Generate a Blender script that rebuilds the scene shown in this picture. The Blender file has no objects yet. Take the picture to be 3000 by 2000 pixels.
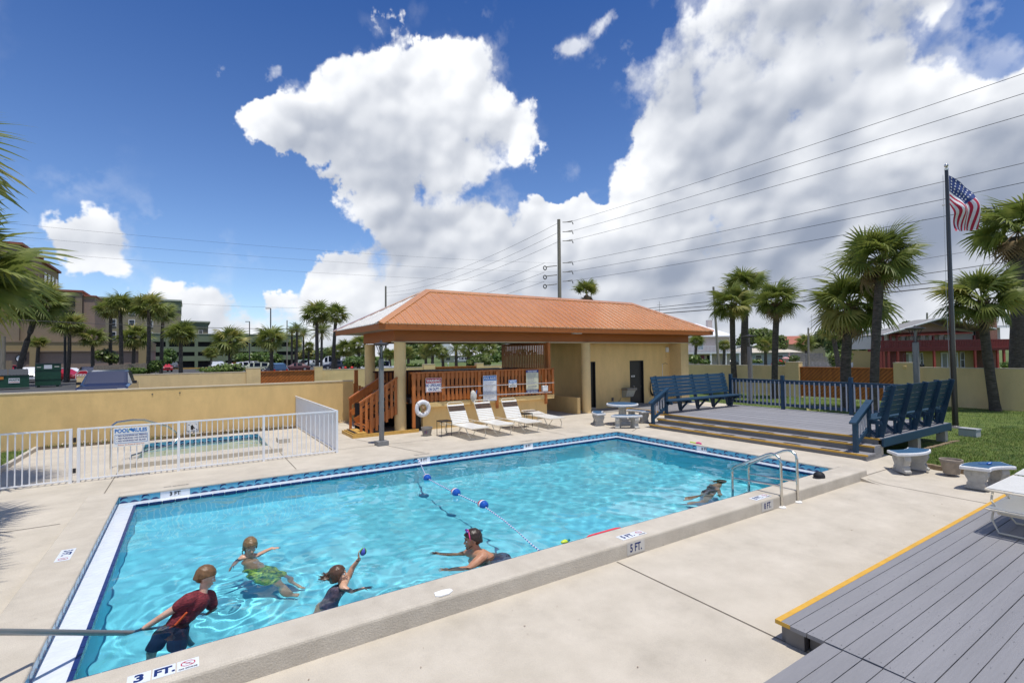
import bpy, bmesh, math, random
import numpy as np
from mathutils import Vector, Matrix
random.seed(7)
rnd = random.Random(11)
S = bpy.context.scene
COL = S.collection
PI = math.pi
R = math.radians

# ---------------------------------------------------------------- camera
cam_d = bpy.data.cameras.new('camera')
cam = bpy.data.objects.new('camera', cam_d)
COL.objects.link(cam)
S.camera = cam
cam_d.sensor_fit = 'HORIZONTAL'
cam_d.sensor_width = 36.0
cam_d.lens = 36.0 * 1455.0 / 3000.0
cam_d.clip_start = 0.05
cam_d.clip_end = 9000.0
yaw, pitch, roll = R(57.0), R(1.5), R(0.70)
fw = Vector((math.cos(yaw) * math.cos(pitch), math.sin(yaw) * math.cos(pitch), math.sin(pitch)))
rt = Vector((math.sin(yaw), -math.cos(yaw), 0))
dn = fw.cross(rt)
rt2 = rt * math.cos(roll) + dn * math.sin(roll)
dn2 = -rt * math.sin(roll) + dn * math.cos(roll)
m = Matrix.Identity(4)
for i in range(3):
    m[i][0], m[i][1], m[i][2] = rt2[i], -dn2[i], -fw[i]
m[2][3] = 2.6
cam.matrix_world = m

# ---------------------------------------------------------------- colour management, sun
S.view_settings.view_transform = 'Standard'
S.view_settings.look = 'None'
S.view_settings.gamma = 1.0
S.view_settings.exposure = 0.52
S.view_settings.use_curve_mapping = False
S.render.engine = 'CYCLES'
S.cycles.caustics_reflective = False
S.cycles.caustics_refractive = True
S.cycles.max_bounces = 8
S.cycles.transparent_max_bounces = 16
S.cycles.use_denoising = True
SUN_TO = Vector((0.0, -0.21, 1.0)).normalized()
sun_d = bpy.data.lights.new('sun', 'SUN')
sun_d.energy = 2.8
sun_d.angle = R(0.53)
sun_d.color = (1.0, 0.955, 0.88)
sun = bpy.data.objects.new('sun', sun_d)
sun.rotation_euler = SUN_TO.to_track_quat('Z', 'Y').to_euler()
sun.location = (0, 0, 50)
COL.objects.link(sun)
try:
    sun_d.cycles.is_caustics_light = True
except Exception:
    pass

# ---------------------------------------------------------------- sky: Nishita + procedurally grown cloud map
HC = np.array([0.0, 0.0, 2.6])
CM = np.array([list(rt2), list(dn2), list(fw)])

def vnoise(h, w, cells_y, cells_x, seed):
    r = np.random.RandomState(seed)
    g = r.rand(cells_y + 2, cells_x + 1).astype(np.float32)
    g[:, cells_x] = g[:, 0]
    y = np.linspace(0, cells_y, h, endpoint=False); x = np.linspace(0, cells_x, w, endpoint=False)
    yi = y.astype(int); xi = x.astype(int)
    fy = (y - yi)[:, None].astype(np.float32); fx = (x - xi)[None, :].astype(np.float32)
    fy = fy * fy * (3 - 2 * fy); fx = fx * fx * (3 - 2 * fx)
    a = g[np.ix_(yi, xi)]; b = g[np.ix_(yi, xi + 1)]; c = g[np.ix_(yi + 1, xi)]; d = g[np.ix_(yi + 1, xi + 1)]
    return (a * (1 - fx) + b * fx) * (1 - fy) + (c * (1 - fx) + d * fx) * fy

def fbm(h, w, cy, cx, seed, octs, gain=0.52, billow=False):
    out = np.zeros((h, w), np.float32); amp = 1.0; tot = 0
    for o in range(octs):
        n = vnoise(h, w, cy * 2 ** o, cx * 2 ** o, seed + o)
        if billow:
            n = 1 - np.abs(2 * n - 1)
        out += amp * n; tot += amp; amp *= gain
    return out / tot

def blur(a, r):
    for ax in (0, 1):
        for _ in range(3):
            k = int(r)
            p = np.pad(a, [(k + 1, k) if i == ax else (0, 0) for i in (0, 1)], mode='edge')
            c = np.cumsum(p, axis=ax, dtype=np.float64)
            n = a.shape[ax]
            hi = np.take(c, np.arange(2 * k + 1, 2 * k + 1 + n), axis=ax)
            lo = np.take(c, np.arange(0, n), axis=ax)
            a = ((hi - lo) / (2 * k + 1)).astype(np.float32)
    return a

def poly_mask(polys, x0, y0, w, h, step):
    ys = y0 + step * np.arange(h); xs = x0 + step * np.arange(w)
    X, Y = np.meshgrid(xs, ys)
    out = np.zeros((h, w), np.float32)
    for p in polys:
        ins = np.zeros((h, w), bool)
        n = len(p)
        for i in range(n):
            (ax, ay), (bx, by) = p[i], p[(i + 1) % n]
            if ay == by:
                continue
            cond = ((ay > Y) != (by > Y)) & (X < (bx - ax) * (Y - ay) / (by - ay) + ax)
            ins ^= cond
        out = np.maximum(out, ins.astype(np.float32))
    return out

def make_cloud_map():
    # the map is an equirect of the upper sky; cumulus outlines are laid out as directions seen from the pool side
    W, H = 4096, 1024
    A = lambda pts: [(400 + x * .5527, 100 + y * .5527) for x, y in pts]
    B = lambda pts: [(1500 + x * .6378, y * .6378) for x, y in pts]
    D = lambda pts: [(x * 1.2755, y * 1.2755) for x, y in pts]
    polys = [
        A([(600, 330), (680, 320), (740, 300), (900, 350), (930, 290), (960, 210), (1030, 150), (1100, 110), (1180, 50), (1240, 90), (1300, 120), (1400, 130), (1540, 140), (1560, 60), (1680, 15), (1780, 50), (1850, 80), (1890, 170), (1900, 260), (2000, 300), (2130, 310), (2140, 350), (2110, 480), (2040, 600), (2010, 680), (1900, 720), (1800, 800), (1700, 860), (1690, 900), (1740, 920), (1830, 850), (1900, 880), (1960, 920), (1960, 980), (2060, 1060), (2070, 960), (2010, 900), (2060, 880), (2120, 885), (2200, 930), (2300, 930), (2352, 880), (2352, 1800), (1400, 1800), (1330, 1400), (1420, 1220), (1290, 1130), (1220, 1040), (1050, 900), (880, 760), (870, 720), (930, 700), (900, 640), (800, 720), (700, 640), (640, 540), (590, 480)]),
        A([(870, 1800), (890, 1320), (930, 1200), (1000, 1170), (1100, 1190), (1200, 1160), (1300, 1140), (1430, 1220), (1480, 1800)]),
        A([(680, 1310), (760, 1330), (785, 1265), (840, 1300), (870, 1380), (900, 1800), (640, 1800)]),
        A([(90, 1270), (130, 1300), (190, 1300), (240, 1350), (310, 1310), (380, 1310), (480, 1340), (580, 1400), (660, 1447), (700, 1800), (60, 1800)]),
        B([(750, -200), (755, 0), (765, 80), (740, 130), (650, 200), (580, 290), (550, 390), (580, 430), (640, 455), (640, 490), (590, 540), (560, 620), (560, 700), (520, 740), (490, 790), (470, 870), (430, 930), (370, 910), (320, 910), (280, 950), (290, 1000), (210, 1030), (200, 960), (120, 930), (20, 940), (30, 1030), (-60, 1050), (-60, 1900), (2600, 1900), (2600, 250), (2352, 330), (2240, 410), (2150, 350), (2060, 340), (2030, 250), (1960, 210), (1920, 240), (1870, 200), (1880, 140), (1960, 80), (2060, 10), (2100, -200), (900, -200), (862, 60)]),
        D([(140, 530), (200, 505), (260, 515), (310, 545), (302, 565), (285, 590), (322, 615), (312, 640), (265, 635), (200, 620), (150, 600), (120, 570)]),
    ]
    holes = [A([(940, 690), (990, 670), (1010, 700), (950, 740)]), A([(1740, 560), (1810, 500), (1830, 530), (1780, 590)]), B([(1540, 560), (1560, 520), (1590, 590), (1570, 610)])]
    thin = [A([(420, 190), (470, 170), (520, 230), (440, 240)]), A([(610, 200), (700, 150), (780, 170), (770, 240), (650, 250)]), A([(430, 320), (470, 310), (460, 350)]),
            D([(1240, 108), (1290, 100), (1340, 88), (1370, 55), (1400, 10), (1430, -10), (1410, 40), (1385, 80), (1345, 105), (1300, 128), (1250, 122)]),
            A([(1330, 60), (1400, 30), (1480, 90), (1400, 100)]), A([(1880, 20), (1910, 10), (1900, 40)]), D([(20, 580), (60, 570), (70, 600), (30, 610)]), A([(530, 380), (560, 370), (560, 410)])]
    dark = [A([(1150, 900), (1250, 600), (1450, 500), (1600, 640), (1650, 850), (1500, 900)]), A([(1250, 1080), (1500, 960), (1750, 1100), (1600, 1300), (1450, 1350)]),
            B([(1000, -200), (1850, -200), (1800, 180), (1300, 330), (1050, 250)]), B([(700, 560), (1200, 480), (1400, 650), (1000, 850), (750, 900)]),
            B([(1150, 900), (1350, 880), (1350, 1000), (1150, 1050)]), B([(980, 1050), (1500, 950), (2100, 900), (2500, 800), (2600, 1250), (1700, 1330), (900, 1350), (600, 1280)]),
            B([(1980, 700), (2150, 540), (2600, 480), (2600, 900), (2050, 900)]), B([(1500, 840), (1900, 760), (1900, 900), (1600, 960)]), B([(200, 1280), (900, 1300), (1500, 1380), (1500, 1440), (300, 1400)])]
    lit = [B([(480, 740), (600, 740), (640, 1080), (560, 1080), (430, 940)]), B([(580, 260), (740, 130), (800, 160), (720, 330), (600, 400)]), B([(750, -100), (850, 60), (900, 100), (830, 160), (770, 130)]),
           B([(1680, 600), (1850, 560), (2000, 600), (1900, 700), (1640, 720)]), B([(1420, 840), (1540, 860), (1500, 890)]), B([(1510, 1010), (1620, 960), (1600, 1150), (1520, 1150)]), B([(820, 1200), (900, 1190), (860, 1290)]),
           B([(1850, 260), (2050, 250), (2250, 420), (2000, 480)])]
    st = 6; x0, y0, gw, gh = -1200, -700, 900, 300
    M = poly_mask(polys, x0, y0, gw, gh, st) * (1 - poly_mask(holes, x0, y0, gw, gh, st))
    T = blur(poly_mask(thin, x0, y0, gw, gh, st), 2)
    DK = np.zeros((gh, gw), np.float32)
    for p_, w_k in zip(dark, (.42, .55, .38, .55, .9, .85, 1.0, .8, .8)):
        DK = np.maximum(DK, w_k * poly_mask([p_], x0, y0, gw, gh, st))
    DK = blur(DK, 10)
    LT = blur(poly_mask(lit, x0, y0, gw, gh, st), 4)
    M1 = blur(M, 2); M2 = blur(M, 6); M3 = blur(M, 16)
    # directions of every texel, and where they fall in that layout
    az = PI - (np.arange(W) + .5) / W * 2 * PI
    el = (np.arange(H) + .5) / H * (PI / 2)
    d = np.stack([np.cos(el)[:, None] * np.cos(az)[None], np.cos(el)[:, None] * np.sin(az)[None], np.repeat(np.sin(el)[:, None], W, 1)], -1).astype(np.float32)
    q = d @ CM.T.astype(np.float32)
    fz = np.maximum(q[..., 2], .05)
    px = 1500 + 1455 * q[..., 0] / fz; py = 1000 + 1455 * q[..., 1] / fz
    front = np.clip((q[..., 2] - .25) / .15, 0, 1)
    def samp(g):
        u = np.clip((px - x0) / st, 0, gw - 1.01); v = np.clip((py - y0) / st, 0, gh - 1.01)
        ui = u.astype(int); vi = v.astype(int); fu = u - ui; fv = v - vi
        return (g[vi, ui] * (1 - fu) + g[vi, ui + 1] * fu) * (1 - fv) + (g[vi + 1, ui] * (1 - fu) + g[vi + 1, ui + 1] * fu) * fv
    n_big = fbm(H, W, 10, 40, 3, 4)
    n_det = fbm(H, W, 20, 80, 21, 7, .62)
    n_bil = 1 - fbm(H, W, 14, 56, 51, 7, .58, True)          # rounded heads, sharp creases
    n_bil = (n_bil - n_bil.mean()) / n_bil.std(); n_det = (n_det - n_det.mean()) / n_det.std()
    w1 = fbm(H, W, 26, 104, 71, 6, .58) - .5; w2 = fbm(H, W, 26, 104, 81, 6, .58) - .5
    px = px + 95 * w1; py = py + 95 * w2
    base = .4 * samp(M1) + .6 * samp(M2); soft = samp(M3); dk = samp(DK); lt = samp(LT); th = samp(T)
    gen = np.clip((n_big - .42) * 4, 0, 1) * np.clip(1.1 - el[:, None] * .5, 0, 1)
    base = base * front + gen * (1 - front); soft = soft * front + gen * (1 - front)
    near = np.clip(soft * 7, 0, 1)
    field = base + (n_det * .135 + n_bil * .105) * near
    soft_edge = np.clip((fbm(H, W, 9, 36, 91, 4) - .42) * 3.4, 0, 1)
    wdt = .13 + .55 * soft_edge
    dens = np.clip((field - .40) / wdt, 0, 1); dens = dens * dens * (3 - 2 * dens)
    torn = np.clip((base + n_det * .30 - .22) / .6, 0, 1) * .55 * soft_edge * np.clip(soft * 9 + .12, 0, 1)      # ragged veil round the heads
    dens = np.maximum(dens, torn)
    wisp = np.clip(th * 1.2 + n_det * .50 - .55, 0, 1) * np.minimum(1, th * 2.4)
    dens = np.maximum(dens, .75 * wisp * front)
    big = (n_big - n_big.mean()) / n_big.std()
    mid = fbm(H, W, 16, 64, 101, 6, .50); mid = (mid - mid.mean()) / mid.std()
    hc = blur(soft * 1.6 + .16 * n_bil + .06 * mid, 7)
    hm = blur(.16 * n_bil + .05 * mid, 3)
    lc = -np.gradient(hc, axis=0) + .35 * np.gradient(hc, axis=1); lm = -np.gradient(hm, axis=0) + .4 * np.gradient(hm, axis=1)
    lc = lc / (np.abs(lc).mean() + 1e-6); lm = lm / (np.abs(lm).mean() + 1e-6)
    thick = np.clip((soft - .30) / .6, 0, 1)
    br = .885 - .14 * thick + .050 * np.clip(lc, -2.4, 1.8) + .028 * np.clip(lm, -2.4, 2.2) + .034 * blur(n_bil, 1) * (1 - .4 * thick) + .026 * n_det * (1 - .4 * thick) + .032 * mid + .03 * big
    br = br + .13 * lt - dk * (.34 + .05 * mid + .03 * big + .03 * n_bil)
    low = np.exp(-el / R(4.0))[:, None]
    br = br * (1 - .06 * low)
    br = np.where(br < .52, .52 - .16 * np.tanh((.52 - br) / .16), br); br = np.clip(br, .36, 1.0)
    img = np.zeros((2 * H, W, 4), np.float32)
    img[H:, :, 0] = dens
    img[H:, :, 1] = ((br - .36) / .64) ** 1.1
    img[..., 3] = 1
    im = bpy.data.images.new('cloud_map', W, 2 * H, alpha=False, float_buffer=True)
    im.colorspace_settings.name = 'Non-Color'
    im.pixels.foreach_set(img.ravel())
    im.update()
    im.pack()
    return im

world = bpy.data.worlds.new('World')
S.world = world
world.use_nodes = True
nt = world.node_tree
nt.nodes.clear()
w_out = nt.nodes.new('ShaderNodeOutputWorld')
bg_sky = nt.nodes.new('ShaderNodeBackground'); bg_cl = nt.nodes.new('ShaderNodeBackground')
sky = nt.nodes.new('ShaderNodeTexSky')
sky.sky_type = 'NISHITA'
sky.sun_disc = False
sky.sun_elevation = math.asin(SUN_TO.z)
sky.sun_rotation = math.atan2(SUN_TO.x, SUN_TO.y)
sky.air_density = 1.0; sky.dust_density = 0.0; sky.ozone_density = 2.0
bg_sky.inputs['Strength'].default_value = 0.086
env = nt.nodes.new('ShaderNodeTexEnvironment')
env.image = make_cloud_map()
mixw = nt.nodes.new('ShaderNodeMixShader')
tcs = nt.nodes.new('ShaderNodeTexCoord'); sxyz = nt.nodes.new('ShaderNodeSeparateXYZ')
nt.links.new(tcs.outputs['Generated'], sxyz.inputs[0])
zr_ = nt.nodes.new('ShaderNodeValToRGB')                # deeper blue towards the zenith, all round the dome
zr_.color_ramp.elements[0].position = .02; zr_.color_ramp.elements[0].color = (1.02, 1.12, 1.30, 1)
zr_.color_ramp.elements[1].position = .60; zr_.color_ramp.elements[1].color = (.30, .53, .92, 1)
nt.links.new(sxyz.outputs[2], zr_.inputs[0])
smul = nt.nodes.new('ShaderNodeMix'); smul.data_type = 'RGBA'; smul.blend_type = 'MULTIPLY'; smul.inputs[0].default_value = 1.0
nt.links.new(sky.outputs[0], smul.inputs[6]); nt.links.new(zr_.outputs[0], smul.inputs[7])
nt.links.new(smul.outputs[2], bg_sky.inputs['Color'])
sep = nt.nodes.new('ShaderNodeSeparateColor')
nt.links.new(env.outputs['Color'], sep.inputs[0])
cmix = nt.nodes.new('ShaderNodeMix'); cmix.data_type = 'RGBA'
cmix.inputs[6].default_value = (.26, .305, .40, 1); cmix.inputs[7].default_value = (.93, .945, .97, 1)
nt.links.new(sep.outputs[1], cmix.inputs[0])
nt.links.new(cmix.outputs[2], bg_cl.inputs['Color'])
bg_cl.inputs['Strength'].default_value = 0.80
nt.links.new(sep.outputs[0], mixw.inputs['Fac'])
nt.links.new(bg_sky.outputs[0], mixw.inputs[1])
nt.links.new(bg_cl.outputs[0], mixw.inputs[2])
nt.links.new(mixw.outputs[0], w_out.inputs['Surface'])

# ---------------------------------------------------------------- materials
MATS = {}
def mat(name, col, rough=.6, metal=0., var=.12, scale=6., bump=0., bscale=40., spec=.5, col2=None, stretch=None, coat=0., trans=0., thr=None, bdist=.02):
    if name in MATS:
        return MATS[name]
    m = bpy.data.materials.new(name); m.use_nodes = True
    n = m.node_tree.nodes; l = m.node_tree.links
    p = n['Principled BSDF']
    p.inputs['Roughness'].default_value = rough; p.inputs['Metallic'].default_value = metal
    p.inputs['Specular IOR Level'].default_value = spec
    if coat:
        p.inputs['Coat Weight'].default_value = coat; p.inputs['Coat Roughness'].default_value = .08
    if trans:
        p.inputs['Transmission Weight'].default_value = trans
    geo = n.new('ShaderNodeNewGeometry')
    src = geo.outputs['Position']
    if stretch:
        mp = n.new('ShaderNodeMapping'); mp.inputs['Scale'].default_value = stretch
        l.new(src, mp.inputs['Vector']); src = mp.outputs[0]
    if var > 0:
        t = n.new('ShaderNodeTexNoise'); t.inputs['Scale'].default_value = scale; t.inputs['Detail'].default_value = 6; t.inputs['Roughness'].default_value = .62
        l.new(src, t.inputs['Vector'])
        rp = n.new('ShaderNodeValToRGB')
        a = [max(0, c * (1 - var)) for c in col]; b = [min(1, c * (1 + var)) for c in (col2 or col)] if not col2 else list(col2)
        lo, hi = thr or (.3, .7)
        rp.color_ramp.elements[0].position = lo; rp.color_ramp.elements[1].position = hi
        rp.color_ramp.elements[0].color = (*a, 1); rp.color_ramp.elements[1].color = (*b, 1)
        l.new(t.outputs['Fac'], rp.inputs[0]); l.new(rp.outputs[0], p.inputs['Base Color'])
    else:
        p.inputs['Base Color'].default_value = (*col, 1)
    if bump > 0:
        t2 = n.new('ShaderNodeTexNoise'); t2.inputs['Scale'].default_value = bscale; t2.inputs['Detail'].default_value = 5
        l.new(src, t2.inputs['Vector'])
        bp = n.new('ShaderNodeBump'); bp.inputs['Strength'].default_value = bump; bp.inputs['Distance'].default_value = bdist
        l.new(t2.outputs['Fac'], bp.inputs['Height']); l.new(bp.outputs[0], p.inputs['Normal'])
    MATS[name] = m
    return m

# ---------------------------------------------------------------- mesh builder
class MB:
    def __init__(s):
        s.v = []; s.f = []; s.mi = []; s.cur = 0
    def add(s, vs, fs):
        o = len(s.v); s.v.extend([tuple(x) for x in vs])
        for f in fs:
            s.f.append([o + i for i in f]); s.mi.append(s.cur)
        return s
    def box(s, x0, x1, y0, y1, z0, z1):
        return s.add([(x0, y0, z0), (x1, y0, z0), (x1, y1, z0), (x0, y1, z0), (x0, y0, z1), (x1, y0, z1), (x1, y1, z1), (x0, y1, z1)],
                     [(3, 2, 1, 0), (4, 5, 6, 7), (0, 1, 5, 4), (1, 2, 6, 5), (2, 3, 7, 6), (3, 0, 4, 7)])
    def cbox(s, c, d, rz=0.):
        ca, sa = math.cos(rz), math.sin(rz)
        vs = []
        for z in (-.5, .5):
            for x, y in ((-.5, -.5), (.5, -.5), (.5, .5), (-.5, .5)):
                X, Y = x * d[0], y * d[1]
                vs.append((c[0] + X * ca - Y * sa, c[1] + X * sa + Y * ca, c[2] + z * d[2]))
        return s.add(vs, [(3, 2, 1, 0), (4, 5, 6, 7), (0, 1, 5, 4), (1, 2, 6, 5), (2, 3, 7, 6), (3, 0, 4, 7)])
    def beam(s, a, b, w, h, up=(0, 0, 1)):
        a = Vector(a); b = Vector(b); d = (b - a).normalized(); up = Vector(up)
        sd = d.cross(up)
        if sd.length < 1e-5:
            sd = d.cross(Vector((1, 0, 0)))
        sd.normalize(); u = sd.cross(d).normalized()
        vs = []
        for p in (a, b):
            for i, j in ((-1, -1), (1, -1), (1, 1), (-1, 1)):
                vs.append(p + sd * (i * w / 2) + u * (j * h / 2))
        return s.add(vs, [(0, 1, 2, 3), (7, 6, 5, 4), (4, 5, 1, 0), (5, 6, 2, 1), (6, 7, 3, 2), (7, 4, 0, 3)])
    def tube(s, pts, r, n=8, cap=True):
        pts = [Vector(p) for p in pts]
        rs = r if isinstance(r, (list, tuple)) else [r] * len(pts)
        o = len(s.v); ref = Vector((0, 0, 1))
        for i, p in enumerate(pts):
            d = (pts[min(i + 1, len(pts) - 1)] - pts[max(i - 1, 0)])
            if d.length < 1e-9:
                d = Vector((0, 0, 1))
            d.normalize()
            rf = ref if abs(d.dot(ref)) < .95 else Vector((1, 0, 0))
            a = d.cross(rf).normalized(); b = d.cross(a).normalized()
            for k in range(n):
                t = 2 * PI * k / n
                s.v.append(tuple(p + (a * math.cos(t) + b * math.sin(t)) * rs[i]))
        for i in range(len(pts) - 1):
            for k in range(n):
                k2 = (k + 1) % n
                s.f.append([o + i * n + k, o + i * n + k2, o + (i + 1) * n + k2, o + (i + 1) * n + k]); s.mi.append(s.cur)
        if cap:
            s.f.append([o + k for k in range(n)][::-1]); s.mi.append(s.cur)
            e = o + (len(pts) - 1) * n
            s.f.append([e + k for k in range(n)]); s.mi.append(s.cur)
        return s
    def lathe(s, prof, c=(0, 0, 0), n=20):
        o = len(s.v)
        for r, z in prof:
            for k in range(n):
                t = 2 * PI * k / n
                s.v.append((c[0] + r * math.cos(t), c[1] + r * math.sin(t), c[2] + z))
        for i in range(len(prof) - 1):
            for k in range(n):
                k2 = (k + 1) % n
                s.f.append([o + i * n + k, o + i * n + k2, o + (i + 1) * n + k2, o + (i + 1) * n + k]); s.mi.append(s.cur)
        s.f.append([o + k for k in range(n)][::-1]); s.mi.append(s.cur)
        e = o + (len(prof) - 1) * n
        s.f.append([e + k for k in range(n)]); s.mi.append(s.cur)
        return s
    def prism(s, poly, z0, z1):
        n = len(poly)
        return s.add([(x, y, z0) for x, y in poly] + [(x, y, z1) for x, y in poly],
                     [list(range(n))[::-1], [n + i for i in range(n)]] + [[i, (i + 1) % n, n + (i + 1) % n, n + i] for i in range(n)])
    def poly3(s, pts):
        return s.add(pts, [list(range(len(pts)))])
    def sphere(s, c, r, n=12, m=8, sc=(1, 1, 1)):
        o = len(s.v)
        for i in range(m + 1):
            t = PI * i / m
            for k in range(n):
                p = 2 * PI * k / n
                s.v.append((c[0] + r * sc[0] * math.sin(t) * math.cos(p), c[1] + r * sc[1] * math.sin(t) * math.sin(p), c[2] + r * sc[2] * math.cos(t)))
        for i in range(m):
            for k in range(n):
                k2 = (k + 1) % n
                s.f.append([o + i * n + k, o + (i + 1) * n + k, o + (i + 1) * n + k2, o + i * n + k2]); s.mi.append(s.cur)
        return s
    def xform(s, M, start=0):
        for i in range(start, len(s.v)):
            s.v[i] = tuple(M @ Vector(s.v[i]))
        return s
    def mesh(s, name, mats, smooth=False):
        me = bpy.data.meshes.new(name)
        me.from_pydata(s.v, [], s.f)
        for mm in (mats if isinstance(mats, (list, tuple)) else [mats]):
            me.materials.append(mm)
        if any(s.mi):
            me.polygons.foreach_set('material_index', s.mi)
        if smooth:
            me.polygons.foreach_set('use_smooth', [True] * len(me.polygons))
            try:
                me.set_sharp_from_angle(angle=R(38))
            except Exception:
                pass
        me.update()
        return me
    def build(s, name, mats, parent=None, smooth=False, world=True, loc=None):
        """world=True: vertices are in world coordinates, so they are taken relative to the parent's place"""
        if parent is not None and world:
            off = Vector(parent['_w']) if '_w' in parent else parent.location
            s.v = [(x - off[0], y - off[1], z - off[2]) for x, y, z in s.v]
        o = bpy.data.objects.new(name, s.mesh(name, mats, smooth))
        COL.objects.link(o)
        if parent is not None:
            o.parent = parent
            if world:
                o['_w'] = list(Vector(parent['_w']) if '_w' in parent else parent.location)
        if loc is not None:
            o.location = loc
        return o

def tag(o, label=None, cat=None, group=None, kind=None):
    if label: o['label'] = label
    if cat: o['category'] = cat
    if group: o['group'] = group
    if kind: o['kind'] = kind
    return o
def thing(name, label, cat, loc=(0, 0, 0), rz=0., group=None):
    o = bpy.data.objects.new(name, None); COL.objects.link(o)
    o.empty_display_size = .2
    o.location = loc; o.rotation_euler = (0, 0, rz); o['_w'] = list(loc)
    return tag(o, label, cat, group)
def inst(name, me, parent=None, loc=(0, 0, 0), rot=(0, 0, 0), scale=(1, 1, 1)):
    o = bpy.data.objects.new(name, me); COL.objects.link(o)
    if parent is not None:
        o.parent = parent
    o.location = loc; o.rotation_euler = rot; o.scale = scale
    return o
def rel(parent, p):
    w = parent['_w']; return (p[0] - w[0], p[1] - w[1], p[2] - w[2])
def copy_tree(o, parent=None):
    c = o.copy(); COL.objects.link(c)
    if parent is not None:
        c.parent = parent
    for ch in list(o.children):
        copy_tree(ch, c)
    return c
def struct(name, mb, m, smooth=False):
    return tag(mb.build(name, m, smooth=smooth), kind='structure')
def text(name, body, size, parent, loc, rot, m, bold=.0, align='CENTER', sx=1., world=True, spacing=1.):
    cu = bpy.data.curves.new(name, 'FONT')
    cu.body = body; cu.size = size; cu.align_x = align; cu.align_y = 'CENTER'; cu.offset = bold; cu.extrude = .0008
    cu.space_character = spacing
    cu.resolution_u = 3
    cu.materials.append(m)
    tmp = bpy.data.objects.new('tmp', cu)
    me = bpy.data.meshes.new_from_object(tmp); me.name = name + '_mesh'
    bpy.data.objects.remove(tmp); bpy.data.curves.remove(cu)
    o = bpy.data.objects.new(name, me); COL.objects.link(o)
    if parent is not None:
        o.parent = parent
        if world: loc = rel(parent, loc)
    o.location = loc; o.rotation_euler = rot; o.scale = (sx, 1, 1)
    return o
# ================================================================ SETTING
concrete = mat('pool_deck_concrete', (.51, .455, .365), .85, var=.09, scale=1.9, bump=.25, bscale=60, col2=(.60, .54, .445), thr=(.22, .72), stretch=(1, 1, 1))
def weather(m, fine=130., amt=.10, stain=.55, sc=(.22, .34)):
    n = m.node_tree.nodes; l = m.node_tree.links; p = n['Principled BSDF']
    src = p.inputs['Base Color'].links[0].from_socket
    g = n.new('ShaderNodeNewGeometry')
    t = n.new('ShaderNodeTexNoise'); t.inputs['Scale'].default_value = fine; t.inputs['Detail'].default_value = 3
    t2 = n.new('ShaderNodeTexNoise'); t2.inputs['Scale'].default_value = stain; t2.inputs['Detail'].default_value = 9; t2.inputs['Roughness'].default_value = .72
    t3 = n.new('ShaderNodeTexVoronoi'); t3.inputs['Scale'].default_value = 2.6; t3.feature = 'F1'
    for q in (t, t2, t3): l.new(g.outputs['Position'], q.inputs['Vector'])
    r1 = n.new('ShaderNodeMapRange'); r1.inputs[1].default_value = .35; r1.inputs[2].default_value = .65; r1.inputs[3].default_value = 1 - amt; r1.inputs[4].default_value = 1 + amt * .6
    r2 = n.new('ShaderNodeMapRange'); r2.inputs[1].default_value = .52; r2.inputs[2].default_value = .70; r2.inputs[3].default_value = 1; r2.inputs[4].default_value = .84
    r3 = n.new('ShaderNodeMapRange'); r3.inputs[1].default_value = .0; r3.inputs[2].default_value = .05; r3.inputs[3].default_value = .72; r3.inputs[4].default_value = 1
    l.new(t.outputs['Fac'], r1.inputs[0]); l.new(t2.outputs['Fac'], r2.inputs[0]); l.new(t3.outputs['Distance'], r3.inputs[0])
    m1 = n.new('ShaderNodeMath'); m1.operation = 'MULTIPLY'; l.new(r1.outputs[0], m1.inputs[0]); l.new(r2.outputs[0], m1.inputs[1])
    m2 = n.new('ShaderNodeMath'); m2.operation = 'MULTIPLY'; l.new(m1.outputs[0], m2.inputs[0]); l.new(r3.outputs[0], m2.inputs[1])
    vm = n.new('ShaderNodeVectorMath'); vm.operation = 'SCALE'; l.new(src, vm.inputs[0]); l.new(m2.outputs[0], vm.inputs['Scale']); l.new(vm.outputs[0], p.inputs['Base Color'])
    return m
weather(concrete)
concrete_curb = mat('curb_concrete', (.51, .455, .37), .85, var=.1, scale=2.2, bump=.3, bscale=70, col2=(.59, .535, .445))
weather(concrete_curb, 110., .10, .8)
stucco = mat('beige_stucco', (.80, .56, .24), .85, var=.09, scale=2.2, bump=.25, bscale=90, stretch=(1, 1, .3))
stucco_b = mat('beige_stucco_wall', (.78, .575, .285), .85, var=.09, scale=1.6, bump=.2, bscale=70, stretch=(1, 1, .3))
orange_wood = mat('orange_stained_wood', (.44, .135, .026), .5, var=.22, scale=8, bump=.2, bscale=60, stretch=(1, 1, .12))
orange_beam = mat('orange_stained_beam', (.36, .105, .015), .45, var=.15, scale=3, stretch=(.12, .12, 1), bump=.12, bscale=50)
dark_wood = mat('dark_wood_and_shade', (.075, .022, .010), .6, var=.2, scale=8)  # dark tone also carries the shade on the far bar railing
_r = roof_metal = mat('copper_roof_metal', (.68, .32, .105), .20, metal=.0, var=.07, scale=1.6, spec=.8, coat=1.0)
roof_metal.node_tree.nodes['Principled BSDF'].inputs['Coat IOR'].default_value = 1.8
roof_white = mat('hip_glare_white', (.80, .78, .74), .4, var=.05, scale=2)  # glare on the left hip, put into the panel colour as white
white_paint = mat('white_powder_coat', (.80, .81, .83), .35, var=.03, scale=5)
white_plain = mat('white_plain', (.82, .82, .80), .5, var=.02)
navy = mat('navy_glaze', (.012, .028, .13), .25, var=.1)
weather(stucco, 60., .05, .35); weather(stucco_b, 60., .05, .3)
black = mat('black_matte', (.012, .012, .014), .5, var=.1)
dark_grey = mat('dark_grey_paint', (.10, .095, .09), .5, var=.1)
steel = mat('stainless_steel', (.62, .60, .56), .22, metal=1., var=.05, scale=20)
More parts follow.
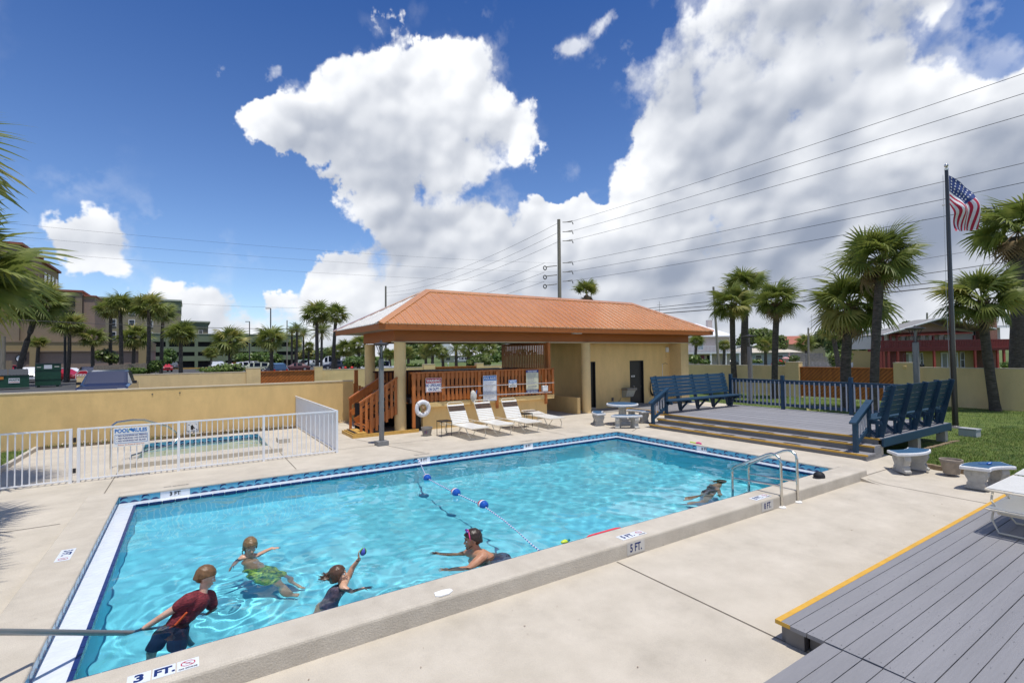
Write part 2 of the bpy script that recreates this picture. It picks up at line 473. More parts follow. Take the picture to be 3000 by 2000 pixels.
yellow = mat('yellow_paint', (.64, .36, .045), .55, var=.12, scale=6)
yellow_wood = mat('ochre_painted_wood', (.56, .33, .075), .55, var=.15, scale=7, bump=.2, bscale=40)
grey_deck = mat('grey_deck_paint', (.24, .237, .247), .55, var=.10, scale=3, bump=.3, bscale=45, stretch=(.15, 1, 1))
grey_deck_y = mat('grey_stage_paint', (.275, .272, .285), .55, var=.10, scale=3, bump=.25, bscale=45, stretch=(1, .15, 1))
riser_grey = mat('riser_grey_paint', (.17, .165, .165), .6, var=.12, scale=3)
blue_wood = mat('teal_blue_paint', (.009, .045, .090), .55, var=.15, scale=5, bump=.15, bscale=50)
asphalt = mat('asphalt', (.05, .052, .056), .9, var=.15, scale=.4, col2=(.085, .085, .088), bump=.3, bscale=8)
road_m = mat('road_asphalt', (.20, .20, .20), .9, var=.1, scale=.5, col2=(.27, .27, .265))
lawn_m = mat('lawn_grass', (.055, .11, .012), .9, var=.3, scale=2.2, col2=(.15, .20, .032), bump=.8, bscale=35, bdist=.05)
verge_m = mat('verge_grass', (.07, .12, .018), .9, var=.3, scale=.15, col2=(.13, .17, .035), bump=.5, bscale=6)
soil = mat('bark_mulch', (.10, .065, .04), .9, var=.4, scale=14, bump=.8, bscale=30)

PX0, PX1, PY0, PY1 = -1.05, 11.1, 5.0, 11.2            # pool edge, water side
KX0, KX1, KY0, KY1 = -1.0, 1.75, 14.5, 17.0            # wading pool
def sstep(t):
    t = min(1, max(0, t)); return t * t * (3 - 2 * t)
def deck_z(x, y):
    if x > 11.2:
        return .185 * sstep((y - 4.2) / .95)
    return .185 * sstep((y - 4.65) / 6.3)

def sheet(xs, ys, keep, zf):
    mb = MB(); idx = {}
    def vid(i, j):
        if (i, j) not in idx:
            idx[(i, j)] = len(mb.v); mb.v.append((xs[i], ys[j], zf(xs[i], ys[j])))
        return idx[(i, j)]
    for i in range(len(xs) - 1):
        for j in range(len(ys) - 1):
            if keep((xs[i] + xs[i + 1]) / 2, (ys[j] + ys[j + 1]) / 2):
                mb.f.append([vid(i, j), vid(i + 1, j), vid(i + 1, j + 1), vid(i, j + 1)]); mb.mi.append(0)
    return mb
def lin(a, b, n):
    return [a + (b - a) * i / n for i in range(n + 1)]
CX0, CX1, CY1 = -1.5, 11.4, 11.5                       # outside of the coping
def in_curb(x, y):
    return CX0 < x < CX1 and 4.58 < y < CY1
xs = sorted(set(lin(-14, -1.5, 24) + lin(-1.5, -1.3, 1) + lin(-1.3, 2.0, 8) + lin(2.0, 11.2, 18) + [11.2001, 11.4] + lin(11.4, 13.6, 10) + lin(13.6, 21, 14)))
ys = sorted(set(lin(-12, 4.2, 20) + lin(4.2, 5.2, 8) + [4.58] + lin(5.2, 11.2, 16) + [11.5, 12.0, 13.0, 13.9] + lin(13.9, 17.4, 8) + lin(17.4, 18.9, 3)))
def deck_keep(x, y):
    if in_curb(x, y): return False
    if -1.3 < x < 2.0 and 13.9 < y < 17.4: return False
    if x > 13.6 and y < 11.2: return False
    if x < -3.5 and y > 14: return False
    return True
struct('concrete_pool_deck', sheet(xs, ys, deck_keep, deck_z), concrete)
mj = MB()                                              # control joints cut in the slab
def joint(a, b, w=.016):
    n = 14; dx, dy = b[0] - a[0], b[1] - a[1]; L = math.hypot(dx, dy); px, py = -dy / L * w / 2, dx / L * w / 2
    for i in range(n):
        p = [a[0] + dx * i / n, a[1] + dy * i / n]; q = [a[0] + dx * (i + 1) / n, a[1] + dy * (i + 1) / n]
        mj.add([(p[0] - px, p[1] - py, deck_z(*p) + .0045), (q[0] - px, q[1] - py, deck_z(*q) + .0045), (q[0] + px, q[1] + py, deck_z(*q) + .0045), (p[0] + px, p[1] + py, deck_z(*p) + .0045)], [(0, 1, 2, 3)])
joint((4.48, 4.56), (4.48, -2)); joint((11.42, 4.6), (13.5, 4.58)); joint((11.3, 4.5), (11.25, 2.6)); joint((-1.28, 13.85), (-1.28, 11.6)); joint((1.94, 13.85), (1.94, 11.6))
joint((4.06, 14.7), (4.9, 11.6)); joint((2.6, 13.4), (6.2, 13.3)); joint((-1.6, 9.9), (-8, 9.9)); joint((12.3, 11.4), (11.45, 10.9)); joint((9.4, 11.6), (9.4, 15.0)); joint((11.4, 12.0), (12.4, 11.6))
struct('slab_joint', mj, mat('joint_dirt', (.17, .145, .115), .95, var=.2))

# ground around the compound, lot, verge, lawn
gx = [-4000, -14.2, 28.2, 4000]; gy = [-4000, -12, 18.9, 4000]
struct('ground', sheet(gx, gy, lambda x, y: not (-14.2 < x < 28.2 and -12 < y < 18.9), lambda x, y: .06), verge_m)
struct('parking_lot', MB().add([(-60, 38.5, .075), (26, 38.5, .075), (40, 175, .075), (-12, 185, .075), (-60, 120, .075)], [(0, 1, 2, 3, 4)]), asphalt)
struct('lane', MB().add([(-40, 19.2, .08), (5, 19.2, .08), (5, 36.8, .08), (-40, 36.8, .08)], [(0, 1, 2, 3)]), mat('lane_asphalt', (.20, .20, .195), .9, var=.15, scale=.5))
struct('road', MB().add([(33, -30, .085), (41, -30, .085), (41, 40, .085), (20, 64, .085), (8, 64, .085), (33, 38, .085)], [(0, 1, 2, 3, 4, 5)]), road_m)
struct('side_road', MB().add([(41, 14.5, .09), (41, 21.5, .09), (120, 66, .09), (120, 54, .09)], [(0, 1, 2, 3)]), road_m)
lx = sorted(set(lin(13.6, 28.0, 30))); ly = sorted(set(lin(-12, 36.8, 64)))
struct('lawn', sheet(lx, ly, lambda x, y: not (x < 21 and 11.2 < y < 18.9), lambda x, y: .045 + .03 * sstep((x - 13.6) / 3)), lawn_m)
struct('grass_strip', MB().add([(-14, 14, .19), (-3.5, 14, .19), (-3.5, 18.3, .20), (-14, 18.8, .20)], [(0, 1, 2, 3)]), lawn_m)
struct('mulch_bed', sheet(lin(-3.5, 3.1, 12), [18.25, 18.5, 18.8], lambda x, y: True, lambda x, y: deck_z(x, y) + .012), soil)
ms = MB()                                              # rim of soil and leaves along the lawn edge
for i in range(34):
    y = -2 + i * .2
    ms.cbox((13.56 + rnd.uniform(-.015, .015), y, .045), (.10, .205, .09 + rnd.uniform(0, .025)))
for i in range(24):
    ms.cbox((13.9 + i * .165, 4.98 - .005 * i, .05), (.17, .09, .08 + rnd.uniform(0, .03)))
tag(ms.build('lawn_edging', mat('edging_stone', (.27, .20, .13), .9, var=.25, scale=12, bump=.4)), kind='structure')
# scalloped block edging by the left grass strip
me_ = MB()
for i in range(16):
    me_.cbox((-3.45, 14.1 + i * .27, .22), (.09, .25, .12), rnd.uniform(-.05, .05))
tag(me_.build('strip_edging', concrete_curb), kind='structure')

# grass blades, uncountable
gm = MB()
def blades(n, x0, x1, y0, y1, z, hmin, hmax, bad=None):
    for _ in range(n):
        x = rnd.uniform(x0, x1); y = rnd.uniform(y0, y1)
        if bad and bad(x, y): continue
        a = rnd.uniform(0, 2 * PI); h = rnd.uniform(hmin, hmax); w = .006; lx_, ly_ = math.cos(a) * w, math.sin(a) * w
        t = rnd.uniform(0, h * .8); b = rnd.uniform(0, 2 * PI)
        gm.add([(x - lx_, y - ly_, z), (x + lx_, y + ly_, z), (x + t * math.cos(b), y + t * math.sin(b), z + h)], [(0, 1, 2)])
        gm.mi[-1] = rnd.choice((0, 0, 1, 2))
blades(30000, 13.65, 22, 1.0, 4.95, .06, .03, .075)
blades(22000, 17.5, 27.9, 2.5, 16.5, .07, .03, .09)
blades(5000, -6.5, -3.55, 14.2, 18.5, .19, .03, .1)
blades(900, -3.4, 3.0, 18.35, 18.75, .19, .03, .12)
tag(gm.build('grass_blades', [mat('blade_a', (.085, .16, .015), .7, var=.3, scale=3), mat('blade_b', (.15, .22, .03), .7, var=.3, scale=3), mat('blade_c', (.24, .23, .07), .8, var=.2)]), kind='stuff')
# pale leaf litter at the foot of the beige wall
lm = MB()
for _ in range(520):
    x = rnd.choice((rnd.gauss(4.6, .5), rnd.gauss(.9, .9), rnd.uniform(-3, 3))); y = 18.72 - abs(rnd.gauss(0, .16)); z = .215 + rnd.uniform(0, .05)
    a = rnd.uniform(0, PI); s_ = rnd.uniform(.02, .05)
    lm.add([(x - s_ * math.cos(a), y - s_ * math.sin(a), z), (x + s_ * .4 * math.sin(a), y - s_ * .4 * math.cos(a), z + .012), (x + s_ * math.cos(a), y + s_ * math.sin(a), z + rnd.uniform(0, .03)), (x - s_ * .4 * math.sin(a), y + s_ * .4 * math.cos(a), z + .02)], [(0, 1, 2, 3)])
    lm.mi[-1] = rnd.choice((0, 0, 1))
tag(lm.build('leaf_litter', [mat('dry_leaf', (.52, .45, .36), .8, var=.3, scale=9), mat('brown_leaf', (.2, .11, .06), .8, var=.3)]), kind='stuff')

# ---------------------------------------------------------------- swimming pool
def bevel(o, w=.03, seg=3):
    md = o.modifiers.new('bevel', 'BEVEL'); md.width = w; md.segments = seg; md.limit_method = 'ANGLE'
    return o
tb = MB().box(PX0, CX1 - .01, PY1 + .001, CY1 - .01, -.5, .164); tb.box(PX1 + .001, CX1 - .01, PY0 + .02, PY1 - .002, -.5, .164); tb.box(CX0 + .02, PX0 - .001, PY0 + .02, CY1 - .02, -.5, .164)
struct('pool_wall', tb, concrete_curb)
cp = MB().box(CX0, 11.5, 4.58, PY0 + .012, -.5, .2)
bevel(struct('pool_curb', cp, concrete_curb), .035)
bevel(struct('pool_curb_end', MB().box(CX0, PX0 + .02, PY0 + .014, CY1 + .001, .165, .2), concrete_curb), .03)
bevel(struct('pool_coping', MB().box(PX0 + .014, CX1, PY1 - .02, CY1, .165, .197), concrete_curb), .012)
bevel(struct('pool_coping_side', MB().box(PX1 - .02, CX1, PY0 + .014, PY1 - .022, .165, .197), concrete_curb), .012)
plaster = mat('pool_plaster', (.21, .73, .85), .6, var=.05, scale=1.2)
deep_plaster = plaster
WZ = .035
LW = .27
mbp = MB()
ix0, ix1, iy0, iy1 = PX0 + LW, PX1 - LW, PY0 + LW, PY1 - LW
fx = [(ix0, -.95), (2.5, -1.10), (4.2, -1.35), (8.0, -1.75), (ix1, -1.85)]
for k in range(len(fx) - 1):
    (a, za), (b, zb) = fx[k], fx[k + 1]
    mbp.add([(a, iy0, za), (b, iy0, zb), (b, iy1, zb), (a, iy1, za)], [(0, 1, 2, 3)])
    mbp.add([(a, iy1, za), (b, iy1, zb), (b, iy1, .03), (a, iy1, .03)], [(0, 1, 2, 3)])
    mbp.add([(a, iy0, za), (a, iy0, .03), (b, iy0, .03), (b, iy0, zb)], [(0, 1, 2, 3)])
mbp.add([(ix0, iy0, -.95), (ix0, iy1, -.95), (ix0, iy1, .03), (ix0, iy0, .03)], [(0, 1, 2, 3)])
mbp.add([(ix1, iy0, -1.85), (ix1, iy0, .03), (ix1, iy1, .03), (ix1, iy1, -1.85)], [(0, 1, 2, 3)])
basin = struct('pool_basin', mbp, plaster)
# white gutter ledge, with a navy lip
mbl = MB()
for x0, x1, y0, y1 in ((PX0, ix0, PY0, PY1), (ix1, PX1, PY0, PY1), (ix0, ix1, PY0, iy0), (ix0, ix1, iy1, PY1)):
    mbl.add([(x0, y0, .052), (x1, y0, .052), (x1, y1, .052), (x0, y1, .052)], [(0, 1, 2, 3)])
struct('gutter_ledge', mbl, mat('white_gutter', (.74, .78, .83), .12, var=.06, scale=5, bump=.35, bscale=16, bdist=.02, coat=.3))
mbn = MB(); t_ = .028
for k in range(60):
    x = ix0 + (ix1 - ix0) * k / 60; w = (ix1 - ix0) / 60 - .012
    mbn.box(x, x + w, iy1 - .012, iy1 + t_, -.05, .060); mbn.box(x, x + w, iy0 - t_, iy0 + .012, -.05, .060)
for k in range(30):
    y = iy0 + (iy1 - iy0) * k / 30; w = (iy1 - iy0) / 30 - .012
    mbn.box(ix0 - t_, ix0 + .012, y, y + w, -.05, .060); mbn.box(ix1 - .012, ix1 + t_, y, y + w, -.05, .060)
tag(mbn.build('gutter_lip_tiles', navy), kind='stuff')
# waterline tiles: leaping dolphin and wave patterns, one object each
tile_blue = mat('turquoise_tile', (.10, .36, .52), .18, var=.18, scale=9)
depth_white = mat('depth_tile_white', (.70, .74, .78), .3, var=.04)
TW, TH = .148, .110
def tile_mesh(kind):
    b = MB(); b.box(-TW / 2, TW / 2, -.008, 0, -TH / 2, TH / 2)        # face towards -y
    if kind == 'white':
        return b.mesh('depth_tile_mesh', [depth_white])
    b.cur = 1; yf = -.0095
    hump = [(-TW * .46 + TW * .92 * i / 8, -TH * .46 + TH * .30 * math.sin(PI * i / 8)) for i in range(9)]
    b.add([(x, yf, z) for x, z in hump], [list(range(9))])
    if kind == 'dolphin':
        out = []; inn = []
        for i in range(9):
            t = PI * (.98 - .72 * i / 8); r = TW * .40
            w = .016 * math.sin(PI * (i + .7) / 9.4) + .002
            out.append((.018 + math.cos(t) * (r + w), yf, -TH * .10 + math.sin(t) * (r + w) * .95)); inn.append((.018 + math.cos(t) * (r - w), yf, -TH * .10 + math.sin(t) * (r - w) * .95))
        for i in range(8):
            b.add([out[i], out[i + 1], inn[i + 1], inn[i]], [(0, 1, 2, 3)])
        b.add([(.0, yf, TH * .34), (.03, yf, TH * .33), (.030, yf, TH * .48)], [(0, 1, 2)])
    return b.mesh('pool_tile_mesh', [tile_blue, navy])
T_A, T_B, T_W = tile_mesh('dolphin'), tile_mesh('wave'), tile_mesh('white')
tz = .164 - TH / 2
band = thing('waterline_tile_band', 'turquoise dolphin and wave tiles along the far side of the swimming pool', 'tile band', (5, PY1, tz))
def run_tiles(band, n, f, whites):
    for i in range(n):
        me = T_W if i in whites else (T_A if i % 2 == 0 else T_B)
        p, rz = f(i)
        inst('tile', me, band, rel(band, p), (0, 0, rz))
run_tiles(band, 80, lambda i: ((PX0 + .08 + i * .1518, PY1, tz), 0), {4, 5, 6, 37, 38, 57, 58})
for x, s_ in ((-.215, "3 FT"), (4.71, "5 FT"), (7.75, "8 FT")):
    text('lettering', s_, .09, band, (x, PY1 - .0105, tz), (PI / 2, 0, 0), black, .003)
band2 = thing('waterline_tile_band', 'turquoise dolphin and wave tiles along the pool side below the grey stage', 'tile band', (PX1, 8, tz))
run_tiles(band2, 40, lambda i: ((PX1, PY1 - .08 - i * .1518, tz), -PI / 2), {19, 20})
text('lettering', '8 FT', .09, band2, (PX1 - .0105, 8.08, tz), (PI / 2, 0, -PI / 2), black, .003)
band3 = thing('waterline_tile_band', 'turquoise dolphin and wave tiles along the shallow left end of the pool', 'tile band', (PX0, 8, tz))
run_tiles(band3, 40, lambda i: ((PX0, PY0 + .12 + i * .1518, tz), PI / 2), set())
# water
def water_mesh(name, x0, x1, y0, y1, z, step, amp, seed, extra=None):
    r = np.random.RandomState(seed)
    nx = int((x1 - x0) / step); ny = int((y1 - y0) / step)
    X, Y = np.meshgrid(np.linspace(x0, x1, nx + 1), np.linspace(y0, y1, ny + 1), indexing='ij')
    Z = np.zeros_like(X)
    for i in range(46):
        lam = .16 * (1.35 / .16) ** r.rand(); th = r.rand() * 2 * PI; k = 2 * PI / lam; ph = r.rand() * 2 * PI
        wx = X + .05 * np.sin(1.7 * Y + ph); wy = Y + .05 * np.sin(1.9 * X + ph * 2)
        Z += (lam ** 1.05) * np.sin(k * (wx * math.cos(th) + wy * math.sin(th)) + ph)
    Z *= amp / Z.std()
    if extra is not None:
        Z = Z * extra[0](X, Y) + extra[1](X, Y)
    V = np.stack([X, Y, Z + z], -1).reshape(-1, 3)
    i, j = np.meshgrid(np.arange(nx), np.arange(ny), indexing='ij'); a = (i * (ny + 1) + j).ravel()
    F = np.stack([a, a + ny + 1, a + ny + 2, a + 1], -1)
    me = bpy.data.meshes.new(name)
    me.from_pydata(V.tolist(), [], F.tolist())
    me.polygons.foreach_set('use_smooth', [True] * len(me.polygons))
    me.update()
    o = bpy.data.objects.new(name, me); COL.objects.link(o)
    return tag(o, kind='structure')
def water_mat(name, tint):
    m = bpy.data.materials.new(name); m.use_nodes = True
    p = m.node_tree.nodes['Principled BSDF']
    p.inputs['Base Color'].default_value = (*tint, 1); p.inputs['Roughness'].default_value = 0.0
    p.inputs['Transmission Weight'].default_value = 1.0; p.inputs['IOR'].default_value = 1.333
    return m
def calm(X, Y):
    # rougher where the bathers are, calmer over the ledges
    g = np.full_like(X, .85)
    for cx, cy, s, a in ((-.2, 5.6, .6, 1.9), (.75, 7.25, .8, 1.1), (1.4, 5.7, .6, 1.2), (2.9, 5.5, .8, .5), (8.3, 5.8, .7, .4)):
        g += a * np.exp(-((X - cx) ** 2 + (Y - cy) ** 2) / (2 * s * s))
    return g
def rings(X, Y):
    z = np.zeros_like(X)
    for cx, cy, lam, a in ((-.06, 5.86, .31, .006), (.66, 7.3, .27, .005), (1.42, 5.72, .25, .005), (3.1, 5.45, .29, .005), (2.5, 5.5, .15, .004), (.42, 6.85, .14, .004)):
        d = np.hypot(X - cx, Y - cy)
        z += a * np.sin(2 * PI * d / lam) * np.exp(-d / .55)
    return z
water = water_mesh('pool_water', ix0 - .004, ix1 + .004, iy0 - .004, iy1 + .004, WZ, .035, .0042, 5, (calm, rings))
water.data.materials.append(water_mat('pool_water', (.80, .97, 1.0)))
for o in (water,):
    try: o.cycles.is_caustics_caster = True
    except Exception as e: print('caster', e)
for n_ in ('pool_basin', 'gutter_ledge'):
    try: bpy.data.objects[n_].cycles.is_caustics_receiver = True
    except Exception as e: print('recv', e)

# wading pool
kb = MB()
kb.box(-1.3, KX0, 13.9, 17.4, -.3, .30); kb.box(KX1, 2.0, 13.9, 17.4, -.3, .30); kb.box(KX0 + .002, KX1 - .002, 13.9, KY0, -.3, .299); kb.box(KX0 + .002, KX1 - .002, KY1, 17.4, -.3, .299)
bevel(struct('wading_pool_curb', kb, concrete_curb), .02)
kp = MB().add([(KX0, KY0, -.25), (KX1, KY0, -.25), (KX1, KY1, -.25), (KX0, KY1, -.25)], [(0, 1, 2, 3)])
kp.box(KX0, KX0 + .45, KY0, KY1, -.25, -.05)
struct('wading_pool_basin', kp, mat('pale_plaster', (.52, .64, .56), .6, var=.1, scale=3))
kw = water_mesh('wading_pool_water', KX0 + .006, KX1 - .006, KY0 + .006, KY1 - .006, .175, .05, .004, 9)
kw.data.materials.append(MATS.get('kw') or water_mat('wading_water', (.88, .97, .93)))
kw.cycles.is_caustics_caster = True
bpy.data.objects['wading_pool_basin'].cycles.is_caustics_receiver = True
kband = thing('waterline_tile_band', 'small turquoise tiles around the inside of the raised wading pool', 'tile band', (0, KY1, .22))
for i in range(18):
    inst('tile', T_A if i % 2 else T_B, kband, rel(kband, (KX0 + .08 + i * .152, KY1 - .001, .225)))
for i in range(16):
    inst('tile', T_A if i % 2 else T_B, kband, rel(kband, (KX1 - .001, KY1 - .09 - i * .152, .225)), (0, 0, -PI / 2))
    inst('tile', T_A if i % 2 else T_B, kband, rel(kband, (KX0 + .001, KY0 + .09 + i * .152, .225)), (0, 0, PI / 2))
# ================================================================ PERIMETER WALLS
capm = mat('wall_cap_paint', (.62, .53, .38), .8, var=.06, scale=3)
def wall(label, name, x0, x1, y0, y1, z0, z1, m=stucco_b, cap=True):
    t = thing(name, label, 'wall', ((x0 + x1) / 2, (y0 + y1) / 2, z0))
    MB().box(x0, x1, y0, y1, z0, z1).build('wall_body', m, t)
    if cap:
        c = .012
        MB().box(x0 - c, x1 + c, y0 - c, y1 + c, z1 + .0, z1 + .035).build('cap', capm, t)
    return t
wa = wall('long low beige stucco wall directly behind the wading pool', 'garden_wall', -14, 5.12, 18.8, 19.0, -.1, 1.68, stucco)
for x, z in ((-.95, 1.52), (-.25, 1.53), (-.96, .62), (-.24, .62)):
    MB().cbox((x, 18.793, z), (.035, .02, .035)).build('bolt', dark_grey, wa)
def panel_fence(label, a, b, z0, z1, n, group=None):
    """diagonal boards in a frame from a to b (plan points)"""
    a = Vector((a[0], a[1], 0)); b = Vector((b[0], b[1], 0)); L = (b - a).length; d = (b - a) / L; nrm = Vector((d.y, -d.x, 0))
    t = thing('wood_fence_panel', label, 'fence', ((a.x + b.x) / 2, (a.y + b.y) / 2, z0), group=group)
    H = z1 - z0
    def P(s, h, o=0.): return a + d * s + nrm * o + Vector((0, 0, z0 + h))
    MB().beam(P(0, H + .03), P(L, H + .03), .13, .06).build('top_rail', orange_wood, t)
    MB().beam(P(0, .03), P(L, .03), .09, .06).build('bottom_rail', orange_wood, t)
    MB().add([P(0, .06, -.03), P(L, .06, -.03), P(L, H, -.03), P(0, H, -.03)], [(0, 1, 2, 3)]).build('backing', dark_wood, t)
    w = (L + H) / n
    for i in range(n):
        s0 = -H + i * w + .016; s1 = s0 + w - .032
        poly = [(s0, 0.06), (s1, 0.06), (s1 + H - .06, H), (s0 + H - .06, H)]
        def clip(poly, f):
            out = []
            for k in range(len(poly)):
                p, q = poly[k], poly[(k + 1) % len(poly)]
                fp, fq = f(p), f(q)
                if fp >= 0: out.append(p)
                if fp * fq < 0:
                    u = fp / (fp - fq); out.append((p[0] + (q[0] - p[0]) * u, p[1] + (q[1] - p[1]) * u))
            return out
        poly = clip(poly, lambda p: p[0]); poly = clip(poly, lambda p: L - p[0])
        if len(poly) < 3: continue
        mb = MB(); k = len(poly); o0 = rnd.uniform(-.012, .0)
        fr = [P(p[0], p[1], .012 + o0) for p in poly]; bk = [P(p[0], p[1], -.02) for p in poly]
        mb.add(fr + bk, [list(range(k))] + [[i2, k + i2, k + (i2 + 1) % k, (i2 + 1) % k] for i2 in range(k)])
        mb.build('board', orange_wood, t)
    return t
YB = 37.0
wall('beige street wall seen above the wading pool wall, left of the orange gate panel', 'street_wall', -5.35, 3.12, YB, YB + .2, .05, 1.66)
wall('beige street wall running behind the open bar between two orange panels', 'street_wall', 7.93, 15.6, YB, YB + .2, .05, 1.66)
wall('short beige street wall glimpsed behind the wooden slat screen of the bar', 'street_wall', 21.05, 28.2, YB, YB + .2, .05, 1.66)
for x0, x1, lab in ((3.13, 3.97, 'square beige wall pillar left of the orange panel beside the parked cars'), (7.38, 7.92, 'square beige wall pillar right of the orange panel beside the parked cars'), (15.61, 16.57, 'square beige wall pillar left of the panel seen through the open bar'), (20.37, 21.04, 'square beige wall pillar right of the panel seen through the open bar')):
    wall(lab, 'wall_pillar', x0, x1, YB - .12, YB + .3, .05, 1.885, group_ if False else stucco_b)
panel_fence('orange diagonal board panel in the street wall in front of the parked cars', (3.97, YB + .05), (7.38, YB + .05), .2, 1.62, 22)
panel_fence('orange diagonal board panel in the street wall seen through the open bar', (16.57, YB + .05), (20.37, YB + .05), .2, 1.62, 22)
wall('beige boundary wall between the bar building and the palms at the lawn', 'boundary_wall', 28.0, 28.2, 15.0, 36.98, .0, 1.76)
wall('beige boundary wall striped with palm shadows on the right of the lawn', 'boundary_wall', 28.0, 28.2, -12, 9.0, .0, 1.76)
wall('beige wall pillar at the left end of the orange panel behind the stage', 'wall_pillar', 27.88, 28.3, 14.25, 14.98, .0, 1.97)
pl = wall('beige wall pillar with a round disc right of the orange panel by the lawn', 'wall_pillar', 27.88, 28.3, 9.02, 9.9, .0, 1.97)
mbd = MB().lathe([(.001, 0), (.09, 0), (.09, .02), (.06, .025), (.001, .025)], n=18).xform(Matrix.Translation((27.88, 9.45, 1.78)) @ Matrix.Rotation(-PI / 2, 4, 'Y'))
mbd.build('disc', stucco, pl)
panel_fence('orange diagonal board panel in the boundary wall behind the blue stage railing', (28.05, 14.25), (28.05, 9.9), .15, 1.68, 30)

# ================================================================ POOL BAR BUILDING
pv = thing('bar_pavilion', 'open sided pool bar and restroom building with an orange metal hip roof', 'building', (12, 17, 0))
EZ, RZ, X0, X1, Y0, Y1 = 3.60, 5.02, 4.75, 20.9, 14.6, 19.9
HD = (Y1 - Y0) / 2; SL = (RZ - EZ) / HD
def zr(t): return EZ + t * SL
def roof_panel(poly):                                   # poly of (x,y,z); upper skin with a folded edge
    mb = MB(); n = len(poly)
    lo = [(x, y, z - .02) for x, y, z in poly]
    mb.add(list(poly) + lo, [list(range(n)), [n + i for i in range(n)][::-1]] + [[i, n + i, n + (i + 1) % n, (i + 1) % n] for i in range(n)])
    return mb
PW = .2981
nf = 54; w_ = (X1 - X0) / nf
for i in range(nf):
    xa = X0 + i * w_; xb = xa + w_
    ta = min(HD, xa - X0, X1 - xa); tb_ = min(HD, xb - X0, X1 - xb)
    poly = [(xa, Y0, EZ), (xb, Y0, EZ)]
    pts = [(xb, Y0 + tb_, zr(tb_))]
    if ta > 1e-6: pts.append((xa, Y0 + ta, zr(ta)))
    if tb_ < 1e-6: pts = pts[1:]
    mb = roof_panel(poly + pts)
    if ta > .05:
        mb.beam((xa, Y0 - .02, EZ + .006), (xa, Y0 + ta, zr(ta) + .006), .03, .03)
        for f in (.33, .67):
            xm = xa + w_ * f; tm = min(HD, xm - X0, X1 - xm)
            mb.beam((xm, Y0 - .01, EZ + .003), (xm, Y0 + tm, zr(tm) + .003), .02, .012)
    mb.build('roof_panel', roof_metal, pv)
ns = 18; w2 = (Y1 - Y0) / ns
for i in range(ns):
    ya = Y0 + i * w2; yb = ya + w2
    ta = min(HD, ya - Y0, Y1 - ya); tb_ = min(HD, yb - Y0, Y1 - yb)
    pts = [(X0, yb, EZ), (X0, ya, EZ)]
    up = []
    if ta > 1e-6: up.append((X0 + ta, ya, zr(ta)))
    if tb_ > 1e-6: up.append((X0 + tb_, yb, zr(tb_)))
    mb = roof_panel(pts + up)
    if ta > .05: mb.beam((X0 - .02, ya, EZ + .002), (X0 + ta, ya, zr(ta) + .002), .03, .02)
    mb.build('roof_panel', roof_white, pv)['label'] = 'left hip roof panel with its glare painted white'
mb = roof_panel([(X1, Y1, EZ), (X0, Y1, EZ), (X0 + HD, Y0 + HD, RZ), (X1 - HD, Y0 + HD, RZ)]); mb.build('roof_back', roof_metal, pv)
mb = roof_panel([(X1, Y0, EZ), (X1, Y1, EZ), (X1 - HD, Y0 + HD, RZ)]); mb.build('roof_end', roof_metal, pv)
mb = MB()
c1, c2 = (X0 + HD, Y0 + HD, RZ + .04), (X1 - HD, Y0 + HD, RZ + .04)
def capstrip(a, b, wdt, nl, nr):
    a = Vector(a); b = Vector(b); d = (b - a).normalized()
    def side(n): return (Vector(n).cross(d)).normalized()
    l = side(nl); l = l if True else l
    for nn, sg in ((nl, 1), (nr, -1)):
        s = Vector(nn).normalized().cross(d).normalized() * sg
        mb.add([a + Vector((0, 0, .02)), b + Vector((0, 0, .02)), b + s * wdt, a + s * wdt, a + Vector((0, 0, .0)), b, b + s * wdt - Vector((0, 0, .02)), a + s * wdt - Vector((0, 0, .02))], [(0, 1, 2, 3), (7, 6, 5, 4), (3, 2, 6, 7)])
nF, nB, nL, nR = (0, -SL, 1), (0, SL, 1), (-SL, 0, 1), (SL, 0, 1)
capstrip(c1, c2, .17, nB, nF)
capstrip((X0 - .03, Y0 - .03, EZ + .02), c1, .17, nL, nF)
capstrip((X1 + .03, Y0 - .03, EZ + .02), c2, .17, nF, nR)
capstrip((X0 - .03, Y1 + .03, EZ + .02), c1, .17, nB, nL)
mb.build('ridge_cap', roof_metal, pv)
mb = MB().box(X0 + .0, X1, Y0, Y0 + .05, 3.40, 3.575); mb.box(X0, X0 + .05, Y0 + .052, Y1, 3.40, 3.575); mb.box(X1 - .05, X1, Y0 + .052, Y1, 3.40, 3.575)
mb.build('fascia', orange_beam, pv)
MB().box(X0 + .052, X1 - .052, Y0 + .052, Y1, 3.43, 3.45).build('soffit', mat('soffit_grey', (.26, .21, .18), .7, var=.1), pv)
mb = MB().box(5.5, 20.12, 15.4, 15.6, 3.07, 3.428); mb.build('beam', orange_beam, pv)
MB().box(5.5, 5.7, 15.602, 18.75, 3.07, 3.428).build('beam', orange_beam, pv)
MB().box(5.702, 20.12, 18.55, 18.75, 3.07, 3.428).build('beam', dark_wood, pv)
MB().box(5.48, 20.14, 15.38, 15.62, 3.035, 3.068).build('beam_trim', capm, pv)
for x, y in ((5.70, 15.43), (5.70, 18.62), (13.62, 15.44)):
    MB().lathe([(.19, .1), (.19, 3.04)], (x, y, 0), 28).build('column', stucco_b, pv, smooth=True)
MB().box(19.56, 20.12, 15.42, 16.11, .1, 3.034).build('pilaster', stucco_b, pv)
MB().box(11.2, 13.9, 18.75, 18.9, .1, .9).build('rear_wall', stucco_b, pv)
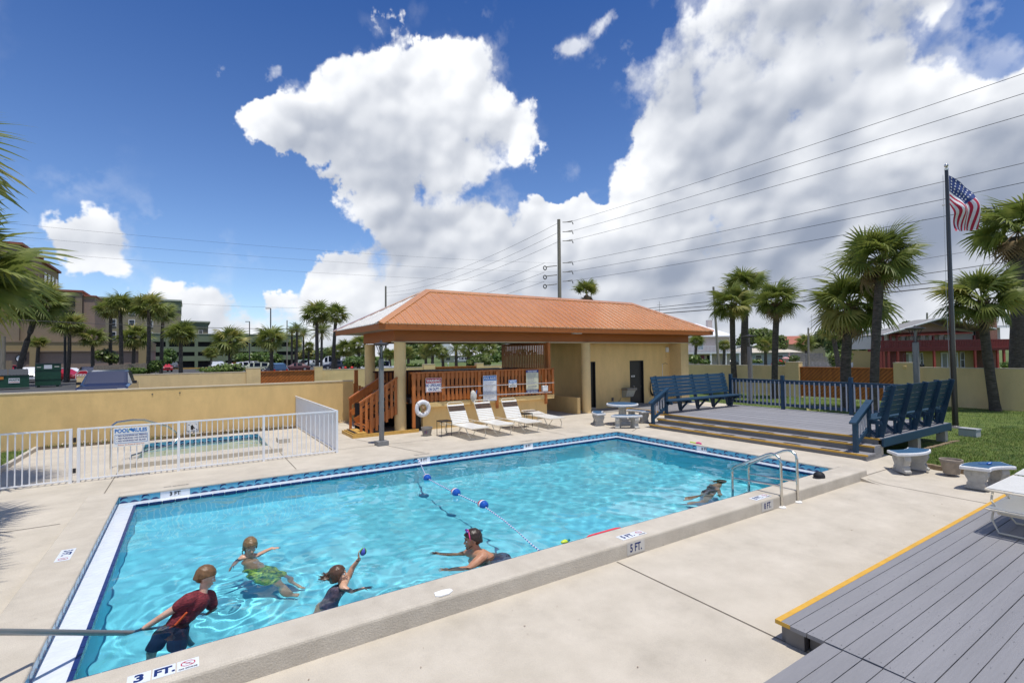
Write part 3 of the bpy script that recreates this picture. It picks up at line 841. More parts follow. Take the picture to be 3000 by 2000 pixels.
# restroom block with two dark doors
mb = MB(); yw = 16.1
for x0, x1, z0, z1 in ((13.95, 14.06, .1, 3.44), (14.74, 16.84, .1, 3.44), (17.74, 19.56, .1, 3.44), (14.06, 14.74, 2.25, 3.44), (16.84, 17.74, 2.25, 3.44)):
    mb.box(x0, x1, yw, yw + .18, z0, z1)
mb.box(13.95, 14.1, yw + .181, 18.7, .1, 3.44); mb.box(20.0, 20.12, 16.112, 18.7, .1, 3.44); mb.box(14.1, 20.0, 18.55, 18.7, .1, 3.07)
mb.build('restroom_wall', stucco, pv)
for x0, x1, op in ((14.06, 14.74, 0), (16.84, 17.74, 1)):
    d = MB().box(x0 + .04, x1 - .04, yw + .09, yw + .13, .28, 2.21).build('door', mat('door_brown_black', (.030, .026, .024), .4, var=.1), pv)
    MB().box(x0, x0 + .04, yw - .006, yw + .16, .27, 2.25).box(x1 - .04, x1, yw - .006, yw + .16, .27, 2.25).box(x0 + .04, x1 - .04, yw - .006, yw + .16, 2.21, 2.25).build('frame', black, d)
    MB().box(x0, x1, yw - .02, yw + .17, .1, .27).build('sill', concrete_curb, d)
    if op:
        MB().box(x0 + .18, x0 + .40, yw + .080, yw + .089, 1.50, 1.57).build('door_sign', white_plain, d)
        text('lettering', 'MEN', .05, d, (x0 + .29, yw + .078, 1.535), (PI / 2, 0, 0), black, .001)
        MB().tube([(x1 - .12, yw + .09, 1.05), (x1 - .12, yw + .03, 1.05), (x1 - .22, yw + .03, 1.05)], .012).build('handle', steel, d)
MB().box(14.2, 19.5, 14.95, 16.08, .1, .205).build('walkway_slab', mat('slab_with_eave_shade', (.30, .29, .27), .8, var=.1), pv)  # slab colour darkened to carry the shade under the eave
MB().box(16.6, 17.9, 15.5, 16.06, .206, .27).build('door_step', mat('slab_with_eave_shade', (.3, .29, .27)), pv)
MB().box(13.02, 13.17, 15.3, 18.5, .1, .84).build('low_wall', stucco, pv)
# raised bar floor on masonry
MB().box(6.36, 11.38, 15.15, 15.3, .05, .92).box(11.2, 11.38, 15.302, 18.6, .05, .92).build('plinth_wall', stucco, pv)
MB().box(6.2, 11.62, 15.0, 15.32, .922, 1.075).build('ledge', stucco, pv)
MB().box(5.9, 11.6, 15.04, 18.7, 1.077, 1.10).build('bar_floor', black, pv)
t = MB().box(10.0, 10.28, 15.352, 15.38, 3.405, 3.43)
MB().box(12.83, 13.28, 15.25, 15.36, 3.395, 3.428).build('light_fitting', white_plain, pv)

# bar railing: front slats over dark rails, with two rows of slots
rl = thing('bar_railing', 'orange slatted railing along the front of the raised pool bar', 'railing', (8.8, 15.05, 1.1))
slat_m = MB().cbox((0, 0, 0), (.092, .028, .93)).mesh('rail_slat_mesh', orange_wood)
bx = [5.98, 7.06, 8.42, 9.06, 10.4, 11.5]
x = 6.02
while x < 11.56:
    inst('slat', slat_m, rl, rel(rl, (x + rnd.uniform(-.006, .006), 15.035, 1.565)))
    x += .150
for z0, z1 in ((1.82, 2.02), (1.49, 1.60), (1.12, 1.30)):
    MB().box(5.95, 11.6, 15.055, 15.09, z0, z1).build('cross_board', orange_wood, rl)
MB().box(5.93, 11.64, 14.99, 15.16, 2.022, 2.07).build('top_rail', orange_wood, rl)
for xx, zb in ((5.98, .3), (7.0, 1.1), (8.36, .78), (9.08, .72), (11.22, .74), (11.55, 1.1)):
    MB().box(xx - .05, xx + .05, 14.965, 15.02, zb, 2.02).build('post', orange_wood, rl)
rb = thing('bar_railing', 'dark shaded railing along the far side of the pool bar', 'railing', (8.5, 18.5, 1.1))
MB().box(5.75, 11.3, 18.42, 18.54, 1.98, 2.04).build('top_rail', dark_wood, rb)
MB().box(5.75, 11.3, 18.52, 18.55, 1.1, 1.98).build('board_panel', dark_wood, rb)  # shade on this railing is painted in with the dark wood
bs2 = MB().cbox((0, 0, 0), (.09, .02, .86)).mesh('shaded_slat_mesh', orange_wood)
for i in range(12):
    inst('slat', bs2, rb, rel(rb, (5.86 + i * .15, 18.50, 1.54)))
ct = thing('bar_counter', 'dark bar counter inside the raised pool bar', 'counter', (9.2, 17.2, 1.1))
MB().box(7.4, 11.0, 16.9, 17.0, 1.1, 2.0).build('front_panel', dark_wood, ct)
MB().box(7.3, 11.1, 16.7, 17.5, 2.002, 2.05).build('counter_top', black, ct)
sc = thing('slat_screen', 'tall screen of dark vertical slats at the right end of the bar', 'screen', (11.6, 17, 1.1))
ssm = MB().cbox((0, 0, 0), (.02, .082, 1.93)).mesh('screen_slat_mesh', orange_wood)
for i in range(27):
    inst('slat', ssm, sc, rel(sc, (11.56, 15.42 + i * .122, 2.065)))
for z in (1.16, 2.0, 3.0):
    MB().box(11.58, 11.62, 15.3, 18.7, z - .05, z + .05).build('batten', dark_wood, sc)
MB().box(11.52, 11.64, 15.22, 15.33, 1.1, 3.034).build('post', orange_wood, sc)

# ---------------------------------------------------------------- stairs to the bar
st = thing('wooden_staircase', 'orange wooden staircase rising to the left end of the pool bar', 'stairs', (4.9, 15.9, .17))
def rail_z(x): return 1.19 + (x - 4.38) * .615
MB().beam((4.36, 15.3, rail_z(4.36)), (5.55, 15.3, rail_z(5.55)), .10, .05).build('handrail', orange_wood, st)
MB().beam((4.42, 16.72, rail_z(4.42) + .0), (5.6, 16.72, rail_z(5.6)), .16, .05).build('handrail', orange_wood, st)
MB().beam((4.45, 16.70, rail_z(4.45) - .13), (5.6, 16.70, rail_z(5.6) - .13), .035, .22).build('rail_board', orange_wood, st)
MB().beam((4.48, 16.70, rail_z(4.48) - .52), (5.6, 16.70, rail_z(5.6) - .52), .035, .18).build('rail_board', orange_wood, st)
MB().beam((4.42, 15.33, rail_z(4.42) - .30), (5.5, 15.33, rail_z(5.5) - .30), .03, .10).build('rail_board', orange_wood, st)
MB().beam((4.42, 15.33, rail_z(4.42) - .10), (5.5, 15.33, rail_z(5.5) - .10), .03, .14).build('rail_board', orange_wood, st)
MB().beam((4.6, 15.33, .44), (5.8, 15.33, 1.02), .03, .26).build('stringer', orange_wood, st)
MB().beam((4.6, 16.66, .44), (5.8, 16.66, 1.02), .03, .26).build('stringer', orange_wood, st)
for i, x in enumerate((4.40, 4.56, 4.72, 4.88, 5.04, 5.20, 5.36, 5.50)):
    z0 = .20 if x < 4.8 else .2 + (x - 4.75) * .72
    w = .075 if i not in (2,) else .10
    MB().box(x - w / 2, x + w / 2, 15.27, 15.30, z0, rail_z(x) - .03).build('slat', orange_wood, st)
for x, y, z1 in ((4.47, 16.74, 1.22), (4.75, 16.74, 1.3), (5.05, 16.74, 1.45), (5.35, 16.74, 1.6)):
    MB().box(x - .04, x + .04, y - .02, y + .03, .17, z1).build('post', orange_wood, st)
for k in range(5):
    xx = 4.55 + k * .29; zz = .36 + k * .175
    s_ = MB().box(xx, xx + .30, 15.34, 16.64, zz, zz + .04).build('tread', orange_wood, st)
    MB().box(xx + .02, xx + .10, 15.42, 16.56, zz + .041, zz + .045).build('grip_strip', black, s_)
    MB().box(xx + .27, xx + .285, 15.345, 16.635, zz + .041, zz + .134).build('riser', dark_wood, st)
s_ = MB().box(4.10, 4.5, 15.02, 16.1, .26, .30).build('first_step', yellow_wood, st)
MB().box(4.14, 4.24, 15.1, 16.0, .301, .306).build('grip_strip', black, s_)
MB().box(4.03, 6.1, 14.87, 14.915, .15, .285).build('base_board', yellow_wood, st)
MB().box(4.03, 4.075, 14.916, 16.12, .15, .285).build('base_board', yellow_wood, st)
MB().box(4.6, 6.3, 16.68, 16.70, .15, 1.05).build('under_stair_shade', black, st)  # black sheet standing in for the shade under the open stairs
MB().box(6.05, 6.34, 15.32, 18.5, .15, 1.06).build('under_bar_shade', black, st)  # black block painting the dark of the open space below the bar
for i in range(8):
    MB().box(5.02 + i * .095, 5.10 + i * .095, 18.38, 18.41, .2, 1.62 - i * .045).build('board', orange_wood, st)
MB().box(5.08, 5.2, 18.42, 18.52, .2, 2.1).build('post', orange_wood, st)
# ================================================================ FOREGROUND DECK
fd = thing('wooden_deck', 'grey painted plank deck with a yellow edge in the right foreground', 'deck', (7, 1, 0))
ZD = .195
pw = .1395
def plank_mesh(L, w=.132, t=.036, ax='x'):
    mb = MB(); mb.box(0, L, -w, 0, -t, 0) if ax == 'x' else mb.box(-w, 0, 0, L, -t, 0)
    return mb.mesh('plank_mesh', grey_deck if ax == 'x' else grey_deck_y)
pmA = plank_mesh(9.0); pmB = plank_mesh(4.4)
for k in range(26):
    y = 2.53 - k * pw
    if k == 0:
        o = MB().box(4.43, 13.4, y - .132, y - .052, ZD - .036, ZD).build('plank', grey_deck, fd)
        MB().box(4.43, 13.4, y - .051, y, ZD - .036, ZD + .0015).build('yellow_edge', yellow, fd)
        MB().box(4.427, 4.4295, y - .132, y, ZD - .034, ZD + .001).build('yellow_end', yellow, fd)
        continue
    inst('plank', pmA, fd, rel(fd, (4.43 + rnd.uniform(-.012, .004), y, ZD + rnd.uniform(-.003, .003))), (rnd.uniform(-.006, .006), 0, rnd.uniform(-.0006, .0006)))
    if k >= 3:
        inst('plank', pmB, fd, rel(fd, (.012, y + rnd.uniform(-.004, .004), ZD - .006 + rnd.uniform(-.003, .003))), (rnd.uniform(-.006, .006), 0, 0))
mb = MB().box(4.50, 13.3, 2.47, 2.51, .0, ZD - .038); mb.box(4.47, 4.55, 2.30, 2.46, 0, ZD - .038)
mb.box(4.53, 4.57, -1.1, 2.28, .02, ZD - .04); mb.box(4.36, 4.42, -1.1, 2.09, .0, ZD - .045); mb.box(.05, 4.35, 2.04, 2.09, 0, ZD - .047)
mb.build('joist', riser_grey, fd)
sc_ = MB()
for k in range(1, 26):
    for j in range(15):
        xx = 4.47 + j * .61
        for dy in (.03, .102):
            cx, cy = xx + rnd.uniform(-.012, .012), 2.53 - k * pw - dy + rnd.uniform(-.004, .004)
            sc_.add([(cx + .0042 * math.cos(q * PI / 3), cy + .0042 * math.sin(q * PI / 3), ZD + .0036) for q in range(6)], [list(range(6))])
tag(sc_.build('screw_heads', dark_grey, fd), kind='stuff')
# ================================================================ STAGE
sg = thing('wooden_stage', 'raised grey plank stage with three wide steps and yellow nosings', 'stage', (15, 8, .15))
sp = plank_mesh(6.34, ax='y')
x = 13.20
SZ = .585
while x < 17.45:
    inst('plank', sp, sg, rel(sg, (x + .14, 4.96, SZ + rnd.uniform(-.002, .002))))
    x += .1425
for k, (xa, xb, z) in enumerate(((12.45, 12.86, .30), (12.84, 13.2, .445), (13.16, 13.22, SZ))):
    y0_, y1_ = (4.99 - (2 - k) * .02, 11.12 + (.0 if k else .0))
    MB().box(xa + .02, xa + .05, y0_ + .03, y1_ - .02, z - .145, z - .033).build('riser', riser_grey, sg)
    if k < 2:
        n = 3
        for j in range(n):
            wd = (xb - xa - .03) / n
            MB().box(xa + .042 + j * wd, xa + .036 + (j + 1) * wd, y0_, y1_, z - .034, z).build('tread_board', grey_deck_y, sg)
    MB().box(xa, xa + .038, y0_, y1_, z - .034, z + .003).build('yellow_nosing', yellow, sg)
    for j in range(7):
        if k < 2: MB().box(xa + .07, xa + .16, 5.55 + j * .88, 5.95 + j * .88, z + .001, z + .005).build('grip_strip', black, sg)
MB().box(12.46, 13.2, 4.96, 4.985, .1, .265).build('step_side', grey_deck, sg); MB().box(12.86, 13.2, 4.965, 4.985, .27, .41).build('step_side', grey_deck, sg)
MB().box(13.2, 17.5, 4.915, 4.955, .40, .582).build('side_board', blue_wood, sg)
MB().box(17.49, 17.53, 4.92, 11.3, .36, .582).build('side_board', blue_wood, sg)
for xx in (13.3, 15.5, 17.4):
    MB().box(xx - .1, xx + .1, 5.0, 5.2, .0, .40).build('pier', concrete_curb, sg)
MB().box(13.25, 17.4, 5.6, 5.62, .0, .5).build('under_stage_shade', black, sg)  # black sheet painting the shade below the stage planks
# back and step railings
def blue_rail(label, group=None): return thing('stage_railing', label, 'railing', (15, 8, SZ))
br_ = thing('stage_railing', 'blue railing with pale balusters along the back of the stage', 'railing', (17.3, 8.2, SZ), group=None)
PYS = (11.38, 9.40, 7.27, 5.15)
for y in PYS:
    MB().box(17.25, 17.35, y - .05, y + .05, .3, 1.76).build('post', blue_wood, br_)
for a, b in zip(PYS[:-1], PYS[1:]):
    MB().box(17.24, 17.36, b + .052, a - .052, 1.555, 1.60).build('top_rail', blue_wood, br_)
    MB().box(17.28, 17.32, b + .052, a - .052, 1.47, 1.553).build('sub_rail', blue_wood, br_)
    MB().box(17.28, 17.32, b + .052, a - .052, .70, .79).build('bottom_rail', blue_wood, br_)
balm = MB().cbox((0, 0, 0), (.035, .035, .86)).mesh('baluster_mesh', mat('baluster_grey', (.42, .43, .46), .5, var=.05))
for a, b in zip(PYS[:-1], PYS[1:]):
    n = 13
    for i in range(n):
        inst('baluster', balm, br_, rel(br_, (17.262, b + (a - b) * (i + .7) / (n + .4), 1.12)))
for yy, lab in ((11.07, 'short sloping blue step rail at the far end of the stage steps'), (5.23, 'short sloping blue step rail at the near end of the stage steps')):
    r_ = thing('step_rail', lab, 'railing', (12.9, yy, .3))
    MB().box(12.55, 12.64, yy - .045, yy + .045, .18, 1.02).build('post', blue_wood, r_)
    MB().box(13.2, 13.29, yy - .045, yy + .045, .58, 1.37).build('post', blue_wood, r_)
    MB().beam((12.46, yy, .965), (13.36, yy, 1.425), .14, .04).build('handrail', blue_wood, r_)
    MB().beam((12.6, yy, .93), (13.25, yy, 1.27), .04, .09).build('sub_rail', blue_wood, r_)
    MB().beam((12.6, yy, .47), (13.25, yy, .80), .04, .09).build('bottom_rail', blue_wood, r_)
    for i in range(4):
        xx = 12.74 + i * .125; z0 = .55 + (xx - 12.6) * .52
        MB().box(xx - .017, xx + .017, yy - .017, yy + .017, z0, z0 + .45).build('baluster', MATS['baluster_grey'], r_)
# benches on the stage
def stage_bench(label, yb, sgn):
    b = thing('stage_bench', label, 'bench', (15.2, yb, SZ))
    xs_ = (13.32, 14.3, 15.25, 16.15, 17.05)
    for i in range(4):
        y = yb - sgn * (.02 + i * .118)
        MB().box(13.15, 17.22, min(y, y - sgn * .108), max(y, y - sgn * .108), .985, 1.02).build('seat_slat', blue_wood, b)
    for i in range(6):
        h = .06 + i * .118; lean = .26
        p = Vector((0, yb + sgn * (.02 + h * lean + .03), 1.03 + h)); q = Vector((0, yb + sgn * (.02 + (h + .104) * lean + .03), 1.03 + h + .104))
        MB().add([(13.1, p.y, p.z), (17.22, p.y, p.z), (17.22, q.y, q.z), (13.1, q.y, q.z), (13.1, p.y + sgn * .035, p.z), (17.22, p.y + sgn * .035, p.z), (17.22, q.y + sgn * .035, q.z), (13.1, q.y + sgn * .035, q.z)],
                 [(0, 1, 2, 3), (7, 6, 5, 4), (0, 4, 5, 1), (3, 2, 6, 7), (0, 3, 7, 4), (1, 5, 6, 2)]).build('back_slat', blue_wood, b)
    for x in xs_:
        s = MB()
        s.beam((x, yb - sgn * .02, .586), (x, yb - sgn * .02, .98), .09, .04, (0, 1, 0))
        s.beam((x, yb - sgn * .30, .955), (x, yb - sgn * .06, .60), .085, .04, (0, 1, 0)) if False else None
        s.build('leg', blue_wood, b)
        MB().beam((x - .025, yb - sgn * .01, .60), (x - .025, yb - sgn * .36, .95), .04, .09, (0, -sgn, 1)).build('brace', blue_wood, b)
        MB().box(x - .07, x - .03, min(yb - sgn * .50, yb + sgn * .1), max(yb - sgn * .50, yb + sgn * .1), .89, .98).build('bearer', blue_wood, b)
        MB().beam((x + .045, yb + sgn * .02, .60), (x + .045, yb + sgn * .30, 1.80), .04, .13, (0, -sgn, .25)).build('back_post', blue_wood, b)
    return b
stage_bench('long blue slatted bench at the far end of the stage, facing the camera', 11.34, 1)
stage_bench('long blue slatted bench at the near end of the stage, seen from behind', 5.06, -1)
# low pale step with yellow edge behind the far bench
ls = thing('low_step', 'low grey step with a yellow front edge behind the far blue bench', 'step', (15.6, 13.6, .18))
MB().box(15.3, 18.2, 12.9, 14.6, .1, .33).build('deck_board', grey_deck, ls)
MB().box(15.26, 15.30, 12.86, 14.9, .1, .335).build('yellow_edge', yellow, ls)

# ================================================================ CONCRETE TABLE AND BENCHES
cast = mat('cast_concrete', (.44, .43, .40), .9, var=.18, scale=9, bump=.5, bscale=60)
cast_w = mat('cast_white_edge', (.68, .69, .70), .85, var=.08, scale=10, bump=.5, bscale=60)
blue_top = mat('blue_top_paint', (.035, .10, .19), .55, var=.12, scale=7)
def arc_bench(label, c, a0, a1, r0, r1, z, h=.36, group=None):
    """curved bench top about centre c between angles a0..a1"""
    am = (a0 + a1) / 2; cx, cy = c[0] + (r0 + r1) / 2 * math.cos(am), c[1] + (r0 + r1) / 2 * math.sin(am)
    t = thing('concrete_bench', label, 'bench', (cx, cy, z), group=group)
    def ring(rr0, rr1, da=0.):
        n = 14
        o = [(c[0] + rr1 * math.cos(a0 - da + (a1 - a0 + 2 * da) * i / n), c[1] + rr1 * math.sin(a0 - da + (a1 - a0 + 2 * da) * i / n)) for i in range(n + 1)]
        i_ = [(c[0] + rr0 * math.cos(a1 + da - (a1 - a0 + 2 * da) * i / n), c[1] + rr0 * math.sin(a1 + da - (a1 - a0 + 2 * da) * i / n)) for i in range(n + 1)]
        return o + i_
    bevel(MB().prism(ring(r0, r1), z + h, z + h + .065).build('bench_top', cast_w, t), .018)
    MB().prism(ring(r0 + .028, r1 - .028, -.035), z + h + .064, z + h + .068).build('painted_top', blue_top, t)
    for a in (a0 + (a1 - a0) * .2, a1 - (a1 - a0) * .2):
        mb = MB(); prof = [(.17, 0), (.175, .04), (.145, .06), (.115, .11), (.12, .16), (.15, .22), (.17, .27), (.165, .32), (.15, h)]
        for (u0, z0), (u1, z1) in zip(prof[:-1], prof[1:]):
            vs = []
            for u, zz in ((u0, z0), (u1, z1)):
                for du, dv in ((-u, -.065), (u, -.065), (u, .065), (-u, .065)):
                    vs.append(((r0 + r1) / 2 + du, dv, zz))
            mb.add(vs, [(0, 1, 5, 4), (1, 2, 6, 5), (2, 3, 7, 6), (3, 0, 4, 7)])
        for dz_, rr in ((.27, .045), (.10, .035)):
            for sd in (-1, 1):
                mb.tube([((r0 + r1) / 2 + sd * .1, -.075, dz_), ((r0 + r1) / 2 + sd * .1, .075, dz_)], rr, 10)
        mb.xform(Matrix.Translation((c[0], c[1], z)) @ Matrix.Rotation(a, 4, 'Z'))
        mb.build('leg', cast, t)
    return t
TC = (12.33, 12.16); zt_ = .18
tb = thing('concrete_table', 'round concrete table with a blue painted top near the restroom door', 'table', (TC[0], TC[1], zt_))
bevel(MB().lathe([(.52, .64), (.535, .66), (.535, .70), (.52, .715)], (TC[0], TC[1], zt_), 36).build('table_top', cast_w, tb), .008)
MB().lathe([(.49, .714), (.49, .719)], (TC[0], TC[1], zt_), 36).build('painted_top', blue_top, tb)
MB().lathe([(.30, 0), (.31, .06), (.25, .10), (.20, .13), (.22, .17), (.16, .2), (.13, .35), (.12, .5), (.15, .6), (.2, .645)], (TC[0], TC[1], zt_), 24).build('pedestal', cast, tb, smooth=True)
for a, lab in ((R(233), 'curved concrete bench in front of the round concrete table'), (R(143), 'curved concrete bench left of the round concrete table'), (R(5), 'curved concrete bench right of the round concrete table, next to the stage')):
    arc_bench(lab, TC, a - .52, a + .52, .68, 1.03, zt_)
arc_bench('curved concrete bench with a bare blue top beside the stage corner', (12.95, 5.05), R(225), R(292), .62, 1.02, .045)
arc_bench('curved concrete bench with blue goggles on top, near the right deck', (12.2, 2.25), R(40), R(103), .62, 1.05, .02)
gg = thing('swim_goggles', 'blue swim goggles lying on the blue concrete bench', 'goggles', (12.5, 2.98, .455))
for dx in (-.035, .035):
    MB().lathe([(.001, 0), (.03, .004), (.034, .02), (.024, .03), (.001, .032)], (12.5 + dx, 2.98, .455), 12).build('lens', mat('goggle_blue', (.02, .14, .5), .15, coat=.6), gg, smooth=True)
MB().tube([(12.44, 2.99, .465), (12.40, 3.05, .463), (12.36, 3.08, .463), (12.42, 3.11, .463)], .006, 6).build('strap', MATS['goggle_blue'], gg)

# ================================================================ PLANTERS
def pot(label, x, y, z, r, h, m, deco=False):
    t = thing('plant_pot', label, 'flower pot', (x, y, z))
    k = r / .17
    MB().lathe([(r * .70, 0), (r * .92, h * .8), (r, h * .82), (r * 1.02, h), (r * .88, h), (r * .84, h * .85), (r * .6, h * .8)], (x, y, z), 24).build('bowl', m, t, smooth=True)
    MB().lathe([(.001, h * .8), (r * .83, h * .805)], (x, y, z), 20).build('soil', soil, t)
    if deco:
        dm = [mat('pot_blue', (.08, .12, .3), .4), mat('pot_red', (.35, .1, .08), .4)]
        for i, a in enumerate((-.5, -.25, 0, .25, .5)):
            th = R(235) + a * .5; rr = r * .86
            MB().beam((x + rr * 1.01 * math.cos(th), y + rr * 1.01 * math.sin(th), z + h * .3), (x + rr * 1.06 * math.cos(th + a * .25), y + rr * 1.06 * math.sin(th + a * .25), z + h * .66), .014, .006).build('painted_petal', dm[i % 2], t)
    return t
pot('stone flower pot with a painted flower beneath the life ring', 6.02, 14.05, .185, .17, .26, mat('pot_stone', (.27, .25, .22), .7, var=.15, scale=9), True)
pot('wide weathered pot between the two blue topped concrete benches', 13.15, 3.72, .05, .19, .29, mat('pot_brown', (.30, .25, .20), .7, var=.25, scale=7))

# ================================================================ LOUNGERS
vinyl = mat('white_vinyl_strap', (.80, .79, .74), .35, var=.03); vinyl_b = mat('brown_vinyl_strap', (.05, .032, .026), .4, var=.1); frame_m = mat('cream_frame', (.70, .63, .50), .35, var=.04)
st_w = MB().cbox((0, 0, 0), (.60, .044, .012)).mesh('strap_mesh', vinyl)
st_b = MB().cbox((0, 0, 0), (.56, .046, .012)).mesh('brown_strap_mesh', vinyl_b)
def lounger(label, loc, rz, back=62., stack=None, group='white strap loungers by the pool bar', dark=True):
    t = thing('sun_lounger', label, 'lounger', loc, rz, group)
    W_ = .30; zs = .33; yh = .22
    def rail(pts, r=.014): return MB().tube(pts, r, 8)
    for sx in (-1, 1):
        rail([(sx * W_, -.95, zs), (sx * W_, .95, zs)]).build('side_rail', frame_m, t, True, False)
    rail([(-W_, -.95, zs), (-W_ * .8, -.985, zs), (W_ * .8, -.985, zs), (W_, -.95, zs)]).build('end_rail', frame_m, t, True, False)
    for y0, y1 in ((-.62, -.42), (.55, .75)):
        sgn = -1 if y0 < 0 else 1
        rail([(-W_, y0 + sgn * .0, zs), (-W_ * .98, y0 + sgn * .14, .16), (-W_ * .72, y0 + sgn * .2, .014), (W_ * .72, y0 + sgn * .2, .014), (W_ * .98, y0 + sgn * .14, .16), (W_, y0, zs)], .013).build('leg', frame_m, t, True, False)
    rail([(-W_, -.30, zs), (-W_ * .98, -.2, .17), (-W_ * .7, -.14, .014), (W_ * .7, -.14, .014), (W_ * .98, -.2, .17), (W_, -.30, zs)], .013).build('leg', frame_m, t, True, False)
    rail([(-W_, .95, zs), (-W_, 1.05, .26), (-W_ * .7, 1.07, .22), (W_ * .7, 1.07, .22), (W_, 1.05, .26), (W_, .95, zs)], .012).build('rear_loop', frame_m, t, True, False)
    ny = 21
    for i in range(ny):
        y = -.93 + i * (yh + .93) / ny + .02
        inst('strap', st_w, t, (0, y, zs + .012), (0, 0, 0))
    a = R(back); L = .66; ca, sa = math.cos(a), math.sin(a)
    for sx in (-1, 1):
        rail([(sx * .275, yh, zs + .02), (sx * .275, yh + L * ca, zs + .02 + L * sa)]).build('back_rail', frame_m, t, True, False)
    rail([(-.275, yh + L * ca, zs + .02 + L * sa), (-.22, yh + (L + .06) * ca, zs + .02 + (L + .06) * sa), (.22, yh + (L + .06) * ca, zs + .02 + (L + .06) * sa), (.275, yh + L * ca, zs + .02 + L * sa)]).build('head_loop', frame_m, t, True, False)
    nb = 11
    for i in range(nb):
        d = .03 + i * (L - .02) / nb
        br = dark and nb - 4 <= i <= nb - 2
        inst('strap', st_b if br else st_w, t, (0, yh + d * ca - .012 * sa, zs + .02 + d * sa + .012 * ca), (a, 0, 0), (1 if br else .94, 1, 1))
    return t
l_pos = [((6.93, 13.42, .185), .02, 'leftmost white strap lounger, raised back, right of the small black table'), ((7.92, 13.55, .185), -.02, 'middle white strap lounger with raised back below the net'), ((8.88, 13.45, .185), -.04, 'white strap lounger with raised back left of the second black table'), ((10.05, 13.75, .185), -.06, 'rightmost white strap lounger, lying flat')]
for i, (p, rz, lab) in enumerate(l_pos):
    lounger(lab, (p[0], p[1] - .06, p[2]), rz, 57 if i < 3 else 6)
lounger('lower of two stacked white loungers on the grey foreground deck', (9.62, 1.80, .2), PI / 2 - .02 - PI, 2, group='stacked loungers on the foreground deck', dark=False)
lounger('upper of two stacked white loungers on the grey foreground deck', (9.60, 1.80, .455), PI / 2 - .01 - PI, 2, group='stacked loungers on the foreground deck', dark=False)
def side_table(label, x, y):
    t = thing('side_table', label, 'table', (x, y, .185), .03, 'small black side tables')
    MB().cbox((0, 0, .455), (.36, .34, .012)).build('table_top', mat('black_mesh_top', (.022, .02, .02), .5, var=.2, scale=60), t, world=False)
    for sx in (-1, 1):
        for sy in (-1, 1):
            MB().tube([(sx * .165, sy * .155, 0), (sx * .165, sy * .155, .43), (sx * .15, sy * .14, .45)], .009, 8).build('leg', black, t, True, False)
    MB().tube([(-.17, -.16, .44), (.17, -.16, .44), (.17, .16, .44), (-.17, .16, .44), (-.17, -.16, .44)], .009, 6).build('rim', black, t, True, False)
    return t
side_table('small square black side table left of the first lounger', 6.43, 13.70)
side_table('small square black side table between the third lounger and the flat lounger', 9.40, 13.70)

# ================================================================ LAMP POSTS
weath = mat('weathered_grey_wood', (.20, .195, .19), .8, var=.3, scale=9, stretch=(1, 1, .1), bump=.3, bscale=50)
bronze = mat('lamp_bronze', (.045, .042, .045), .5, var=.2)
def lamp_post(label, x, y, z, h, w, hr, base=True, spot=False):
    t = thing('lamp_post', label, 'lamp post', (x, y, z), group='wooden lamp posts around the pool')
    if base: MB().cbox((x, y, z + .06), (.30, .28, .12), .06).build('base', mat('grey_block', (.20, .20, .20), .8, var=.2), t)
    zp_ = h * .835
    MB().cbox((x, y, z + (.12 + zp_) / 2), (w, w, zp_ - .12), .06).build('post', weath, t)
    MB().cbox((x, y, z + zp_ + .015), (w * .86, w * .86, .03), .06).build('collar', bronze, t)
    for k in range(4):
        a = PI / 4 + k * PI / 2
        MB().tube([(x + w * .3 * math.cos(a), y + w * .3 * math.sin(a), z + zp_), (x + w * .42 * math.cos(a), y + w * .42 * math.sin(a), z + zp_ + h * .05), (x + hr * .72 * math.cos(a), y + hr * .72 * math.sin(a), z + h - .09)], .010, 6).build('arm', bronze, t)
    hd = MB().lathe([(hr * .72, h - .10), (hr, h - .075), (hr, h - .045), (hr * .8, h - .03), (hr * .2, h - .01), (.03, h + .03), (.02, h + .05)], (x, y, z), 20).build('lamp_head', bronze, t, smooth=True)
    MB().lathe([(.025, zp_ + .03), (.03, zp_ + h * .06), (.05, h - .12), (.03, h - .10)], (x, y, z), 10).build('lantern', mat('lamp_glass', (.2, .2, .2), .2, var=.05), t)
    if spot:
        MB().tube([(x + w * .6, y - w * .5, z + h * .6), (x + w * 1.3, y - w * .9, z + h * .6)], .05, 10).build('floodlight', black, t)
    return t
lamp_post('weathered grey lamp post on a block between the stairs and the pool', 4.38, 13.30, .185, 2.80, .105, .20)
lamp_post('weathered grey lamp post on the lawn behind the left part of the stage railing', 21.7, 13.27, .07, 3.3, .15, .27, False)
lamp_post('weathered grey lamp post with a floodlight beside the flagpole', 20.86, 6.74, .06, 3.32, .15, .28, False, True)

# ================================================================ WADING POOL FENCE
ff = thing('pool_fence', 'white metal picket fence around the wading pool', 'fence', (0, 13, .18))
FY = 12.95
def zf_(x): return deck_z(x, FY)
seg = [(-6.9, -5.25), (-5.2, -3.6), (-3.55, -1.93), (-1.84, -.19), (-.19, 1.46), (1.46, 3.12)]
FT = 1.245
for x0, x1 in seg:
    MB().box(x0, x1, FY - .02, FY + .02, FT - .03, FT).build('top_rail', white_paint, ff)
    MB().box(x0, x1, FY - .015, FY + .015, .225, .25).build('bottom_rail', white_paint, ff)
pk = MB().cbox((0, 0, 0), (.018, .018, .97)).mesh('picket_mesh', white_paint)
for x0, x1 in seg:
    n = round((x1 - x0) / .104)
    for i in range(1, n):
        inst('picket', pk, ff, rel(ff, (x0 + (x1 - x0) * i / n, FY, .735)))
for x in (-5.22, -3.58, -1.95, -1.83, -.19, 1.46, 3.12):
    MB().box(x - .025, x + .025, FY - .024, FY + .024, .17, FT + .005).build('post', white_paint, ff)
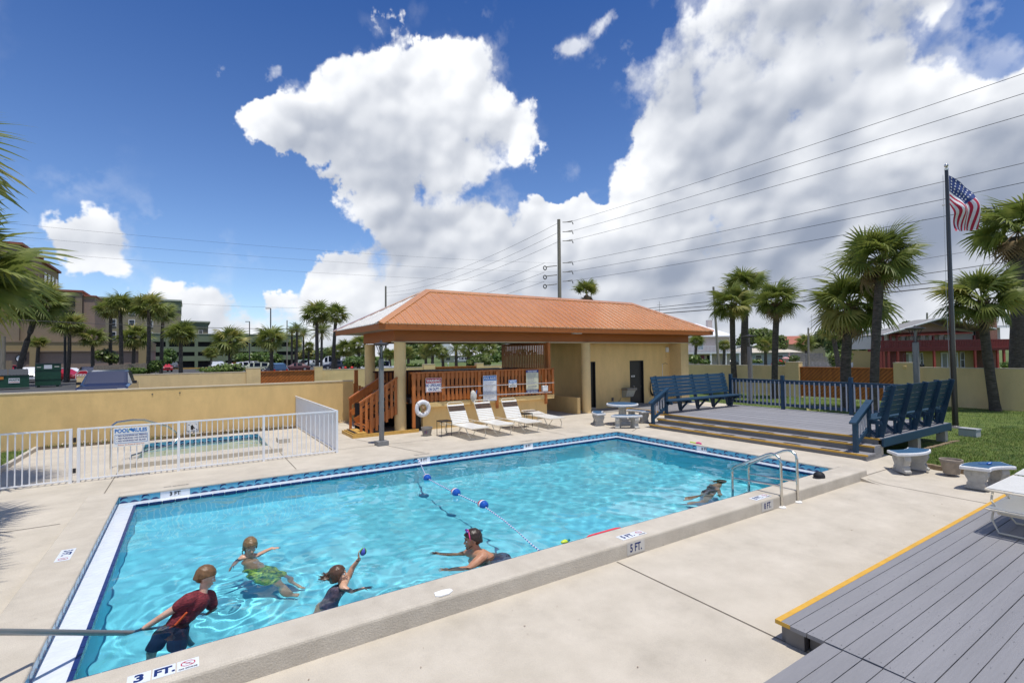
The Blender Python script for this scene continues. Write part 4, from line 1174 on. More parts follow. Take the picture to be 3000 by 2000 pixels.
MB().box(3.10, 3.14, FY + .03, 18.78, FT - .03, FT).build('top_rail', white_paint, ff)
MB().box(3.105, 3.135, FY + .03, 18.78, .225, .25).build('bottom_rail', white_paint, ff)
for i in range(55):
    inst('picket', pk, ff, rel(ff, (3.12, FY + .104 * (i + 1), .735)))
for z in (.42, 1.02):
    MB().box(-1.912, -1.868, FY - .04, FY - .0, z - .04, z + .05).build('hinge', black, ff)
# signs hung on that fence
def sign(label, x0, x1, y, z0, z1, edge=None, name='sign'):
    t = thing(name, label, 'sign', ((x0 + x1) / 2, y, z0))
    MB().box(x0, x1, y, y + .006, z0, z1).build('plate', white_plain if not edge else edge, t)
    return t
blue_ink = mat('sign_blue', (.02, .17, .50), .4, var=.02); navy_ink = mat('sign_navy', (.015, .03, .22), .4, var=.02); red_ink = mat('sign_red', (.45, .012, .03), .4, var=.02); cream_p = mat('sign_cream', (.66, .66, .48), .4, var=.02); orange_ink = mat('sign_orange', (.75, .3, .15), .4, var=.02); green_ink = mat('sign_green', (.06, .35, .12), .4, var=.02)
UP = (PI / 2, 0, 0)
def lines(t, x0, x1, zs, y, m, h=.008, gap=.25, seed=1):
    r = random.Random(seed); mb = MB()
    for z in zs:
        x = x0; e = x1 - r.uniform(0, gap) * (x1 - x0)
        while x < e:
            w = r.uniform(.02, .06); mb.box(x, min(x + w, e), y - .0012, y, z - h / 2, z + h / 2); x += w + .012
    return mb.build('fine_print', m, t)
sx0, sx1 = -1.29, -.71
s1 = sign('white pool rules sign hanging on the wading pool fence, no running', sx0, sx1, FY - .035, .82, 1.20)
yf = FY - .0362
text('lettering', 'POOL', .105, s1, (sx0 + .135, yf, 1.135), UP, blue_ink, .004, sx=.85)
text('lettering', 'RULES', .105, s1, (sx1 - .145, yf, 1.135), UP, blue_ink, .004, sx=.80)
MB().add([(sx0 + .25, yf, 1.15), (sx0 + .32, yf, 1.10), (sx0 + .335, yf, 1.14), (sx0 + .30, yf, 1.185), (sx0 + .27, yf, 1.18)], [(0, 1, 2, 3, 4)]).build('splash_mark', blue_ink, s1)
MB().add([(sx0 + .235, yf, 1.12), (sx0 + .25, yf, 1.18), (sx0 + .262, yf, 1.17), (sx0 + .25, yf, 1.125)], [(0, 1, 2, 3)]).build('splash_mark', green_ink, s1)
mbx = MB(); fx0, fx1, fz0, fz1 = sx0 + .02, sx1 - .02, .885, 1.07
for b_ in ((fx0, fx1, fz1 - .008, fz1), (fx0, fx1, fz0, fz0 + .008), (fx0, fx0 + .008, fz0 + .009, fz1 - .009), (fx1 - .008, fx1, fz0 + .009, fz1 - .009)):
    mbx.box(b_[0], b_[1], yf, yf + .001, b_[2], b_[3])
mbx.build('border', blue_ink, s1)
for i, (l_, r_) in enumerate((('• NO RUNNING', '• NO PEEING'), ('• NO PUSHING', '• NO DIVING'), ('• NO WHINING', '• NO GLASS'))):
    text('lettering', l_, .040, s1, (sx0 + .045, yf, 1.035 - i * .052), UP, navy_ink, .0012, 'LEFT')
    text('lettering', r_, .040, s1, (sx0 + .315, yf, 1.035 - i * .052), UP, navy_ink, .0012, 'LEFT')
text('lettering', 'Follow the Rules & Have Fun!', .036, s1, ((sx0 + sx1) / 2, yf, .853), UP, orange_ink, .0004)
s2 = sign('small white no glassware sign on the beige wall above the wading pool', -.08, .26, 18.78, .62, 1.05, name='sign')
y2 = 18.7785
mbx = MB()
for b_ in ((-.07, .25, 1.03, 1.04), (-.07, -.06, .75, 1.029), (.24, .25, .75, 1.029), (-.059, .239, .75, .76)):
    mbx.box(b_[0], b_[1], y2, y2 + .001, b_[2], b_[3])
mbx.build('border', black, s2)
mbx = MB().add([(.02, y2, .80), (.10, y2, .78), (.13, y2, .86), (.09, y2, .94), (.03, y2, .90)], [(0, 1, 2, 3, 4)]); mbx.add([(.15, y2, .96), (.20, y2, .96), (.18, y2, .88)], [(0, 1, 2)]); mbx.add([(.17, y2, .88), (.185, y2, .88), (.185, y2, .80), (.17, y2, .80)], [(0, 1, 2, 3)]); mbx.add([(-.03, y2 - .0005, .95), (-.015, y2 - .0005, .965), (.22, y2 - .0005, .79), (.20, y2 - .0005, .775)], [(0, 1, 2, 3)])
mbx.build('pictogram', black, s2)
for i, l_ in enumerate(('NO GLASSWARE', 'ALLOWED IN', 'POOL AREA')):
    text('lettering', l_, .034, s2, (.09, y2, .725 - i * .036), UP, black, .0008)
s2.location.z -= .44
# signs on the bar railing
YS = 14.955
def brd(t, x0, x1, z0, z1, m, w=.012, y=YS - .0012):
    mb = MB(); mb.box(x0, x1, y, y + .001, z1 - w, z1); mb.box(x0, x1, y, y + .001, z0, z0 + w); mb.box(x0, x0 + w, y, y + .001, z0 + w + .0005, z1 - w - .0005); mb.box(x1 - w, x1, y, y + .001, z0 + w + .0005, z1 - w - .0005)
    return mb.build('border', m, t)
w1 = sign('red and white warning sign, no lifeguard on duty, on the bar railing', 6.38, 6.93, YS, 1.41, 1.87)
brd(w1, 6.39, 6.92, 1.42, 1.86, red_ink, .012)
MB().box(6.402, 6.908, YS - .0012, YS, 1.705, 1.848).build('header', red_ink, w1)
text('lettering', 'WARNING', .125, w1, (6.655, YS - .0025, 1.775), UP, white_plain, .004, sx=.80)
text('lettering', 'NO LIFEGUARD', .125, w1, (6.655, YS - .0015, 1.63), UP, navy_ink, .004, sx=.62)
text('lettering', 'ON DUTY', .125, w1, (6.655, YS - .0015, 1.50), UP, navy_ink, .004, sx=.66)
w2 = sign('tall white pool rules sign with a blue header on the bar railing', 8.50, 9.05, YS, 1.0, 1.88)
brd(w2, 8.515, 9.035, 1.015, 1.865, blue_ink, .012)
MB().box(8.528, 9.022, YS - .0012, YS, 1.70, 1.852).build('header', blue_ink, w2)
text('lettering', 'POOL RULES', .135, w2, (8.775, YS - .0025, 1.775), UP, white_plain, .003, sx=.62)
lines(w2, 8.55, 9.0, [1.66 - i * .034 for i in range(18)], YS, navy_ink, .010, .45, 4)
w3 = sign('small blue notice sign on the bar railing', 9.55, 9.89, YS, 1.43, 1.69)
MB().box(9.555, 9.885, YS - .0012, YS, 1.585, 1.685).build('header', blue_ink, w3)
text('lettering', 'NOTICE', .085, w3, (9.72, YS - .0025, 1.635), UP, white_plain, .003, sx=.8)
text('lettering', 'NO', .06, w3, (9.72, YS - .0015, 1.54), UP, black, .002)
lines(w3, 9.60, 9.85, [1.49, 1.465], YS, black, .016, .05, 3)
w4 = sign('tall cream pool rules sign ending in no diving, right on the bar railing', 10.31, 10.86, YS, 1.17, 2.02, cream_p)
MB().box(10.312, 10.858, YS - .0012, YS, 1.925, 2.018).build('header', navy_ink, w4)
text('lettering', 'POOL RULES', .085, w4, (10.585, YS - .0025, 1.97), UP, white_plain, .002, sx=.85)
MB().box(10.312, 10.858, YS - .0012, YS, 1.172, 1.295).build('footer', navy_ink, w4)
text('lettering', 'NO DIVING', .115, w4, (10.585, YS - .0025, 1.235), UP, white_plain, .003, sx=.78)
text('lettering', 'POOL MAXIMUM DEPTH', .042, w4, (10.585, YS - .0015, 1.42), UP, navy_ink, .001, sx=.85)
lines(w4, 10.36, 10.82, [1.88 - i * .034 for i in range(12)] + [1.37, 1.34], YS, navy_ink, .010, .4, 8)
w5 = thing('paper_dispenser', 'white plastic box on the bar railing right of the no diving sign', 'dispenser', (11.1, 14.9, 1.23))
bevel(MB().box(10.98, 11.22, 14.84, 14.95, 1.22, 1.43).build('box', white_plain, w5), .02)
MB().box(11.03, 11.17, 14.835, 14.84, 1.40, 1.415).build('slot', black, w5)
# poles and net hung on the railing
p1 = tag(MB().tube([(6.80, 14.92, 1.50), (6.97, 14.90, 1.545), (11.55, 14.90, 1.52)], .014, 8).build('telescopic_pole', mat('aluminium', (.62, .62, .60), .35, metal=.7, var=.05)), 'long thin aluminium pole hanging across the signs on the bar railing, upper one', 'pole')
nt_ = thing('leaf_net', 'white pool net on a long aluminium pole, lower on the bar railing', 'net', (8.1, 14.88, 1.1))
MB().tube([(8.28, 14.87, 1.215), (11.4, 14.87, 1.175)], .018, 8).build('pole', MATS['aluminium'], nt_)
MB().beam((8.20, 14.87, 1.40), (8.13, 14.87, .98), .03, .03).build('net_frame', blue_ink, nt_)
mb = MB(); ring = []
for i in range(9):
    z = 1.41 - i * .055; w = (.02, .075, .10, .11, .115, .11, .095, .07, .03)[i]; cx = 8.05 + i * .006
    ring.append([(cx + w * math.cos(a) * (1 + .12 * math.sin(3 * a + i)), 14.87 + w * .7 * math.sin(a), z) for a in [2 * PI * k / 14 for k in range(14)]])
for i in range(8):
    for k in range(14):
        mb.add([ring[i][k], ring[i][(k + 1) % 14], ring[i + 1][(k + 1) % 14], ring[i + 1][k]], [(0, 1, 2, 3)])
mb.build('net_bag', mat('net_cloth', (.62, .60, .54), .9, var=.12, scale=20), nt_)
rg = thing('life_ring', 'white life ring with coiled rope hanging on the beige bar wall', 'life ring', (6.28, 15.0, .9))
mb = MB()
for i in range(28):
    for k in range(10):
        pass
def torus(c, R_, r_, n=32, m_=12, axis='y', sq=1.):
    mb = MB(); vs = []
    for i in range(n):
        a = 2 * PI * i / n
        for k in range(m_):
            b = 2 * PI * k / m_; rr = R_ + r_ * math.cos(b)
            if axis == 'y': vs.append((c[0] + rr * math.cos(a), c[1] + r_ * sq * math.sin(b), c[2] + rr * math.sin(a)))
            else: vs.append((c[0] + rr * math.cos(a), c[1] + rr * math.sin(a), c[2] + r_ * sq * math.sin(b)))
    mb.add(vs, [(i * m_ + k, ((i + 1) % n) * m_ + k, ((i + 1) % n) * m_ + (k + 1) % m_, i * m_ + (k + 1) % m_) for i in range(n) for k in range(m_)])
    return mb
torus((6.28, 14.98, .905), .205, .073, sq=.8).build('ring', mat('ring_white', (.72, .73, .76), .5, var=.08, scale=8), rg, smooth=True)
for k in range(4):
    a = PI / 4 + k * PI / 2
    torus((0, 0, 0), .076, .008, 16, 6, 'y').xform(Matrix.Translation((6.28 + .205 * math.cos(a), 14.98, .905 + .205 * math.sin(a))) @ Matrix.Rotation(-a, 4, 'Y') @ Matrix.Rotation(PI / 2, 4, 'X')).build('strap_band', white_plain, rg, smooth=True)
for k in range(4):
    torus((6.27 + .01 * k, 14.96 - .012 * k, .90 - .01 * k), .075 - .01 * k, .009, 20, 6, 'y').xform(Matrix.Translation((6.27, 0, .9)) @ Matrix.Diagonal((.75, 1, 1.5, 1)) @ Matrix.Translation((-6.27, 0, -.9))).build('rope_coil', mat('rope_tan', (.42, .27, .16), .9, var=.4, scale=60), rg, smooth=True)
MB().tube([(6.28, 14.98, 1.17), (6.285, 14.99, 1.24)], .008, 6).build('hanger', steel, rg)

# ================================================================ FITTINGS ON THE RESTROOM WALL
df = thing('drinking_fountain', 'wall mounted drinking fountain left of the dark restroom door', 'fountain', (16.6, 15.9, .6))
MB().add([(16.32, 16.09, .60), (16.80, 16.09, .60), (16.80, 15.88, .64), (16.32, 15.88, .64), (16.30, 16.09, .93), (16.84, 16.09, .93), (16.84, 15.76, .93), (16.30, 15.76, .93)], [(3, 2, 1, 0), (4, 5, 6, 7), (0, 1, 5, 4), (1, 2, 6, 5), (2, 3, 7, 6), (3, 0, 4, 7)]).build('cabinet', mat('fountain_steel', (.42, .44, .40), .4, metal=.3, var=.1, scale=8), df)
bevel(MB().box(16.28, 16.90, 15.72, 16.09, .932, 1.04).build('basin', mat('fountain_top', (.26, .24, .21), .4, metal=.3, var=.1), df), .02)
MB().tube([(16.80, 15.80, 1.04), (16.80, 15.80, 1.11), (16.77, 15.84, 1.13)], .014, 8).build('spout', steel, df)
ol = thing('wall_outlet', 'small electrical box with a cable left of the drinking fountain', 'outlet', (15.7, 16.08, .5))
MB().box(15.67, 15.75, 16.05, 16.098, .50, .64).build('box', dark_grey, ol)
MB().tube([(15.72, 16.07, .50), (15.78, 16.06, .42), (15.98, 16.06, .40), (16.15, 16.07, .48), (16.25, 16.08, .62)], .007, 6).build('cable', dark_grey, ol)
hs = thing('hose_coil', 'black garden hose coiled on the wall right of the dark restroom door', 'hose', (18.3, 16.0, 1.0))
for k in range(6):
    torus((18.30 + rnd.uniform(-.03, .03), 16.05 - .014 * (k % 3), 1.0 + rnd.uniform(-.04, .02)), .26 + rnd.uniform(-.03, .03), .016, 28, 6, 'y').xform(Matrix.Translation((18.3, 0, 1.0)) @ Matrix.Diagonal((.72, 1, 1.35, 1)) @ Matrix.Translation((-18.3, 0, -1.0))).build('loop', black, hs, smooth=True)
MB().box(18.25, 18.35, 15.98, 16.098, 1.30, 1.36).build('hook', dark_grey, hs)
sh = thing('outdoor_shower', 'thin white shower pipe on the restroom wall above the blue bench', 'shower', (19.0, 16.05, .6))
MB().tube([(19.0, 16.06, .5), (19.0, 16.06, 2.05)], .012, 6).build('pipe', white_plain, sh)
MB().tube([(19.0, 16.06, 2.05), (19.1, 15.95, 2.10), (19.18, 15.9, 2.04)], .010, 6).build('shower_head', dark_grey, sh)
lb = thing('wall_light', 'white light box high on the restroom wall near the right corner', 'wall light', (19.3, 16.05, 2.7))
bevel(MB().box(19.26, 19.42, 15.98, 16.098, 2.62, 2.86).build('housing', white_plain, lb), .03)
MB().tube([(19.34, 16.08, 2.62), (19.30, 16.085, 2.5), (19.32, 16.085, 2.36)], .006, 6).build('wire', dark_grey, lb)

# ================================================================ POOL FITTINGS
ld = thing('pool_ladder', 'bent stainless steel handrails with a ladder at the deep end', 'ladder', (8.5, 4.9, 0))
for x in (8.28, 8.79):
    MB().tube([(x, 4.565, 0.), (x, 4.565, .40), (x, 4.565, .74), (x, 4.59, .82), (x, 4.65, .865), (x, 4.72, .865), (x, 4.80, .84), (x, 5.14, .66), (x, 5.40, .515), (x, 5.45, .46), (x, 5.46, .40), (x, 5.46, -.9)], .0225, 12).build('rail', steel, ld, smooth=True)
    MB().tube([(x, 4.57, .36), (x, 5.455, .31)], .0175, 10).build('crossbar', steel, ld, smooth=True)
    MB().lathe([(.065, 0), (.065, .012), (.05, .022), (.024, .024)], (x, 4.565, 0.002), 20).build('flange', white_plain, ld, smooth=True)
for z in (-.25, -.55, -.85):
    MB().box(8.29, 8.78, 5.42, 5.50, z, z + .02).build('rung', steel, ld)
def HR(x, y, t, z=None):
    p = Vector(HC + CM.T @ np.array([(x - 1500) / 1455., (y - 1000) / 1455., 1.]) * t)
    if z is not None: p.z = z
    return p
hr_ = thing('pool_handrail', 'long grey steel handrail entering the frame at the left and held by the boy', 'handrail', (-.9, 5.2, .3))
MB().tube([tuple(HR(560, 1830, 4.86, -.42)), tuple(HR(470, 1846, 4.79)), tuple(HR(412, 1853, 4.74)), tuple(HR(300, 1852.5, 4.44)), tuple(HR(0, 1850, 3.70)), tuple(HR(-150, 1849, 3.36)), tuple(HR(-190, 1870, 3.30)), tuple(HR(-195, 2300, 3.30))], .0235, 12).build('rail', mat('dull_steel', (.26, .28, .28), .35, metal=.6, var=.1), hr_, smooth=True)
kr = thing('wading_pool_handrail', 'curved stainless handrail at the wading pool steps behind the fence', 'handrail', (-1.2, 14.3, .2))
for dy in (0,):
    MB().tube([(-1.45, 14.1, .1), (-1.45, 14.1, 1.02), (-1.43, 14.13, 1.14), (-1.36, 14.22, 1.19), (-1.1, 14.5, 1.19), (-.9, 14.75, 1.15), (-.45, 15.25, .90), (-.28, 15.4, .72), (-.26, 15.42, .55), (-.36, 15.3, .42), (-.8, 14.9, .40), (-1.12, 14.45, .38), (-1.16, 14.35, .15)], .022, 10).build('rail', steel, kr, smooth=True)
sk = tag(bevel(MB().box(2.1, 2.4, 15.3, 15.75, .18, .31).build('skimmer_box', concrete_curb), .01), 'small concrete block on the deck right of the wading pool', 'block')
# lane rope
rp = thing('lane_rope', 'blue and white pool rope with three floats across the pool', 'rope', (4.1, 8, .04))
rpts = [(4.56, 11.19, .15), (4.56, 11.02, .05), (4.34, 10.3, .045), (4.15, 9.69, .05), (4.14, 8.35, .05), (4.18, 7.4, .05), (4.09, 6.6, .04), (4.0, 6.1, .035), (3.88, 5.52, .03), (3.83, 5.25, .04), (3.82, 5.02, .12)]
mb = MB()
def resample(p, n):
    p = [Vector(q) for q in p]; L = [0]
    for a, b in zip(p[:-1], p[1:]): L.append(L[-1] + (b - a).length)
    out = []
    for i in range(n + 1):
        s = L[-1] * i / n
        k = max(j for j in range(len(L) - 1) if L[j] <= s + 1e-9)
        out.append(p[k].lerp(p[k + 1], (s - L[k]) / max(1e-9, L[k + 1] - L[k])))
    return out
rs = resample(rpts, 170)
for i in range(170):
    mb.cur = i % 2
    mb.tube([rs[i], rs[i + 1]], .011, 6, False)
mb.build('rope', [mat('rope_white', (.75, .77, .8), .7, var=.05), mat('rope_blue', (.06, .14, .42), .7, var=.05)], rp, smooth=True)
fl_red = mat('float_red', (.55, .02, .04), .3, var=.03); fl_blue = mat('float_blue', (.01, .09, .42), .3, var=.03); fl_white = mat('float_white', (.80, .80, .80), .3, var=.02)
for (x, y), d in (((4.15, 9.69), (-.3, -1)), ((4.14, 8.35), (0, -1)), ((4.18, 7.4), (.04, -1))):
    mb = MB()
    prof = [(-.105, .012), (-.10, .035), (-.08, .062), (-.05, .078), (-.018, .082), (.018, .082), (.05, .078), (.08, .062), (.10, .035), (.105, .012)]
    for i in range(len(prof) - 1):
        zc = (prof[i][0] + prof[i + 1][0]) / 2
        mb.cur = 0 if zc < -.03 else (1 if zc < .02 else 2)
        o = len(mb.v)
        for zz, rr in (prof[i], prof[i + 1]):
            for k in range(18):
                mb.v.append((zz, rr * math.cos(2 * PI * k / 18), rr * math.sin(2 * PI * k / 18)))
        for k in range(18):
            mb.f.append([o + k, o + (k + 1) % 18, o + 18 + (k + 1) % 18, o + 18 + k]); mb.mi.append(mb.cur)
    a = math.atan2(d[1], d[0])
    mb.xform(Matrix.Translation((x, y, .06)) @ Matrix.Rotation(a, 4, 'Z')); mb.build('float', [fl_red, fl_white, fl_blue], rp, smooth=True)
# depth markers on the curb
def marker(label, cx, cy, z, up, body, size, w, h, m=depth_white, sx=.9):
    if up:
        t = thing('depth_marker', label, 'marker', (cx, cy, z)); MB().box(cx - w / 2, cx + w / 2, cy - h / 2, cy + h / 2, z, z + .003).build('tile', m, t)
        text('lettering', body, size, t, (cx - w * .0, cy, z + .0035), (0, 0, 0), navy, .004, sx=sx)
    else:
        t = thing('depth_marker', label, 'marker', (cx, cy, z)); MB().box(cx - w / 2, cx + w / 2, cy - .003, cy, z - h / 2, z + h / 2).build('tile', m, t)
        text('lettering', body, size, t, (cx, cy - .0036, z), (PI / 2, 0, 0), navy, .004, sx=sx)
    return t
def nodive(t, cx, cy, z, r):
    mb = MB(); n = 8
    for i in range(n):
        a, b = 2 * PI * (i + .5) / n, 2 * PI * (i + 1.5) / n
        mb.add([(cx + r * math.cos(a) * f, cy + r * .8 * math.sin(a) * f, z) for f in (1, .84)] + [(cx + r * math.cos(b) * f, cy + r * .8 * math.sin(b) * f, z) for f in (.84, 1)], [(0, 1, 2, 3)])
    mb.beam((cx - r * .7, cy + r * .55, z), (cx + r * .7, cy - r * .55, z), r * .14, .001)
    mb.build('prohibition_sign', red_ink, t)
    MB().add([(cx - r * .45, cy - r * .25, z - .0006), (cx + r * .1, cy + r * .15, z - .0006), (cx + r * .5, cy + r * .3, z - .0006), (cx + r * .1, cy, z - .0006)], [(0, 1, 2, 3)]).build('diver_mark', black, t)
CT = .2005
for x, lab, b_ in ((-.20, '3 ft', '3 FT.'),):
    t = thing('depth_marker', 'white 3 ft depth tiles with a no diving symbol on the near pool curb', 'marker', (x, 4.74, CT))
    for cx, w in ((-.31, .145), (-.155, .145), (.0, .145)):
        MB().box(cx - w / 2, cx + w / 2, 4.655, 4.80, CT, CT + .003).build('tile', depth_white, t)
    text('lettering', '3', .135, t, (-.31, 4.727, CT + .0036), (0, 0, 0), navy, .006)
    text('lettering', 'FT.', .125, t, (-.152, 4.727, CT + .0036), (0, 0, 0), navy, .006, sx=.85)
    nodive(t, 0, 4.745, CT + .0042, .052)
    text('lettering', 'NO DIVING', .026, t, (0, 4.675, CT + .0036), (0, 0, 0), black, .001, sx=.9)
for cx, b_, lab in ((7.90, '8 FT.', 'white 8 ft depth tiles on top of the near curb beside the ladder'), (4.90, '5 FT.', 'white 5 ft depth tiles on top of the near curb')):
    t = thing('depth_marker', lab, 'marker', (cx, 4.71, CT))
    for k in (-1, 0, 1):
        MB().box(cx + k * .148 - .072, cx + k * .148 + .072, 4.64, 4.78, CT, CT + .003).build('tile', depth_white, t)
    text('lettering', b_, .12, t, (cx - .07, 4.71, CT + .0036), (0, 0, 0), navy, .005, sx=.85)
    nodive(t, cx + .148, 4.725, CT + .0042, .05)
    text('lettering', 'NO DIVING', .024, t, (cx + .148, 4.66, CT + .0036), (0, 0, 0), black, .001, sx=.9)
marker('8 ft depth plate on the outer face of the near curb by the ladder', 7.88, 4.5785, .10, False, '8 FT.', .13, .34, .15, mat('plate_grey', (.52, .50, .46), .5), .75)
marker('5 ft depth plate on the outer face of the near curb', 4.84, 4.5785, .10, False, '5 FT.', .14, .32, .15, MATS['plate_grey'], .75)
t = thing('depth_marker', 'white 3 ft depth tiles on the left pool curb', 'marker', (-1.27, 8.2, CT))
for k in (-1, 0, 1):
    MB().box(-1.345, -1.2, 8.2 + k * .148 - .072, 8.2 + k * .148 + .072, CT, CT + .003).build('tile', depth_white, t)
text('lettering', '3 FT.', .12, t, (-1.272, 8.27, CT + .0036), (0, 0, -PI / 2), navy, .005, sx=.85)
nodive(t, -1.272, 8.05, CT + .0042, .05)
for x, lab in ((-.2, 'faded depth lettering on the far pool coping near the shallow end'), (4.75, 'faded depth lettering on the far pool coping in the middle'), (7.85, 'faded depth lettering on the far pool coping near the table')):
    o = text('coping_lettering', 'NO DIVING', .075, None, (x, 11.40, .2035), (0, 0, 0), mat('faded_black', (.16, .15, .14), .8, var=.2), .001)
    tag(o, lab, 'lettering')
leaf_ = MB()
for _ in range(26):
    lx_, ly_ = rnd.uniform(-.5, 12), rnd.uniform(2.7, 4.4); a = rnd.uniform(0, 6.3); q_ = rnd.uniform(.006, .014)
    leaf_.add([(lx_ - q_ * math.cos(a), ly_ - q_ * math.sin(a), deck_z(lx_, ly_) + .006), (lx_ + q_ * .35 * math.sin(a), ly_ - q_ * .35 * math.cos(a), deck_z(lx_, ly_) + .010), (lx_ + q_ * math.cos(a), ly_ + q_ * math.sin(a), deck_z(lx_, ly_) + .007), (lx_ - q_ * .35 * math.sin(a), ly_ + q_ * .35 * math.cos(a), deck_z(lx_, ly_) + .011)], [(0, 1, 2, 3)])
tag(leaf_.build('leaf_specks', MATS['brown_leaf']), kind='stuff')
# small things left about
hat = thing('baseball_cap', 'black baseball cap lying on the near pool curb by the deep corner', 'cap', (10.03, 4.8, .2))
MB().lathe([(.098, 0), (.10, .03), (.088, .07), (.055, .10), (.015, .112), (.001, .113)], (10.03, 4.80, .2), 20).build('crown', mat('cap_black', (.008, .008, .012), .7, var=.2), hat, smooth=True)
mb = MB(); pts = []
for i in range(9):
    a = R(130) + R(100) * i / 8
    pts.append((10.03 + .09 * math.cos(a), 4.80 + .09 * math.sin(a), .208)); 
out = [(10.03 + (.09 + .075 * math.sin(PI * i / 8)) * math.cos(R(130) + R(100) * i / 8), 4.80 + (.09 + .075 * math.sin(PI * i / 8)) * math.sin(R(130) + R(100) * i / 8), .203) for i in range(9)]
for i in range(8):
    mb.add([pts[i], out[i], out[i + 1], pts[i + 1]], [(0, 1, 2, 3)]); mb.add([(p[0], p[1], p[2] + .007) for p in (pts[i], pts[i + 1], out[i + 1], out[i])], [(0, 1, 2, 3)])
mb.build('brim', MATS['cap_black'], hat)
tag(MB().prism([(2.06, 4.63), (2.10, 4.57 + .03), (2.2, 4.60), (2.26, 4.64), (2.25, 4.69), (2.17, 4.71), (2.08, 4.70)], .2005, .212).build('chipped_patch', white_plain), 'white paint patch on the near pool curb below the man', 'patch')
ty = thing('pool_toy', 'pink and lime dive toy on the far right pool edge', 'toy', (11.2, 8.4, .2))
MB().tube([(11.2, 8.25, .215), (11.22, 8.33, .23), (11.2, 8.40, .215)], .02, 8).build('grip', mat('hot_pink', (.8, .03, .25), .4), ty, smooth=True)
MB().tube([(11.2, 8.40, .212), (11.22, 8.6, .212)], .016, 8).build('tail', mat('lime', (.55, .7, .05), .4), ty, smooth=True)
n2 = thing('foam_noodle', 'red foam kickboard edge floating along the near pool wall', 'float', (4.9, 5.33, .05))
MB().prism([(4.62, 5.285), (5.28, 5.285), (5.30, 5.30), (5.22, 5.335), (4.7, 5.33)], .03, .06).build('board', mat('foam_red', (.7, .05, .07), .6), n2)
n3 = thing('dive_mask', 'green and yellow swim mask floating by the near pool wall', 'mask', (4.3, 5.34, .05))
MB().sphere((4.3, 5.36, .045), .045, 12, 8, (1.5, .8, .6)).build('frame', MATS['lime'], n3, smooth=True)
MB().sphere((4.35, 5.35, .06), .03, 10, 6, (1.2, .8, .6)).build('lens', mat('mask_teal', (.02, .25, .3), .2), n3, smooth=True)
bxm = thing('utility_box', 'small grey utility box on the lawn right of the flagpole', 'box', (18.95, 4.92, .06))
bevel(MB().cbox((18.95, 4.92, .17), (.26, .42, .22), -.15).build('housing', mat('box_grey', (.42, .43, .44), .5, var=.06), bxm), .015)
MB().cbox((18.95, 4.92, .295), (.29, .45, .03), -.15).build('lid', MATS['box_grey'], bxm)
sprk = thing('irrigation_stub', 'short black irrigation stub in the grass beside the utility box', 'pipe', (18.4, 5.2, .06))
MB().tube([(18.3, 5.25, .05), (18.3, 5.25, .13)], .03, 8).build('stub', black, sprk)
# ================================================================ VEGETATION
def leaf_mat(name, a, b, tl=.25, rough=.45):
    m = bpy.data.materials.new(name); m.use_nodes = True
    n = m.node_tree.nodes; l = m.node_tree.links
    p = n['Principled BSDF']; p.inputs['Roughness'].default_value = rough
    g = n.new('ShaderNodeNewGeometry'); t = n.new('ShaderNodeTexNoise'); t.inputs['Scale'].default_value = 2.3; t.inputs['Detail'].default_value = 5
    l.new(g.outputs['Position'], t.inputs['Vector'])
    r = n.new('ShaderNodeValToRGB'); r.color_ramp.elements[0].position = .32; r.color_ramp.elements[1].position = .68
    r.color_ramp.elements[0].color = (*a, 1); r.color_ramp.elements[1].color = (*b, 1)
    l.new(t.outputs['Fac'], r.inputs[0]); l.new(r.outputs[0], p.inputs['Base Color'])
    tr = n.new('ShaderNodeBsdfTranslucent'); l.new(r.outputs[0], tr.inputs['Color'])
    mx = n.new('ShaderNodeMixShader'); mx.inputs[0].default_value = tl
    l.new(p.outputs[0], mx.inputs[1]); l.new(tr.outputs[0], mx.inputs[2]); l.new(mx.outputs[0], n['Material Output'].inputs['Surface'])
    MATS[name] = m
    return m
palm_g = leaf_mat('palm_green', (.12, .17, .03), (.27, .30, .07), .42, .52)
palm_y = leaf_mat('palm_yellow_green', (.28, .28, .06), (.48, .43, .13), .42, .55)
palm_d = leaf_mat('palm_dry', (.20, .135, .065), (.36, .26, .14), .15, .7)
bark = mat('palm_trunk', (.06, .048, .038), .9, var=.35, scale=5, bump=.9, bscale=20, stretch=(1, 1, 3.5), col2=(.155, .13, .105), bdist=.05)
boots_m = mat('palm_boots', (.12, .08, .045), .9, var=.4, scale=8, bump=.4)
leaf_a = leaf_mat('bush_leaf_dark', (.05, .11, .02), (.12, .19, .035), .3)
leaf_b = leaf_mat('bush_leaf_mid', (.10, .17, .03), (.20, .27, .05), .3)
leaf_c = leaf_mat('tree_leaf_olive', (.09, .125, .035), (.19, .22, .065), .3)
